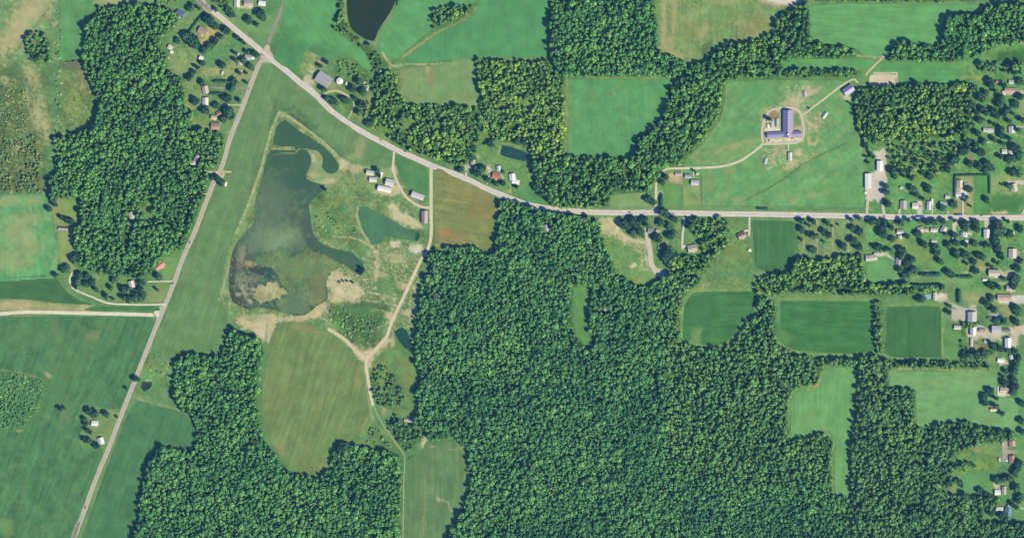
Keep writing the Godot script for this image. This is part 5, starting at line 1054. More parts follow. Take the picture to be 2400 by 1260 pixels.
	["trees and scrub in the hollow right of the oval field", [872, 872, 900, 852, 930, 880, 948, 930, 940, 950, 912, 955, 890, 950, 874, 930], [[935, 880, 8, 30]], 9.0, 0.72, 0.25, 6],
	["ragged trees around the junk yard by the big wood", [905, 990, 930, 975, 950, 995, 980, 1000, 990, 1020, 975, 1048, 950, 1058, 930, 1030], [[960, 985, 14, 6]], 9.0, 0.72, 0.25, 6],
	["young trees between the field track and the oval field", [856, 1010, 872, 996, 890, 1012, 906, 1030, 920, 1048, 900, 1046, 862, 1040], [[880, 1030, 16, 6]], 10.0, 0.55, 0.4, 8],
	["thicket beside the tiny algae pond and country road", [340, 838, 360, 832, 378, 846, 392, 850, 380, 880, 362, 884, 344, 874], [[357, 853, 8, 6]], 11.0, 0.45, 0.4, 8],
	["trees behind the grey roadside barn", [790, 130, 806, 140, 836, 150, 852, 168, 866, 180, 868, 250, 860, 280, 852, 270, 852, 190, 820, 180, 790, 168], [[812, 190, 10, 8]], 10.5, 0.6, 0.3, 8],
	["scattered bushes in the rough strip left of the upper left wood", [134, 10, 142, 10, 142, 90, 138, 140, 144, 190, 138, 300, 134, 330, 128, 300, 132, 190, 134, 130], [], 10.0, 0.5, 0.3, 7],
	["scattered bushes in the rough meadow below the left strip field", [146, 142, 190, 140, 200, 190, 224, 245, 212, 292, 160, 305, 142, 290], [[180, 190, 20, 16], [172, 260, 20, 18]], 12.0, 0.36, 0.5, 7],
	["tree row under the long lawn in the lower right", [2270, 1158, 2300, 1160, 2344, 1163, 2342, 1174, 2280, 1176], [], 9.0, 0.9, 0.05, 6],
	["dark hedgerow of trees in the bottom right corner", [2272, 1230, 2330, 1230, 2400, 1236, 2400, 1246, 2330, 1246, 2276, 1244], [], 8.0, 0.95, 0.0, 6],
	["tree row along the top edge above the light green hay field", [1905, -20, 2300, -24, 2300, 2, 2100, 4, 1908, 3], [], 9.0, 0.85, 0.1, 6],
	["trees on the lawn strips beside the blue roof in the upper left", [404, 22, 420, 40, 412, 56, 398, 70, 384, 86, 374, 106, 366, 104, 374, 82, 388, 60, 398, 40], [], 7.6, 0.85, 0.05, 6],
	["trees along the top edge left of the main road", [360, -40, 410, -40, 412, 12, 380, 10, 366, 4], [], 9.5, 0.9, 0.2, 6],
	["yard trees at the top edge between the two upper houses", [500, -30, 548, -30, 545, 4, 520, 20, 498, 10], [], 10.0, 0.8, 0.2, 6],
	["garden trees at the right edge above the pinkish long roof", [2292, 150, 2330, 146, 2398, 148, 2398, 178, 2340, 172, 2296, 172], [[2312, 176, 14, 5]], 10.5, 1.05, 0.2, 6],
	]

const TONES := [
	[[0.050, 0.145, 0.032], [0.077, 0.202, 0.041], [0.103, 0.226, 0.039]],
	[[0.050, 0.154, 0.035], [0.082, 0.220, 0.045], [0.114, 0.252, 0.047]],
	[[0.046, 0.141, 0.035], [0.077, 0.210, 0.047], [0.105, 0.240, 0.047]],
	[[0.056, 0.145, 0.035], [0.091, 0.205, 0.045], [0.127, 0.236, 0.043]],
	[[0.050, 0.141, 0.030], [0.087, 0.216, 0.039], [0.137, 0.275, 0.039]],
	[[0.056, 0.145, 0.030], [0.114, 0.240, 0.039], [0.209, 0.325, 0.043]],
	[[0.050, 0.130, 0.032], [0.082, 0.192, 0.041], [0.122, 0.236, 0.043]],
	[[0.091, 0.158, 0.043], [0.132, 0.196, 0.049], [0.171, 0.226, 0.054]],
	[[0.082, 0.167, 0.039], [0.125, 0.220, 0.043], [0.183, 0.265, 0.048]],
	[[0.020, 0.058, 0.028], [0.040, 0.100, 0.034], [0.078, 0.155, 0.039]],
]

func tone(k: int, r: RandomNumberGenerator, warm := 0.0) -> Color:
	var t: Array = TONES[k]
	var u := clampf(r.randfn(0.42, 0.2), 0.0, 0.95) + warm
	var a: Array = t[0] if u < 0.5 else t[1]
	var b: Array = t[1] if u < 0.5 else t[2]
	var f := u * 2.0 if u < 0.5 else minf(1.0, u * 2.0 - 1.0)
	var c := Color(lerpf(a[0], b[0], f), lerpf(a[1], b[1], f), lerpf(a[2], b[2], f))
	if u > 1.0: c = c.lerp(Color(0.125, 0.24, 0.05), minf(1.0, (u - 1.0) * 1.8))
	var o := r.randf()
	if o < 0.0012: c = Color(0.11, 0.11, 0.055)
	elif k == 9 and o < 0.16: c = Color(0.16, 0.26, 0.06)
	elif o < 0.05: c = Color(c.r * 1.3, c.g * 1.25, c.b)
	return c

func build_woods():
	var r := RandomNumberGenerator.new()
	r.seed = 77
	for w in woods():
		var p := P(w[1])
		var lo := p[0]; var hi := p[0]
		for q in p:
			lo = lo.min(q); hi = hi.max(q)
		var step: float = w[3] * 0.78
		var size: float = w[4]
		var spots := [[], [], [], []]
		var row := 0
		var y := lo.y
		while y < hi.y:
			var x := lo.x + (step * 0.5 if row % 2 else 0.0)
			while x < hi.x:
				var q := Vector2(x + r.randf_range(-0.42, 0.42) * step, y + r.randf_range(-0.42, 0.42) * step)
				x += step
				var j := q + Vector2(nw.get_noise_2d(q.x, q.y), nw.get_noise_2d(q.x + 300.0, q.y)) * 5.0
				if not Geometry2D.is_point_in_polygon(j, p): continue
				var clear := false
				for h in w[2]:
					if Vector2((q.x - h[0]) / h[2], (q.y - h[1]) / h[3]).length() < 1.0: clear = true
				if clear: continue
				if absf(q.x - 1200.0) > 1285.0 or absf(q.y - 630.0) > 700.0: continue
				if nf.get_noise_2d(q.x * 0.35 + 50.0, q.y * 0.35) * 0.5 + 0.5 + r.randf_range(-0.25, 0.25) < w[5] + 0.09: continue
				var big := nz.get_noise_2d(q.x * 0.9 + 900.0, q.y * 0.9)
				var rad := size * clampf(exp(r.randfn(1.12, 0.3)) + big * 0.9, 1.8, 7.0)
				var tall := size * clampf(r.randfn(1.0, 0.2) + big * 0.45, 0.55, 1.6)
				var warm := clampf(nz.get_noise_2d(q.x * 0.5, q.y * 0.5 + 444.0) * 0.7 + nz.get_noise_2d(q.x * 2.4, q.y * 2.4 + 90.0) * 0.5, -0.35, 0.5)
				if w[6] == 2:
					var east := smoothstep(1520.0, 1620.0, q.x) * smoothstep(1200.0, 1060.0, q.y)
					warm += east * 0.52
					if absf(q.x - 1577.0 - (q.y - 900.0) * 0.05) < 10.0 and q.y > 780.0 and q.y < 1060.0: warm += 0.55
					rad *= 1.0 - 0.12 * east
					if east > 0.5 and r.randf() < 0.16: continue
				var c := tone(w[6], r, warm)
				var b := Basis.from_euler(Vector3(r.randf_range(-0.08, 0.08), r.randf() * TAU, r.randf_range(-0.08, 0.08))).scaled_local(Vector3(rad, lerpf(rad, 4.9 * minf(size, 1.0), 0.75) * tall, rad * r.randf_range(0.85, 1.15)))
				spots[r.randi() % 4].append([Transform3D(b, W(q.x, q.y, -0.1)), c])
			y += step * 0.88
			row += 1
		var o := thing("wood", W((lo.x + hi.x) / 2, (lo.y + hi.y) / 2), 0.0, w[0], "wood")
		o.set_meta("kind", "stuff")
		var bush_or_small_tree: bool = size < 0.55
		for k in 4:
			if spots[k].is_empty(): continue
			var mm := MultiMesh.new()
			mm.transform_format = MultiMesh.TRANSFORM_3D
			mm.use_colors = true
			mm.mesh = shrub_mesh if bush_or_small_tree and k % 2 == 0 else wood_mesh[k]
			mm.instance_count = spots[k].size()
			for i in spots[k].size():
				var t: Transform3D = spots[k][i][0]
				t.origin -= o.position
				if bush_or_small_tree and k % 2 == 0: t.origin.y -= t.basis.get_scale().y * 0.7
				mm.set_instance_transform(i, t)
				mm.set_instance_color(i, spots[k][i][1])
			var mi := MultiMeshInstance3D.new()
			mi.name = "trees"
			mi.multimesh = mm
			mi.set_meta("kind", "stuff")
			o.add_child(mi, true)

# ------------------------------------------------------------------ single trees, hedges
func leaf_material(c: Array) -> StandardMaterial3D:
	var key := "leaf_%d_%d_%d" % [int(c[0] * 1000), int(c[1] * 1000), int(c[2] * 1000)]
	if not mats.has(key):
		var m: StandardMaterial3D = mats.leaf.duplicate()
		m.albedo_color = Color(c[0], c[1], c[2]).linear_to_srgb()
		mats[key] = m
	return mats[key]

const ORDER := ["first", "second", "third", "fourth", "fifth", "sixth", "seventh", "eighth", "ninth", "tenth", "eleventh", "twelfth", "thirteenth", "fourteenth", "fifteenth", "sixteenth", "seventeenth", "eighteenth", "nineteenth", "twentieth", "twenty-first", "twenty-second", "twenty-third", "twenty-fourth", "twenty-fifth", "twenty-sixth"]

func single_tree(x: float, y: float, r: float, kind: int, label: String, group: String, k: int):
	var rr := RandomNumberGenerator.new()
	rr.seed = int(x * 31 + y * 17)
	var rad := r * S * rr.randf_range(0.9, 1.05)
	var low := r < 6.0  # small-crowned trees, named together with the few real bushes
	var o := thing("bush_or_small_tree" if low else "tree", W(x + r * 0.2, y + r * 0.13), rr.randf() * TAU, label, "bush_or_small_tree" if low else "tree", group if not low else group.replace("trees", "bushes"))
	var pal: Array = [[0.02, 0.058, 0.026], [0.026, 0.072, 0.03], [0.017, 0.048, 0.025], [0.036, 0.088, 0.032]][k % 4]
	if kind == 2: pal = [0.06, 0.04, 0.035]
	if kind == 3: pal = [0.08, 0.15, 0.04]
	if kind == 1:
		part("trunk", trunk_mesh, mats.bark, o, Vector3.ZERO, Vector3(rad, rad, rad))
		part("crown", conifer_crown, leaf_material([0.02, 0.055, 0.03]), o, Vector3.ZERO, Vector3(rad, clampf(rad * 0.62, 1.6, 3.4), rad))
	else:
		var tall := clampf(4.2 / maxf(rad, 1.0), 0.6, 1.15) * rr.randf_range(0.85, 1.15)
		part("trunk", trunk_mesh, mats.bark, o, Vector3.ZERO, Vector3(rad, rad * tall, rad))
		var lop := rr.randf_range(0.8, 1.2)
		if r >= 8.5:                                         # a wide tree grows several uneven heads
			for h in 3:
				var out := Vector3(cos(h * 2.1), 0, sin(h * 2.1)) * rad * rr.randf_range(0.22, 0.4)
				var s := rad * rr.randf_range(0.55, 0.78)
				part("crown", crown_mesh[rr.randi() % 4], leaf_material(pal), o, out + Vector3(0, (rad - s) * tall * rr.randf_range(0.5, 1.3), 0), Vector3(s * lop, s * tall, s / lop), rr.randf() * TAU)
		else: part("crown", crown_mesh[rr.randi() % 4], leaf_material(pal), o, Vector3.ZERO, Vector3(rad * 1.05 * lop, rad * tall, rad / lop))

func build_trees():
	for c in tree_lists():
		var n: int = c[2].size() / 3
		var ids := range(n)
		ids.sort_custom(func(a, b): return c[2][a * 3] < c[2][b * 3])
		var group: String = "trees " + c[0]
		for k in n:
			var i: int = ids[k] * 3
			var r: float = absf(c[2][i + 2])
			var size := "broad" if r >= 10 else ("mid-sized" if r >= 7.5 else ("small" if r >= 4.5 else "tiny"))
			var label: String = "%s dark %s %s, %s of %d from left" % [size, "tree" if r >= 6.0 else "bush_or_small_tree", c[0], ORDER[k], n]
			if c[1].begins_with("purple") and k == 5: label = "dark purple leaved tree in the tall row beside the shed"
			single_tree(c[2][i], c[2][i + 1], r, (2 if label.begins_with("dark purple") else c[3]), label, group, k)
	for h in [
		["tall dark hedge round three sides of the white yard north of the main road", [2239, 462, 2239, 430, 2240, 411, 2280, 410, 2320, 410, 2321, 452], 3.6, 4.6],
		["thin dark hedge slanting between two lawns in the upper left", [480, 30, 466, 44, 452, 62, 438, 82], 4.2, 5.0],
		["upper one of the two clipped hedges beside the grey driveway", [502, 191, 520, 191, 539, 192], 6.0, 5.0],
		["lower one of the two clipped hedges beside the grey driveway", [490, 220, 508, 219, 525, 220], 5.0, 5.0],
		["upright dark hedge between the tan lawns in the lower right", [2249, 679, 2249, 694, 2249, 709], 7.0, 7.0],
		["dark hedge row under the brown lawn right of the graveyard", [2160, 643, 2180, 644, 2204, 643], 7.0, 8.0],
		["dark hedge row left of the small white trailer in the right gardens", [2246, 648, 2262, 649, 2280, 648], 6.0, 6.5],
		["long dark hedge row above the light strip in the right gardens", [2070, 668, 2110, 669, 2160, 670, 2212, 671], 7.0, 8.0],
		["upright dark hedge beside the estate lane near the main road", [1551, 455, 1551, 468, 1551, 482], 6.0, 7.0],
		["dark bush row on the long estate pasture edge by the road", [1776, 488, 1786, 489, 1800, 489], 5.0, 3.5],
	]:
		hedge(h[0], h[1], h[2], h[3])

func hedge(label: String, a: Array, width: float, high: float):
	var o := thing("hedge", W(a[0], a[1]), 0.0, label, "hedge")
	var p := P(a)
	var r := RandomNumberGenerator.new()
	r.seed = int(a[0] * 7 + a[1])
	var st := SurfaceTool.new()
	st.begin(Mesh.PRIMITIVE_TRIANGLES)
	var src: Mesh = shrub_mesh
	for k in p.size() - 1:
		var n := maxi(1, int(p[k].distance_to(p[k + 1]) / (width * 0.36)))
		for i in n:
			var q := p[k].lerp(p[k + 1], (i + r.randf() * 0.5) / n)
			var s := width * S * 0.62 * r.randf_range(0.85, 1.15)
			var b := Basis.from_euler(Vector3(0, r.randf() * TAU, 0)).scaled_local(Vector3(s, high * 0.42 * r.randf_range(0.85, 1.15), s))
			st.append_from(src, 0, Transform3D(b, W(q.x, q.y) - o.position + Vector3(0, -high * 0.2, 0)))
	part("foliage", st.commit(), leaf_material([0.022, 0.062, 0.03]), o)

func tree_lists() -> Array:
	return [
	["in the graveyard", "dark green", [1878, 517, 7, 1905, 518, 7, 1939, 523, 6, 1947, 528, 4, 1895, 527, 4, 1877, 536, 8, 1929, 541, 9, 1939, 549, 9, 1907, 552, 8, 1903, 584, 10, 1974, 574, 8, 1878, 561, 3.5, 1931, 566, 3, 1965, 526, 2.5, 1994, 514, 5, 2013, 511, 6, 1998, 533, 9, 2013, 542, 10, 1999, 563, 12, 2011, 577, 10, 1894, 545, 3], 0],
	["at the thinning east wood edge", "dark", [2262, 250, 8, 2286, 264, 9, 2310, 264, 7, 2298, 282, 8, 2274, 290, 9, 2290, 312, 7, 2328, 290, 5, 2345, 228, 7, 2268, 330, 8, 2286, 340, 7, 2330, 326, 6, 2350, 336, 6, 2395, 280, 7, 2366, 284, 6, 2310, 216, 7, 2352, 200, 6, 2282, 206, 8], 0],
	["along the pale commercial lot", "dark green", [2075, 435, 7, 2076, 450, 7, 2079, 477, 8], 0],
	["on lawns north of the main road", "dark", [2138, 441, 11, 2146, 455, 9, 2173, 438, 8, 2177, 449, 5, 2163, 465, 5, 2234, 478, 11, 2207, 485, 9, 2269, 443, 9, 2265, 462, 5, 2259, 468, 4, 2312, 467, 7, 2275, 482, 3, 2178, 413, 9, 2090, 400, 8, 2112, 401, 6, 2136, 416, 7, 2218, 393, 6], 0],
	["behind the square hedged yard", "dark green", [2256, 354, 10, 2270, 346, 6, 2296, 354, 12, 2238, 371, 11, 2228, 380, 6, 2272, 383, 8, 2294, 388, 9, 2312, 384, 11, 2322, 392, 10, 2309, 400, 7], 0],
	["round the right edge's small white house", "dark green", [2377, 346, 12, 2388, 360, 8, 2344, 366, 7, 2361, 372, 8, 2372, 371, 8, 2386, 368, 7, 2370, 404, 9, 2384, 405, 9, 2364, 436, 7, 2349, 432, 3], 0],
	["in gardens right of the east wood", "dark", [2298, 229, 11, 2276, 243, 10, 2318, 190, 11, 2322, 200, 8, 2341, 242, 12, 2328, 258, 9, 2335, 270, 9, 2353, 268, 7, 2361, 256, 8, 2379, 242, 10, 2388, 224, 10, 2390, 190, 10, 2301, 254, 8, 2347, 303, 7, 2385, 304, 6, 2345, 315, 8, 2305, 330, 7, 2365, 324, 6, 2333, 213, 5, 2375, 266, 4], 0],
	["along the main road's south side", "dark green", [2042, 518, 8, 2053, 519, 9, 2072, 518, 9, 2110, 519, 10, 2128, 515, 5, 2152, 516, 5, 2170, 518, 9, 2188, 518, 9, 2208, 516, 9, 2236, 516, 5, 2259, 522, 11, 2263, 532, 9, 2286, 520, 9, 2287, 536, 9, 2335, 520, 8, 2342, 518, 5, 2361, 518, 5], 0],
	["in gardens just below the main road", "dark", [2067, 546, 12, 2070, 536, 9, 2091, 558, 9, 2089, 533, 6, 2125, 553, 7, 2150, 546, 9, 2164, 570, 8, 2192, 577, 10, 2194, 592, 8, 2202, 611, 7, 2223, 573, 8, 2240, 568, 9, 2214, 547, 5, 2236, 550, 8, 2263, 574, 5, 2284, 569, 9, 2308, 574, 5, 2318, 574, 5], 0],
	["in the middle right gardens", "dark green", [2240, 590, 7, 2240, 599, 6, 2262, 596, 9, 2272, 595, 4, 2293, 597, 10, 2303, 602, 7, 2281, 612, 9, 2265, 617, 4, 2222, 637, 10, 2229, 642, 8, 2286, 634, 9, 2323, 624, 5, 2338, 616, 5, 2384, 628, 9, 2390, 613, 6, 2352, 652, 6, 2379, 653, 12, 2374, 668, 9, 2319, 666, 9, 2325, 672, 7, 2340, 672, 6, 2206, 672, 6, 2394, 608, 4], 0],
	["in the tall row beside the shed", "purple and dark green", [2340, 526, 9, 2336, 538, 11, 2346, 541, 11, 2330, 553, 9, 2334, 566, 10, 2338, 580, 8, 2344, 593, 6, 2349, 604, 5, 2366, 548, 9, 2389, 535, 8, 2330, 560, 8], 0],
	["round the bent pale driveway", "dark", [2052, 579, 7, 2062, 580, 8, 2072, 584, 6, 2086, 585, 4, 2112, 585, 10, 2109, 598, 9, 2121, 618, 9, 2109, 630, 9, 2136, 606, 8, 2128, 640, 8, 2142, 632, 10, 2118, 646, 7], 0],
	["on tan lawns in the lower right", "dark green", [2322, 695, 9, 2312, 710, 10, 2326, 722, 10, 2380, 720, 10, 2384, 732, 8, 2226, 717, 5, 2224, 732, 5, 2160, 700, 8, 2152, 702, 5, 2336, 752, 8, 2350, 751, 8, 2381, 753, 8], 0],
	["behind the lower right white barns", "dark", [2270, 830, 7, 2286, 828, 8, 2306, 828, 10, 2260, 834, 8, 2326, 806, 7, 2342, 816, 8, 2362, 820, 9, 2376, 822, 9, 2386, 836, 8, 2380, 855, 8, 2330, 815, 6], 0],
	["round the white walled house", "dark", [2320, 914, 10, 2307, 928, 9, 2306, 942, 9, 2334, 932, 5, 2333, 950, 6, 2348, 968, 6, 2356, 869, 6, 2354, 895, 10, 2375, 888, 8, 2379, 904, 10, 2372, 917, 9, 2376, 870, 8, 2395, 944, 8, 2394, 985, 9, 2396, 1010, 8, 2367, 1016, 8, 2350, 1012, 6, 2352, 882, 5], 0],
	["round the bottom right blue roof", "dark", [2387, 1082, 9, 2384, 1096, 9, 2378, 1108, 8, 2366, 1120, 8, 2350, 1122, 7, 2336, 1124, 9, 2382, 1140, 8, 2297, 1148, 10, 2308, 1153, 6, 2248, 1128, 7, 2224, 1130, 9, 2254, 1138, 4, 2390, 1164, 8, 2386, 1172, 7, 2320, 1198, 10, 2328, 1193, 6, 2348, 1206, 8, 2356, 1212, 7, 2372, 1180, 6, 2380, 1186, 6, 2262, 1164, 11, 2285, 1168, 9, 2312, 1168, 8, 2330, 1170, 8], 0],
	["beside the estate lane", "dark green", [1518, 466, 10, 1528, 472, 10, 1556, 498, 11, 1548, 496, 8, 1558, 414, 7, 1551, 426, 7, 1536, 422, 4.5, 1627, 400, 3], 0],
	["round the glade below the main road", "dark", [1458, 524, 12, 1470, 530, 9, 1478, 514, 12, 1490, 526, 11, 1500, 518, 6, 1512, 512, 6, 1516, 526, 5, 1546, 519, 10, 1568, 530, 11, 1578, 512, 8, 1536, 555, 11, 1545, 560, 7, 1570, 552, 10, 1498, 541, 10, 1504, 548, 7, 1482, 545, 8, 1578, 545, 7, 1562, 588, 13, 1560, 606, 11, 1570, 616, 11, 1582, 600, 11], 0],
	["beside the upper left houses", "dark green", [452, 97, 16, 438, 86, 13, 414, 95, 9, 444, 20, 7, 450, 13, 5, 466, 20, 5, 481, 40, 8, 490, 48, 12, 503, 60, 11, 528, 70, 11, 517, 86, 6, 503, 96, 8, 490, 108, 8, 476, 118, 8, 473, 148, 6, 463, 158, 5, 455, 170, 5, 442, 184, 6, 448, 178, 5, 404, 187, 12, 415, 184, 9], 0],
	["near the upper left junction", "dark", [533, 22, 10, 541, 33, 9, 505, 22, 5, 580, 47, 11, 609, 32, 11, 615, 42, 8, 602, 58, 5, 519, 152, 8, 555, 87, 5, 565, 95, 5, 572, 102, 3, 550, 124, 4, 579, 123, 5, 597, 126, 8, 570, 141, 8, 553, 142, 6, 585, 155, 8, 561, 171, 5, 576, 171, 4, 547, 190, 10, 473, 192, 6, 576, 193, 4], 0],
	["between houses left of the country road", "dark green", [543, 207, 8, 532, 230, 10, 522, 228, 6, 559, 235, 5, 457, 236, 10, 506, 246, 10, 480, 257, 11, 532, 261, 12, 522, 279, 10, 540, 270, 9, 506, 417, 10, 517, 428, 9, 495, 415, 6], 0],
	["around the grey roadside barn", "dark", [749, 154, 6, 765, 146, 4.5, 758, 208, 6, 824, 207, 10, 838, 189, 7, 848, 213, 10, 765, 231, 7, 776, 236, 8, 786, 239, 6, 810, 235, 10, 802, 230, 6, 844, 244, 8, 852, 246, 6, 841, 262, 7, 872, 284, 10, 862, 290, 8, 832, 231, 5], 0],
	["beside the lower left white houses", "dark green", [206, 962, 8, 218, 968, 9, 225, 966, 7, 248, 969, 8, 200, 991, 7, 199, 982, 6, 204, 1008, 5, 212, 1012, 4, 198, 1029, 9, 208, 1031, 7, 222, 1043, 7, 230, 1044, 5, 141, 957, 5, 150, 955, 3, 316, 887, 7, 324, 888, 5, 296, 910, 4, 273, 976, 3], 0],
	["round the left wood's lower clearings", "dark", [123, 468, 9, 126, 478, 7, 113, 489, 7, 142, 509, 6, 156, 515, 8, 166, 518, 7, 183, 547, 9, 184, 577, 8, 180, 601, 10, 170, 606, 7, 147, 631, 9, 156, 627, 8, 131, 645, 6, 184, 643, 8, 180, 660, 8, 176, 672, 5, 204, 648, 9, 214, 660, 10, 200, 664, 8, 226, 679, 6, 258, 673, 6, 267, 652, 9, 248, 692, 6, 265, 700, 3, 288, 677, 8], 0],
	["round the beige house", "dark", [299, 676, 6, 330, 660, 10, 326, 676, 9, 334, 688, 7, 288, 697, 6, 300, 699, 8, 314, 699, 8, 328, 699, 8, 371, 648, 8, 367, 678, 3.5, 322, 645, 7, 318, 688, 6], 0],
	["round the red roofed house", "dark green", [1078, 396, 7, 1113, 393, 6, 1130, 392, 9, 1124, 398, 8, 1117, 407, 8, 1106, 368, 7, 1144, 421, 7, 1162, 430, 6, 1177, 428, 7, 1179, 402, 4, 1106, 344, 8, 1211, 330, 8, 1250, 388, 9, 1148, 336, 11, 1226, 332, 7, 1210, 438, 4, 1256, 438, 10, 1268, 452, 9, 1252, 418, 4], 0],
	["on the big sand patch", "dark", [795, 661, 2.2, 804, 658, 2.4, 813, 658, 2.2, 826, 661, 2.8], 0],
	["beside the farm and quarry lanes", "dark", [1001, 605, 9, 884, 399, 6, 889, 412, 4, 762, 443, 4, 850, 632, 5, 845, 640, 5], 0],
	["along the oval field's edge", "dark", [798, 1048, 12, 808, 1042, 10, 790, 1060, 10, 545, 772, 10, 556, 792, 9, 570, 790, 7], 0],
	["in the estate pasture", "dark green", [2030, 338, 5, 2030, 346, 5, 2031, 367, 4, 2041, 359, 4, 2034, 380, 4, 2046, 368, 4, 1991, 241, 3, 1896, 253, 2.5, 1802, 278, 5], 0],
	]

# ------------------------------------------------------------------ buildings
func tri_mesh(tris: Array) -> ArrayMesh:                  # triangles of three corners each, facing away from the middle of the shape
	var st := SurfaceTool.new()
	st.begin(Mesh.PRIMITIVE_TRIANGLES)
	for t in tris:
		var nn: Vector3 = (t[2] - t[0]).cross(t[1] - t[0]).normalized()
		for q in t:
			st.set_normal(nn); st.add_vertex(q)
	return st.commit()

func quad(a: Vector3, b: Vector3, c: Vector3, d: Vector3) -> Array:
	return [[a, b, c], [a, c, d]]

func slab(a: Vector3, b: Vector3, c: Vector3, d: Vector3, thick: float) -> Array:  # a roof slope of some thickness; a-b the eave, c-d the ridge
	var e := Vector3(0, -thick, 0)
	var out := []
	var n := (c - a).cross(b - a)
	if n.y < 0.0:
		var s := b; b = a; a = s; s = d; d = c; c = s
	out.append_array(quad(a, b, c, d))
	out.append_array(quad(d + e, c + e, b + e, a + e))
	out.append_array(quad(a + e, b + e, b, a))
	out.append_array(quad(b + e, c + e, c, b))
	out.append_array(quad(d + e, a + e, a, d))
	return out

func gable_roof(o: Node3D, l: float, w: float, eave: float, rise: float, m: Material, over := 0.45, at := Vector3.ZERO, turn := 0.0, ribs := false, m2: Material = null):
	var hx := l / 2 + over; var hz := w / 2 + over
	var low := eave - rise * over / (w / 2)
	for s in [-1.0, 1.0]:
		var me := tri_mesh(slab(Vector3(-hx, low, s * hz), Vector3(hx, low, s * hz), Vector3(hx, eave + rise, 0.0), Vector3(-hx, eave + rise, 0.0), 0.18))
		var p := part("roof_slope", me, m2 if m2 and s < 0 else m, o, at, Vector3.ONE, turn)
		if ribs:
			var st := SurfaceTool.new()
			st.begin(Mesh.PRIMITIVE_TRIANGLES)
			var n := int(l / 1.2)
			var dirv := Vector3(0, eave + rise - low, -s * hz)
			for k in n:
				var x := -hx + (k + 0.5) * 2 * hx / n
				var b := Basis(Vector3(0.07, 0, 0), dirv.normalized().cross(Vector3.RIGHT).normalized() * 0.09, dirv)
				st.append_from(box, 0, Transform3D(b, Vector3(x, (low + eave + rise) / 2 + 0.02, s * hz / 2)))
			part("seam", st.commit(), m, p).set_meta("kind", "stuff")
	part("ridge_cap", box, m, o, at + Vector3(0, eave + rise + 0.02, 0), Vector3(2 * hx, 0.12, 0.35), turn)

func walls(o: Node3D, l: float, w: float, eave: float, rise: float, m: Material, at := Vector3.ZERO, turn := 0.0):
	var x := l / 2; var z := w / 2
	var t := []
	t.append_array(quad(Vector3(-x, -0.3, z), Vector3(-x, eave, z), Vector3(x, eave, z), Vector3(x, -0.3, z)))
	t.append_array(quad(Vector3(x, -0.3, -z), Vector3(x, eave, -z), Vector3(-x, eave, -z), Vector3(-x, -0.3, -z)))
	for s in [-1.0, 1.0]:
		var q := quad(Vector3(s * x, -0.3, -s * z), Vector3(s * x, -0.3, s * z), Vector3(s * x, eave, s * z), Vector3(s * x, eave, -s * z))
		q.append([Vector3(s * x, eave, -s * z), Vector3(s * x, eave, s * z), Vector3(s * x, eave + rise * 0.97, 0)])
		for f in q:
			var nn: Vector3 = (f[2] - f[0]).cross(f[1] - f[0])
			t.append(f if nn.x * s > 0.0 else [f[0], f[2], f[1]])
	part("wall", tri_mesh(t), m, o, at, Vector3.ONE, turn)

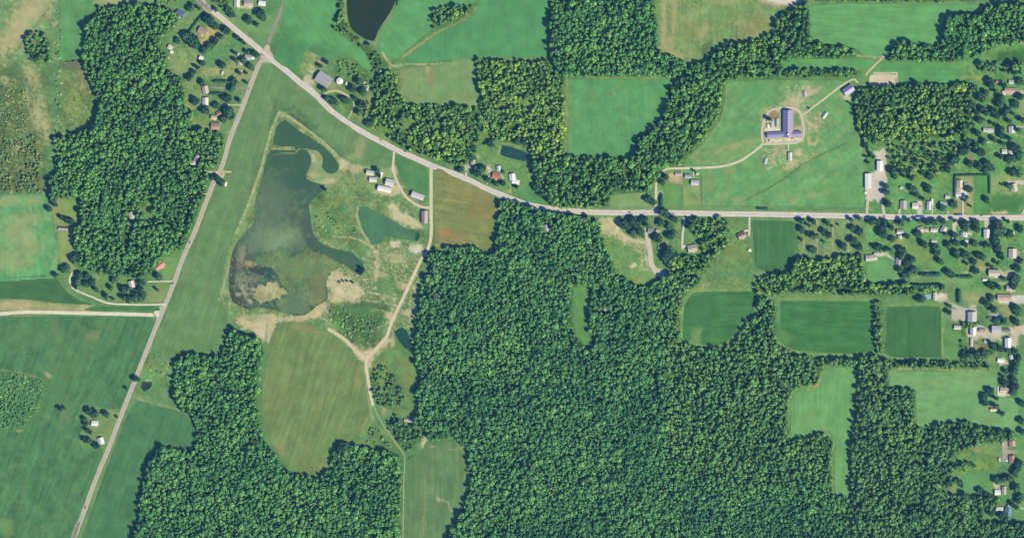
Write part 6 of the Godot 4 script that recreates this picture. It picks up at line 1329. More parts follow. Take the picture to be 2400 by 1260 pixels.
# kinds: h house, g garage or outbuilding, s shed, b barn, m metal hall, f flat roof, t trailer
func building(called: String, x: float, y: float, l: float, w: float, ang: float, roof: Color, kind: String, label: String, wall := Color(0.55, 0.53, 0.5), roof2 := Color(-1, 0, 0)):
	var L := l * S; var Wd := w * S
	if Wd > L:
		var t := L; L = Wd; Wd = t
		ang += 90.0
	var o := thing(called, W(x, y), -deg_to_rad(ang), label, {"house": "house", "barn": "barn", "shed": "shed", "garage": "garage", "trailer": "trailer", "hall": "building", "tank": "tank"}.get(called, called))
	var rm := flat_mat(roof, 0.55 if kind in "bms" else 0.9)
	var rm2: Material = flat_mat(roof2, 0.6) if roof2.r >= 0.0 else null
	var wm := flat_mat(wall, 0.85)
	var glass := flat_mat(Color(0.03, 0.04, 0.05), 0.2)
	var door := flat_mat(Color(0.2, 0.14, 0.1), 0.7)
	var eave: float = {"h": 3.0, "g": 2.7, "s": 2.4, "b": 4.6, "m": 4.8, "f": 3.0, "t": 2.9}[kind]
	if kind == "s" and Wd > 7: eave = 3.2
	var rise: float = Wd * {"h": 0.25, "g": 0.22, "s": 0.2, "b": 0.25, "m": 0.15, "f": 0.0, "t": 0.03}[kind]
	if kind == "f":
		part("wall", box, wm, o, Vector3(0, eave / 2, 0), Vector3(L, eave, Wd))
		part("roof", box, rm, o, Vector3(0, eave + 0.15, 0), Vector3(L + 0.5, 0.3, Wd + 0.5))
		part("door", box, door, o, Vector3(L * 0.2, 1.05, Wd / 2 + 0.01), Vector3(1.0, 2.1, 0.12))
		return
	walls(o, L, Wd, eave, rise, wm)
	gable_roof(o, L, Wd, eave, rise, rm, 0.5 if kind == "h" else 0.3, Vector3.ZERO, 0.0, kind in "bm", rm2)
	if kind in "hg":
		part("door", box, door, o, Vector3(L * 0.12, 1.05, Wd / 2 + 0.01), Vector3(1.0 if kind == "h" else 2.8, 2.1, 0.12))
		for k in (4 if kind == "h" else 1):
			for s in ([-1, 1] if kind == "h" else [-1]):
				if s == 1 and k == 2: continue
				part("window", box, glass, o, Vector3(lerpf(-0.38, 0.38, k / 3.0) * L, 1.6, s * (Wd / 2 + 0.01)), Vector3(1.2, 1.2, 0.1))
		if kind == "h":
			part("chimney", box, flat_mat(Color(0.22, 0.1, 0.07), 0.9), o, Vector3(-L * 0.22, eave + rise + 0.3, Wd * 0.08), Vector3(0.8, 1.6, 0.8))
			part("porch", box, flat_mat(Color(0.45, 0.43, 0.4), 0.9), o, Vector3(L * 0.12, 0.12, Wd / 2 + 0.9), Vector3(2.4, 0.3, 1.7))
	elif kind in "bm":
		for s in [-1, 1]:
			part("sliding_door", box, flat_mat(Color(0.5, 0.5, 0.5), 0.6), o, Vector3(s * (L / 2 + 0.02), 1.9, 0), Vector3(0.14, 3.8, minf(4.2, Wd * 0.5)))
	elif kind == "s":
		part("door", box, door, o, Vector3(L * 0.1, 1.0, Wd / 2 + 0.01), Vector3(1.4, 2.0, 0.1))
	elif kind == "t":
		for s in [-1, 1]:
			for k in 2: part("wheel", wheel_mesh(), flat_mat(Color(0.02, 0.02, 0.02), 0.9), o, Vector3(L * (0.18 + 0.12 * k), 0.4, s * (Wd / 2 - 0.1)))

var wheel_: CylinderMesh
func wheel_mesh() -> Mesh:
	if wheel_ == null:
		wheel_ = CylinderMesh.new()
		wheel_.top_radius = 0.36; wheel_.bottom_radius = 0.36; wheel_.height = 0.26
		wheel_.radial_segments = 12; wheel_.rings = 1
	return wheel_

func build_buildings():
	var white := C(250, 248, 246); var off := C(226, 218, 210); var greyr := C(178, 174, 176); var lav := C(172, 168, 188); var tanr := C(196, 178, 158); var pink := C(206, 176, 164); var lblue := C(172, 192, 204); var brown := C(170, 128, 112); var dk := C(112, 112, 116)
	var ww := Color(0.62, 0.6, 0.57); var bw := Color(0.3, 0.22, 0.16)
	# ---- the big horse barn: two crossing wings
	var violet := C(158, 144, 206); var o := thing("barn", W(1847, 291), 0.0, "large barn with two crossing wings under a violet metal roof", "barn")
	var vm := flat_mat(violet, 0.5); var wm := flat_mat(ww, 0.85)
	walls(o, 62 * S, 22 * S, 5.0, 5.2, wm, Vector3(0, 0, -1 * S), PI / 2)
	gable_roof(o, 62 * S, 22 * S, 5.0, 5.2, vm, 0.6, Vector3(0, 0, -1 * S), PI / 2, true)
	walls(o, 79 * S, 12 * S, 4.2, 2.9, wm, Vector3(-9 * S, 0, 24 * S), deg_to_rad(3.0))
	gable_roof(o, 79 * S, 12 * S, 4.2, 2.9, vm, 0.6, Vector3(-9 * S, 0, 24 * S), deg_to_rad(3.0), true)
	for k in 8: part("skylight", box, flat_mat(C(236, 226, 214), 0.3), o, Vector3(0, 10.42, (-26 + k * 6.0) * S), Vector3(2.6, 0.25, 1.6))
	part("cupola", box, wm, o, Vector3(0, 10.8, 24 * S), Vector3(2.4, 2.2, 2.4))
	for k in 10: part("window", box, flat_mat(Color(0.03, 0.04, 0.05), 0.2), o, Vector3(-38 + k * 6.2, 2.2, 24 * S + 5.0 + 0.0 - (-38 + k * 6.2 + 7.2) * 0.052), Vector3(1.4, 1.0, 0.5))
	part("sliding_door", box, flat_mat(Color(0.35, 0.33, 0.4), 0.6), o, Vector3(0, 2.0, -32.1 * S), Vector3(4.4, 4.0, 0.2))
	# ---- round grain bin
	o = thing("grain_bin", W(796, 190), 0.0, "round white grain bin with a cone roof right of the grey roadside barn", "grain bin")
	var cyl := CylinderMesh.new(); cyl.top_radius = 6.0; cyl.bottom_radius = 6.0; cyl.height = 5.0; cyl.radial_segments = 28
	part("wall", cyl, flat_mat(Color(0.6, 0.6, 0.6), 0.5), o, Vector3(0, 2.5, 0))
	var cone := CylinderMesh.new(); cone.top_radius = 0.4; cone.bottom_radius = 6.3; cone.height = 2.2; cone.radial_segments = 28
	part("roof", cone, flat_mat(white, 0.5), o, Vector3(0, 6.1, 0))
	var cap := CylinderMesh.new(); cap.top_radius = 0.5; cap.bottom_radius = 0.5; cap.height = 0.5
	part("hatch", cap, flat_mat(greyr, 0.5), o, Vector3(0, 7.4, 0))
	# ---- swimming pool
	o = thing("swimming_pool", W(2176, 694.5), 0.0, "small turquoise swimming pool left of the white patio", "swimming pool")
	part("rim", box, flat_mat(C(206, 212, 210), 0.8), o, Vector3(0, 0.4, 0), Vector3(10.0, 0.9, 8.4))
	part("water", box, flat_mat(C(128, 204, 222), 0.15), o, Vector3(0, 0.5, 0), Vector3(8.6, 0.9, 7.0))
	for b in [
		["barn", 1989, 211, 25, 17, -35, violet, "b", "smaller violet roofed barn beside the wood at the end of the tan track", ww],
		["barn", 1852, 367, 19, 9, 90, C(212, 204, 206), "s", "small upright white barn below the violet barn's drive", ww],
		["shed", 1887, 221, 12, 6.5, 84, lblue, "s", "pale blue pasture shed above the violet barn, beside bare soil", ww],
		["shed", 1934, 270, 16, 6.5, -53, lblue, "s", "slanting pale blue pasture shed right of the violet barn", ww],
		["shed", 1795, 377, 13, 6.5, -75, lblue, "s", "pale blue pasture shed below left of the violet barn", ww],
		["shed", 1803, 282, 6.5, 6, 10, white, "s", "smallest white shed in the violet barn's courtyard", ww],
		["shed", 1809, 291, 14, 8, 90, greyr, "s", "grey roofed shed in the middle of the violet barn's courtyard", ww],
		["shed", 1822, 287, 18, 6, 90, lblue, "s", "long narrow pale blue shed beside the violet barn's tall wing", ww],
		["shed", 1801, 296, 8, 5, 80, white, "s", "white shed at the lower left of the violet barn's courtyard", ww],
		["shed", 1590, 408, 14, 7, 2, greyr, "s", "grey shed on reddish soil, leftmost of the three below the long driveway", ww],
		["shed", 1613, 413, 15, 9, 2, lav, "s", "lavender grey shed, middle of the three below the long driveway", ww],
		["shed", 1629, 428, 18, 12, 2, C(196, 198, 206), "s", "largest grey shed, rightmost of the three below the long driveway", ww],
		["shed", 1635, 407, 5, 5, 0, off, "s", "tiny pale hut beside the largest grey shed", ww],
		["shed", 1593, 385, 7, 4, -10, lav, "s", "tiny grey hut above the long driveway", ww],
		["shed", 1543, 416, 6, 6.5, 20, white, "s", "small white hut where the estate lane bends", ww],
		["house", 1525, 541, 12, 11, 8, C(150, 160, 178), "h", "blue grey roofed house above the winding gravel lane", ww],
		["shed", 1543, 540, 9, 5, 15, tanr, "s", "tan shed right of the blue grey roofed house", ww],
		["shed", 1547, 581, 8, 5, 0, C(206, 200, 160), "s", "yellowish shed beside the winding gravel lane", ww],
		["house", 1623, 582, 20, 16, -10, tanr, "h", "tan roofed house at the end of the white driveway", ww],
		["house", 1739, 552, 17, 14, -22, C(190, 160, 148), "h", "pinkish brown house beside the cream driveway", ww, C(170, 110, 96)],
		["shed", 1758, 586, 6, 6, 0, white, "s", "tiny white hut on the lawn below the pinkish brown house", ww],
		["house", 1280, 535, 16, 12, 80, greyr, "h", "grey roofed house hidden in the central wood near the main road", ww],
		["shed", 1347, 575, 9, 6, -10, dk, "s", "dark grey shed deep in the central wood", ww],
		["house", 1427, 724, 22, 9, 3, greyr, "h", "long grey roofed house beside the narrow glade in the central wood", ww],
		["barn", 758, 186, 35, 26, 33.7, C(176, 172, 176), "m", "grey ribbed metal barn beside the main road in the upper left", Color(0.5, 0.5, 0.52)],
		["shed", 859, 206, 12, 8, 95, C(150, 186, 190), "s", "teal roofed shed at the end of the tan spur", ww],
		["shed", 811, 196, 7, 4, 100, C(204, 218, 226), "s", "tiny pale blue hut just right of the white grain bin", ww],
		["shed", 893, 166, 5, 4.5, 0, C(170, 206, 226), "s", "tiny bright blue hut below the dark north pond", ww],
		["barn", 867, 405, 17, 11, 10, off, "b", "white roofed farm building, upper left one of the quarry farm", ww],
		["barn", 874, 421, 17, 11, 4, C(232, 216, 210), "s", "pinkish white farm building at the lower left of the quarry farm", ww],
		["shed", 891, 410, 13, 8, -72, white, "s", "small bright white shed in the middle of the quarry farm", ww],
		["barn", 913, 428, 19, 16, 15, C(224, 216, 218), "b", "broad white farm building beside the farm lane", ww],
		["barn", 901, 443, 32, 12, 13, white, "b", "longest white roofed barn of the quarry farm", ww],
		["barn", 979, 459, 30, 13, 21, C(224, 216, 218), "b", "white barn on its own right of the farm lane", ww],
		["barn", 995, 509, 29, 14, 90, C(184, 150, 146), "b", "brownish pink roofed barn beside the quarry lane", bw],
		["house", 1108, 381, 12, 10, 100, greyr, "h", "grey roofed house nearest the bend of the main road", ww],
		["house", 1163, 412, 18, 13, 15, C(222, 112, 84), "h", "orange red roofed house beside the main road", ww],
		["garage", 1169, 395, 12, 9, 85, C(210, 222, 240), "g", "pale blue garage behind the orange red roofed house", ww],
		["house", 1201, 415, 15, 13, 80, white, "h", "bright white roofed house right of the orange red roof", ww],
		["garage", 1209, 426, 17, 11, 14, white, "g", "white wing building touching the bright white roofed house", ww],
		["house", 422, 32, 18, 14, 25, C(76, 112, 196), "h", "bright blue roofed house among trees in the upper left corner", ww],
		["house", 475, 73, 21, 15, 25, C(178, 150, 134), "h", "brownish roofed house on the yellow lawn in the upper left", ww],
		["house", 399, 111, 11, 9, 30, off, "h", "white house at the edge of the upper left wood", ww],
		["shed", 402, 122, 7, 6, 20, white, "s", "small white shed just below the white house by the wood", ww],
		["shed", 471, 136, 9, 9, 20, white, "s", "white square shed at the end of the dark tree row", ww],
		["shed", 393, 135, 5, 4, 0, off, "s", "tiny white hut in the left wood's edge", ww],
		["shed", 558, 128, 5, 8, 0, C(170, 200, 190), "s", "small greenish hut left of the junction houses", ww],
		["house", 561, 147, 13, 11, 75, C(198, 186, 170), "h", "tan grey house, lower left one at the junction", ww],
		["house", 581, 134, 14, 9, 15, C(190, 188, 196), "h", "grey roofed house nearest the junction", ww],
		["garage", 592, 136, 7, 6, 0, white, "g", "small white garage beside the grey house nearest the junction", ww],
		["garage", 563, 166, 10, 6, 10, C(206, 196, 170), "g", "tan garage below the junction houses", ww],
		["shed", 520, 171, 8, 5, 100, C(196, 200, 180), "s", "small grey hut on the tan lawn left of the junction houses", ww],
		["house", 555, 8, 17, 12, 90, C(232, 216, 208), "h", "pinkish white house at the top edge, left one", ww],
		["house", 582, 8, 20, 14, 0, C(196, 178, 164), "h", "tan roofed house at the top edge beside a white patio", ww],
		["hall", 614, 8, 16, 11, 8, white, "g", "bright white garage at the top edge beside the grey side road", ww],
		["house", 481, 211, 18, 13, 80, C(208, 184, 174), "h", "pinkish house at the end of the grey paved driveway", ww],
		["house", 481, 238, 17, 13, 90, off, "h", "white roofed house below the grey paved driveway", ww],
		["house", 501, 275, 13, 9, 0, C(222, 186, 150), "h", "tan roofed house, upper one of two beside the left wood", ww],
		["garage", 512, 266, 10, 9, -30, C(176, 124, 104), "g", "red brown garage right of the tan roofed house", bw],
		["house", 505, 296, 20, 15, 0, C(194, 146, 122), "h", "brown roofed house with a white end beside the left wood", ww],
		["house", 461, 370, 15, 9, -60, C(200, 192, 200), "h", "grey house hidden in the left wood, its upper wing", ww],
		["house", 453, 381, 14, 10, -25, C(206, 196, 196), "h", "grey house hidden in the left wood, its lower wing", ww],
		["tank", 528, 431, 9, 5, 105, white, "s", "white storage shed beside the country road turnout", ww],
		["house", 309, 505, 16, 13, 70, C(216, 206, 206), "h", "pale grey house in the middle of the left wood", ww],
		["garage", 307, 526, 11, 7, 30, lav, "g", "lavender grey garage below the pale grey house in the wood", ww],
		["shed", 147, 535, 22, 7, 2, C(176, 170, 178), "s", "long grey shed beside the left hay field", ww, C(110, 96, 106)],
		["house", 374, 622, 23, 14, -38, C(232, 140, 124), "h", "salmon pink roofed house beside the country road", ww],
		["house", 308, 666, 15, 12, 75, C(232, 212, 196), "h", "beige house among the left wood's lower trees", ww],
		["shed", 408, 471, 8, 6, 20, C(214, 180, 134), "s", "tan hut under trees by the pale wood driveway", ww],
		["shed", 447, 471, 12, 6, 95, C(206, 160, 146), "s", "reddish shed near the country road in the wood", ww],
		["house", 222, 991, 15, 11, 0, white, "h", "upper white house beside the lower country road", ww],
		["house", 236, 1033, 15, 13, 75, C(232, 228, 230), "h", "lower white house beside the lower country road", ww],
		["barn", 960, 985, 25, 7, 5, C(202, 178, 160), "s", "long tan shed in the junk yard by the big wood", ww],
		["hall", 2062.5, 389, 23, 13, 90, white, "m", "shorter bright white metal building on the pale lot", ww],
		["hall", 2035, 424, 34, 14, 90, white, "m", "longer white metal building with a grey slope on the pale lot", ww, C(206, 206, 214)],
		["shed", 2030, 451, 5, 5, 0, white, "s", "tiny white hut below the longer white building", ww],
		["shed", 2114, 440, 7, 6, 20, C(206, 212, 204), "s", "small grey hut on the lawn right of the lot", ww],
		["house", 2118, 480, 19, 14, 90, C(196, 180, 156), "h", "tan house with one grey roof slope north of the main road", ww, C(170, 164, 172)],
		["house", 2146, 482, 14, 13, 0, C(230, 220, 222), "h", "white house with a red car parked at its side", ww],
		["house", 2178, 482, 20, 9, 92, C(212, 208, 220), "h", "narrow pale grey house beside the white trailer", ww],
		["trailer", 2186, 473, 14, 3.5, 88, white, "t", "long white trailer beside the narrow pale grey house", white],
		["house", 2250, 431, 17, 13, 90, C(212, 196, 166), "h", "tan house inside the square hedged yard", ww],
		["garage", 2266, 433, 9, 8, 0, C(206, 208, 214), "g", "pale grey garage inside the square hedged yard", ww],
		["garage", 2247, 455, 12, 11, 5, C(212, 206, 220), "g", "lavender white garage on the white yard", ww],
		["garage", 2222, 461, 11, 8, 0, C(214, 192, 192), "g", "pinkish garage left of the hedged yard", ww],
		["house", 2212, 479, 15, 11, 10, C(206, 200, 198), "h", "pale house under trees left of the hedged yard", ww],
		["house", 2377, 440, 17, 15, 80, C(206, 194, 188), "h", "tan grey house at the right edge above the main road", ww],
		["house", 2355, 355, 11, 10, 0, off, "h", "small white house by the right edge", ww],
		["garage", 2370, 358, 13, 8, 70, C(206, 210, 220), "g", "pale grey garage right of the small white house", ww],
		["house", 2111, 543, 16, 10, 0, C(226, 216, 216), "h", "white house south of the main road, nearest the graveyard", ww, C(176, 170, 176)],
		["garage", 2110, 556, 9, 9, 90, C(206, 196, 190), "g", "grey garage just below the white house near the graveyard", ww],
		["house", 2159, 538, 14, 12, -15, C(214, 190, 172), "h", "pink tan house south of the main road", ww],
		["shed", 2173, 539, 8, 8, 0, C(206, 188, 156), "s", "tan shed between the pink tan house and the white one", ww],
		["house", 2190, 539, 15, 8, 0, off, "h", "white narrow house third from the graveyard", ww],
		["shed", 2190, 566, 11, 7, 5, C(218, 218, 222), "s", "pale grey shed in the garden below the white narrow house", ww],
		["house", 2043, 604, 26, 13, -8, C(206, 194, 184), "h", "long tan house at the left end of the bent driveway", ww],
		["garage", 2054, 595, 9, 8, -10, C(214, 206, 206), "g", "pale garage touching the long tan house", ww],
		["house", 2107, 612, 14, 13, 95, C(178, 172, 180), "h", "grey roofed house at the right end of the bent driveway", ww],
		["shed", 2028, 656, 9, 6, 60, C(200, 184, 170), "s", "small tan hut at the lower left of the bent driveway's lawn", ww],
		["house", 2212, 538, 14, 11, -60, C(212, 194, 192), "h", "pinkish slanted house south of the main road", ww],
		["house", 2258, 549, 11, 10, 90, C(190, 196, 210), "h", "bluish grey house south of the main road", ww],
		["garage", 2265, 550, 11, 5, 90, white, "g", "narrow white garage touching the bluish grey house", ww],
		["garage", 2273, 545, 12, 9, 10, C(196, 184, 172), "g", "tan garage right of the bluish grey house", ww],
		["shed", 2266, 566, 7, 6.5, 20, white, "s", "tiny bright white hut below the bluish grey house", ww],
		["shed", 2234, 559, 5, 3.5, 80, white, "s", "tiny white hut between two dark trees in the gardens", ww],
		["hall", 2313, 548, 21, 13, 90, C(214, 208, 212), "m", "long pale grey shed at the end of a straight driveway", ww],
		["house", 2374, 547, 10, 8, 80, off, "h", "small white house right of the tall purple tree row", ww],
		["house", 2374, 594, 21, 17, 90, C(216, 202, 190), "h", "large pale tan house right of the gardens", ww],
		["hall", 2331, 640, 26, 15, 3, C(208, 190, 164), "m", "tan roofed workshop in the lower gardens at the right", ww],
		["garage", 2336, 646, 8, 8, 0, C(226, 222, 222), "g", "pale garage in front of the tan roofed workshop", ww],
		["trailer", 2310, 656, 11, 4, 2, white, "t", "short white trailer below the tan roofed workshop", white],
		["house", 2370, 676, 20, 12, 5, C(210, 180, 176), "h", "pinkish roofed house at the right below the workshop", ww],
		["shed", 2338, 666, 6, 5, 0, C(206, 196, 200), "s", "small pale hut under a tree left of the pinkish roofed house", ww],
		["garage", 2192, 694, 18, 8, 92, C(208, 200, 196), "g", "upright grey garage beside the turquoise pool", ww],
		["hall", 2279, 742, 22, 20, 90, C(180, 188, 180), "m", "square grey green hall on the pale parking lot", ww],
		["barn", 2355, 697, 32, 13, 2, C(206, 166, 150), "h", "long pinkish brown house at the right edge of the tan lawns", ww],
		["trailer", 2325, 745, 18, 5, 2, C(120, 100, 104), "t", "dark brown trailer on the lawn above the barns", Color(0.2, 0.15, 0.13)],
		["shed", 2245, 767, 16, 9, 2, C(206, 204, 196), "s", "pale grey shed between the dark field and the barns", ww],
		["barn", 2281, 776, 18, 12, 92, C(230, 220, 222), "b", "white barn, leftmost of the lower right barns", ww],
		["barn", 2303, 774, 14, 9, 5, C(178, 152, 142), "s", "brown shed between the white barn and the grey barn", bw],
		["barn", 2336, 772, 21, 17, 2, C(190, 186, 206), "b", "lavender grey barn in the middle of the lower right barns", ww, C(232, 234, 236)],
		["shed", 2359, 774, 19, 8, 4, dk, "s", "dark grey shed right of the lavender grey barn", ww],
		["barn", 2363, 803, 22, 14, 90, white, "b", "bright white barn, largest of the lower right barns", ww],
		["shed", 2278, 802, 19, 6, 92, C(214, 182, 172), "s", "narrow pinkish shed below the leftmost white barn", ww],
		["shed", 2312, 801, 10, 6, 20, C(186, 184, 176), "s", "grey shed in the junk strewn yard", ww],
		["garage", 2346, 844, 14, 9, 5, white, "g", "bright white garage below the barns", ww],
		["shed", 2371, 837, 10, 8, 70, C(196, 206, 212), "s", "pale grey shed under trees below the barns", ww],
		["house", 2355, 914, 19, 12, 5, C(216, 184, 180), "h", "pinkish roofed house behind a white wall at the lower right", ww],
		["shed", 2330, 959, 17, 8, 1, C(236, 206, 176), "s", "cream and red brown shed below the white walled house", ww, C(170, 104, 92)],
		["house", 2373, 1037, 16, 13, 85, C(214, 150, 138), "h", "upper red brown roofed house on the forked pink driveway", ww],
		["house", 2373, 1076, 16, 12, 85, C(206, 136, 122), "h", "lower red brown roofed house on the forked pink driveway", ww],
		["trailer", 2344, 1077, 8, 4, 80, C(220, 226, 196), "t", "pale green camper left of the forked pink driveway", white],
		["garage", 2351, 1040, 6, 3.5, 80, C(206, 214, 214), "g", "tiny pale shed at the top of the forked pink driveway", ww],
		["garage", 2339, 1153, 13, 12, 0, white, "g", "bright white garage in the bottom right yards", ww],
		["house", 2354, 1149, 17, 9, 90, C(196, 182, 176), "h", "tan grey house right of the bright white garage", ww],
		["garage", 2344, 1192, 15, 9, 2, C(238, 224, 214), "g", "cream garage left of the blue roof", ww],
		["house", 2364, 1198, 19, 14, 96, C(92, 148, 206), "h", "bright blue roofed house in the bottom right corner", ww],
		["shed", 2367, 1185, 8, 7, 30, C(220, 226, 214), "s", "small pale shed above the bottom right blue roof", ww],
		["shed", 2342, 192, 15, 7, 2, C(176, 112, 112), "s", "reddish shed in the upper right gardens", bw],
		["garage", 2371, 192, 11, 9, 0, C(196, 196, 204), "g", "grey garage above the long pinkish roof at the right", ww],
		["house", 2371, 212, 30, 11, 3, C(206, 160, 148), "h", "long pinkish roofed house at the upper right edge", ww],
		["garage", 2353, 218, 9, 7, 80, C(232, 226, 218), "g", "white garage at the left end of the long pinkish roof", ww],
		["house", 2318, 305, 24, 9, 4, C(206, 208, 216), "h", "long pale grey house below the east wood", ww],
		["house", 2372, 304, 15, 13, 88, C(226, 216, 216), "h", "pale square house at the right edge beside a thin driveway", ww],
		["trailer", 2313, 333, 14, 4, 2, C(196, 204, 186), "t", "pale trailer on the lawn below the long pale grey house", white],
	]: building(b[0], b[1], b[2], b[3], b[4], b[5], b[6], b[7], b[8], b[9], b[10] if b.size() > 10 else Color(-1, 0, 0))
	# a white wall beside the lower right house
	o = thing("garden_wall", W(2340.5, 916), 0.0, "bright white upright wall beside the pinkish roofed house", "wall")
	part("wall", box, flat_mat(white, 0.8), o, Vector3(0, 0.9, 0), Vector3(2.2, 1.8, 17.0))

# ------------------------------------------------------------------ vehicles
func vehicle(x: float, y: float, ang: float, c: Color, kind: String, label: String):
	var o := thing({"car": "car", "pickup": "pickup_truck", "truck": "truck"}[kind], W(x, y, 0.25), -deg_to_rad(ang), label, {"car": "car", "pickup": "pickup truck", "truck": "truck"}[kind])
	var m := flat_mat(c, 0.3); var glass := flat_mat(Color(0.02, 0.025, 0.03), 0.1); var tyre := flat_mat(Color(0.02, 0.02, 0.02), 0.9)
	var l := 4.7
	if kind == "truck":
		l = 15.5
		part("cargo_box", box, m, o, Vector3(-1.6, 2.4, 0), Vector3(12.0, 2.8, 2.6))
		part("cab", box, flat_mat(C(226, 226, 230), 0.4), o, Vector3(6.2, 1.8, 0), Vector3(2.8, 2.5, 2.5))
		part("windscreen", box, glass, o, Vector3(7.55, 2.2, 0), Vector3(0.2, 1.0, 2.2))
		part("chassis", box, tyre, o, Vector3(0, 0.7, 0), Vector3(14.6, 0.4, 1.6))
	else:
		var hull := PrismMesh.new()
		part("body", body_shape(l, 1.85, 0.45, 1.0), m, o)
		part("cabin", body_shape(2.5 if kind == "car" else 1.7, 1.6, 0.98, 1.5), glass, o, Vector3(-0.25 if kind == "car" else 0.3, 0, 0))
		part("roof", box, m, o, Vector3(-0.25 if kind == "car" else 0.3, 1.5, 0), Vector3(1.5 if kind == "car" else 1.1, 0.06, 1.35))
		if kind == "pickup": part("cargo_bed", box, flat_mat(Color(0.04, 0.04, 0.04), 0.8), o, Vector3(-1.45, 1.0, 0), Vector3(1.5, 0.08, 1.5))
		for s in [-1, 1]: part("headlight", box, flat_mat(Color(0.7, 0.7, 0.7), 0.2), o, Vector3(l / 2, 0.72, s * 0.65), Vector3(0.08, 0.18, 0.35))
	for s in [-1, 1]:
		for k in ([-0.31, 0.31] if kind != "truck" else [-0.38, -0.3, 0.28, 0.42]):
			var w := part("wheel", wheel_mesh(), tyre, o, Vector3(k * l, 0.36, s * 0.85))
			w.rotation.x = PI / 2

func body_shape(l: float, w: float, y0: float, y1: float) -> ArrayMesh:
	var a := []
	for v in [[-1, y0, 1.0], [1, y0, 1.0], [1, y1, 0.82], [-1, y1, 0.82]]:
		a.append([Vector3(v[0] * l / 2 * (1.0 if v[1] == y0 else 0.9), v[1], w / 2 * v[2]), Vector3(v[0] * l / 2 * (1.0 if v[1] == y0 else 0.9), v[1], -w / 2 * v[2])])
	var t := []
	t.append_array(quad(a[3][0], a[2][0], a[1][0], a[0][0])); t.append_array(quad(a[0][1], a[1][1], a[2][1], a[3][1]))
	t.append_array(quad(a[3][1], a[2][1], a[2][0], a[3][0])); t.append_array(quad(a[2][1], a[1][1], a[1][0], a[2][0])); t.append_array(quad(a[0][1], a[3][1], a[3][0], a[0][0]))
	return tri_mesh(t)

func build_vehicles():
	var dark := Color(0.03, 0.03, 0.035); var red := Color(0.45, 0.06, 0.04); var white := Color(0.75, 0.75, 0.75)
	for v in [
		[892, 327, 28, dark, "car", "dark car on the main road just past the upper left bend"],
		[949, 355, 24, dark, "car", "dark car on the main road above the farm lane"],
		[199, 1188, -68, dark, "car", "dark car on the lower country road near the bottom"],
		[444, 567, -66, Color(0.05, 0.04, 0.06), "car", "dark car on the country road beside the left wood"],
		[615, 128, 35, Color(0.08, 0.08, 0.09), "car", "dark grey car at the upper left junction"],
		[404, 663, -68, dark, "pickup", "dark pickup truck on the country road by the pink roofed house"],
		[1476, 497, 0, Color(0.06, 0.06, 0.07), "car", "small dark car on the main road above the glade"],
		[1579, 500, 10, Color(0.2, 0.2, 0.23), "pickup", "grey pickup truck on the main road between shading trees"],
		[2073, 507, 0, dark, "car", "dark car on the main road below the forked lot entrance"],
		[2137, 510, 0, Color(0.12, 0.11, 0.06), "car", "olive car on the main road near the red car's house"],
		[2160, 508, 0, Color(0.06, 0.07, 0.16), "truck", "dark blue truck on the main road with a white cab"],
		[2250, 504, 0, Color(0.09, 0.13, 0.24), "truck", "blue box truck on the main road before the hedged yard"],
		[2302, 505, 0, Color(0.12, 0.09, 0.06), "pickup", "brown pickup truck on the main road right of the blue box truck"],
		[2158, 484, -70, red, "car", "red car parked beside the white house"],
		[2238, 723, 20, dark, "car", "dark car parked on the pale lot by the square hall"],
		[2360, 1079, 0, white, "car", "white car parked on the forked pink driveway"],
		[2286, 732, 80, Color(0.1, 0.08, 0.06), "pickup", "brown pickup truck parked behind the square hall"],
		[1858, 324, 0, Color(0.35, 0.12, 0.05), "car", "reddish car parked in front of the violet barn"],
		[1803, 329, 80, dark, "car", "dark car parked at the left end of the violet barn"],
		[927, 433, 10, Color(0.2, 0.2, 0.2), "pickup", "grey pickup truck parked in the quarry farm yard"],
		[2108, 488, 80, Color(0.2, 0.1, 0.09), "car", "maroon car parked at the tan and grey house"],
	]: vehicle(v[0], v[1], v[2], v[3], v[4], v[5])

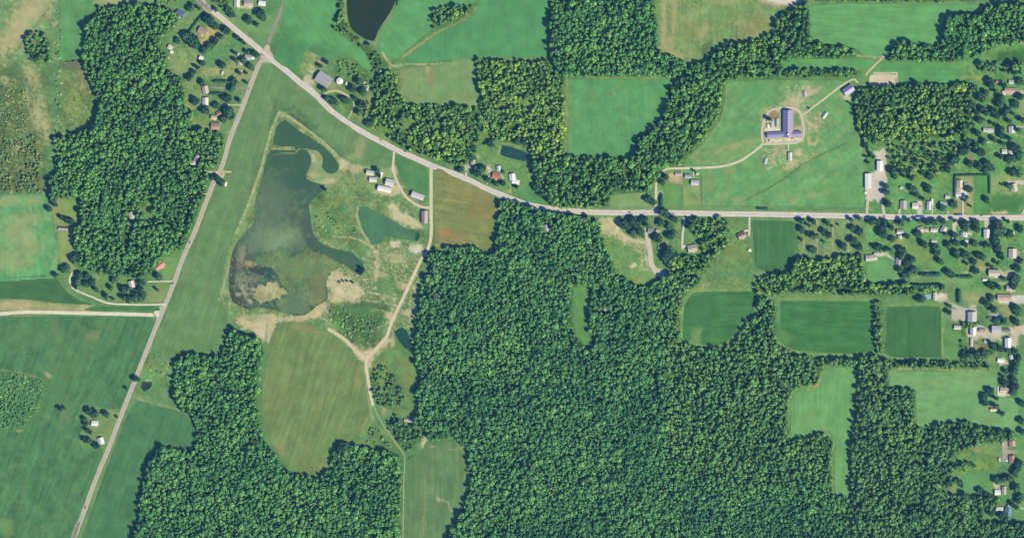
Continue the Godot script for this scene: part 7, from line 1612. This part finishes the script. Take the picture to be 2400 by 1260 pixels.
# ------------------------------------------------------------------ pasture fences
func build_fences():
	var wood := flat_mat(Color(0.12, 0.1, 0.08), 0.9)
	for f in [
		["dark pasture fence along the top of the estate pasture", [1705, 196, 1725, 189, 1800, 187, 1900, 187, 1988, 188]],
		["dark pasture fence curving down the left side of the estate pasture", [1704, 196, 1700, 245, 1686, 288, 1645, 344, 1614, 376]],
		["dark pasture fence slanting across the lower estate pasture", [1742, 472, 1790, 448, 1840, 418, 1880, 388, 1925, 362, 1985, 336]],
		["dark pasture fence along the road side of the estate pasture", [1648, 484, 1760, 485, 1900, 486, 2026, 488]],
		["dark pasture fence down the right side of the estate pasture", [2027, 380, 2028, 430, 2028, 486]],
		["dark fence between the grey sheds' paddocks and the pasture", [1645, 408, 1645, 450, 1645, 484]],
		["short dark fence right of the small square paddock", [1600, 402, 1600, 440, 1600, 482]],
	]:
		var p := P(f[1])
		var o := thing("fence", W(p[0].x, p[0].y), 0.0, f[0], "fence")
		for k in p.size() - 1:
			var s := W(p[k].x, p[k].y) - o.position; var e := W(p[k + 1].x, p[k + 1].y) - o.position
			var len_ := s.distance_to(e); var turn := -atan2(e.z - s.z, e.x - s.x)
			for h in [0.75, 1.15, 1.55]: part("rail", box, wood, o, (s + e) / 2 + Vector3(0, h, 0), Vector3(len_, 0.14, 0.06), turn)
			var n := int(len_ / 6.0)
			for i in n: part("post", box, wood, o, s.lerp(e, float(i) / n) + Vector3(0, 0.85, 0), Vector3(0.2, 1.9, 0.2), turn)
	# round hay feeders on the bare soil rings
	var ring := TorusMesh.new(); ring.inner_radius = 1.1; ring.outer_radius = 1.35; ring.rings = 16; ring.ring_segments = 6
	var hay := CylinderMesh.new(); hay.top_radius = 0.9; hay.bottom_radius = 1.0; hay.height = 1.1; hay.radial_segments = 12
	for h in [[1906, 211, "round hay feeder on the upper bare patch of the pasture"], [1911, 285, "left round hay feeder on the bare patch right of the violet barn"], [1922, 285, "right round hay feeder on the bare patch right of the violet barn"], [1812, 372, "round hay feeder on the bare patch below the violet barn's drive"], [1815, 388, "lowest round hay feeder left of the small white barn"]]:
		var o := thing("hay_feeder", W(h[0], h[1], 0.35), 0.0, h[2], "hay feeder")
		for y in [0.3, 1.0]: part("hoop", ring, flat_mat(Color(0.35, 0.12, 0.08), 0.6), o, Vector3(0, y, 0))
		part("hay", hay, flat_mat(Color(0.34, 0.26, 0.13), 0.95), o, Vector3(0, 0.55, 0))

# ------------------------------------------------------------------ graveyard
func build_graves():
	var r := RandomNumberGenerator.new()
	r.seed = 4
	var stone := StandardMaterial3D.new()
	stone.albedo_color = Color(0.42, 0.4, 0.37).linear_to_srgb(); stone.roughness = 0.9; stone.albedo_texture = grain; stone.uv1_triplanar = true
	var o := thing("gravestone", Vector3.ZERO, 0.0, "small pale gravestone on a plinth in the graveyard rows", "gravestone", "gravestones in the graveyard rows")
	part("plinth", box, stone, o, Vector3(0, 0.15, 0), Vector3(0.7, 0.3, 1.5))
	part("headstone", box, stone, o, Vector3(0, 0.75, 0), Vector3(0.25, 0.95, 1.2))
	var first := true
	var row := 0
	for x in [1892, 1899, 1909, 1923, 1932, 1943, 1959, 1966, 1977, 1984]:
		var place := 0
		for k in 13:
			if r.randf() < 0.2: continue
			var c := o
			if not first:
				c = o.duplicate()
				c.name = numbered("gravestone")
				add_child(c)
			first = false
			c.set_meta("label", "small pale gravestone, %s from the top in the graveyard's %s row from left" % [ORDER[place], ORDER[row]])
			place += 1
			c.position = W(x + r.randf_range(-0.6, 0.6), 521 + k * 6.4 + r.randf_range(-0.8, 0.8))
		row += 1
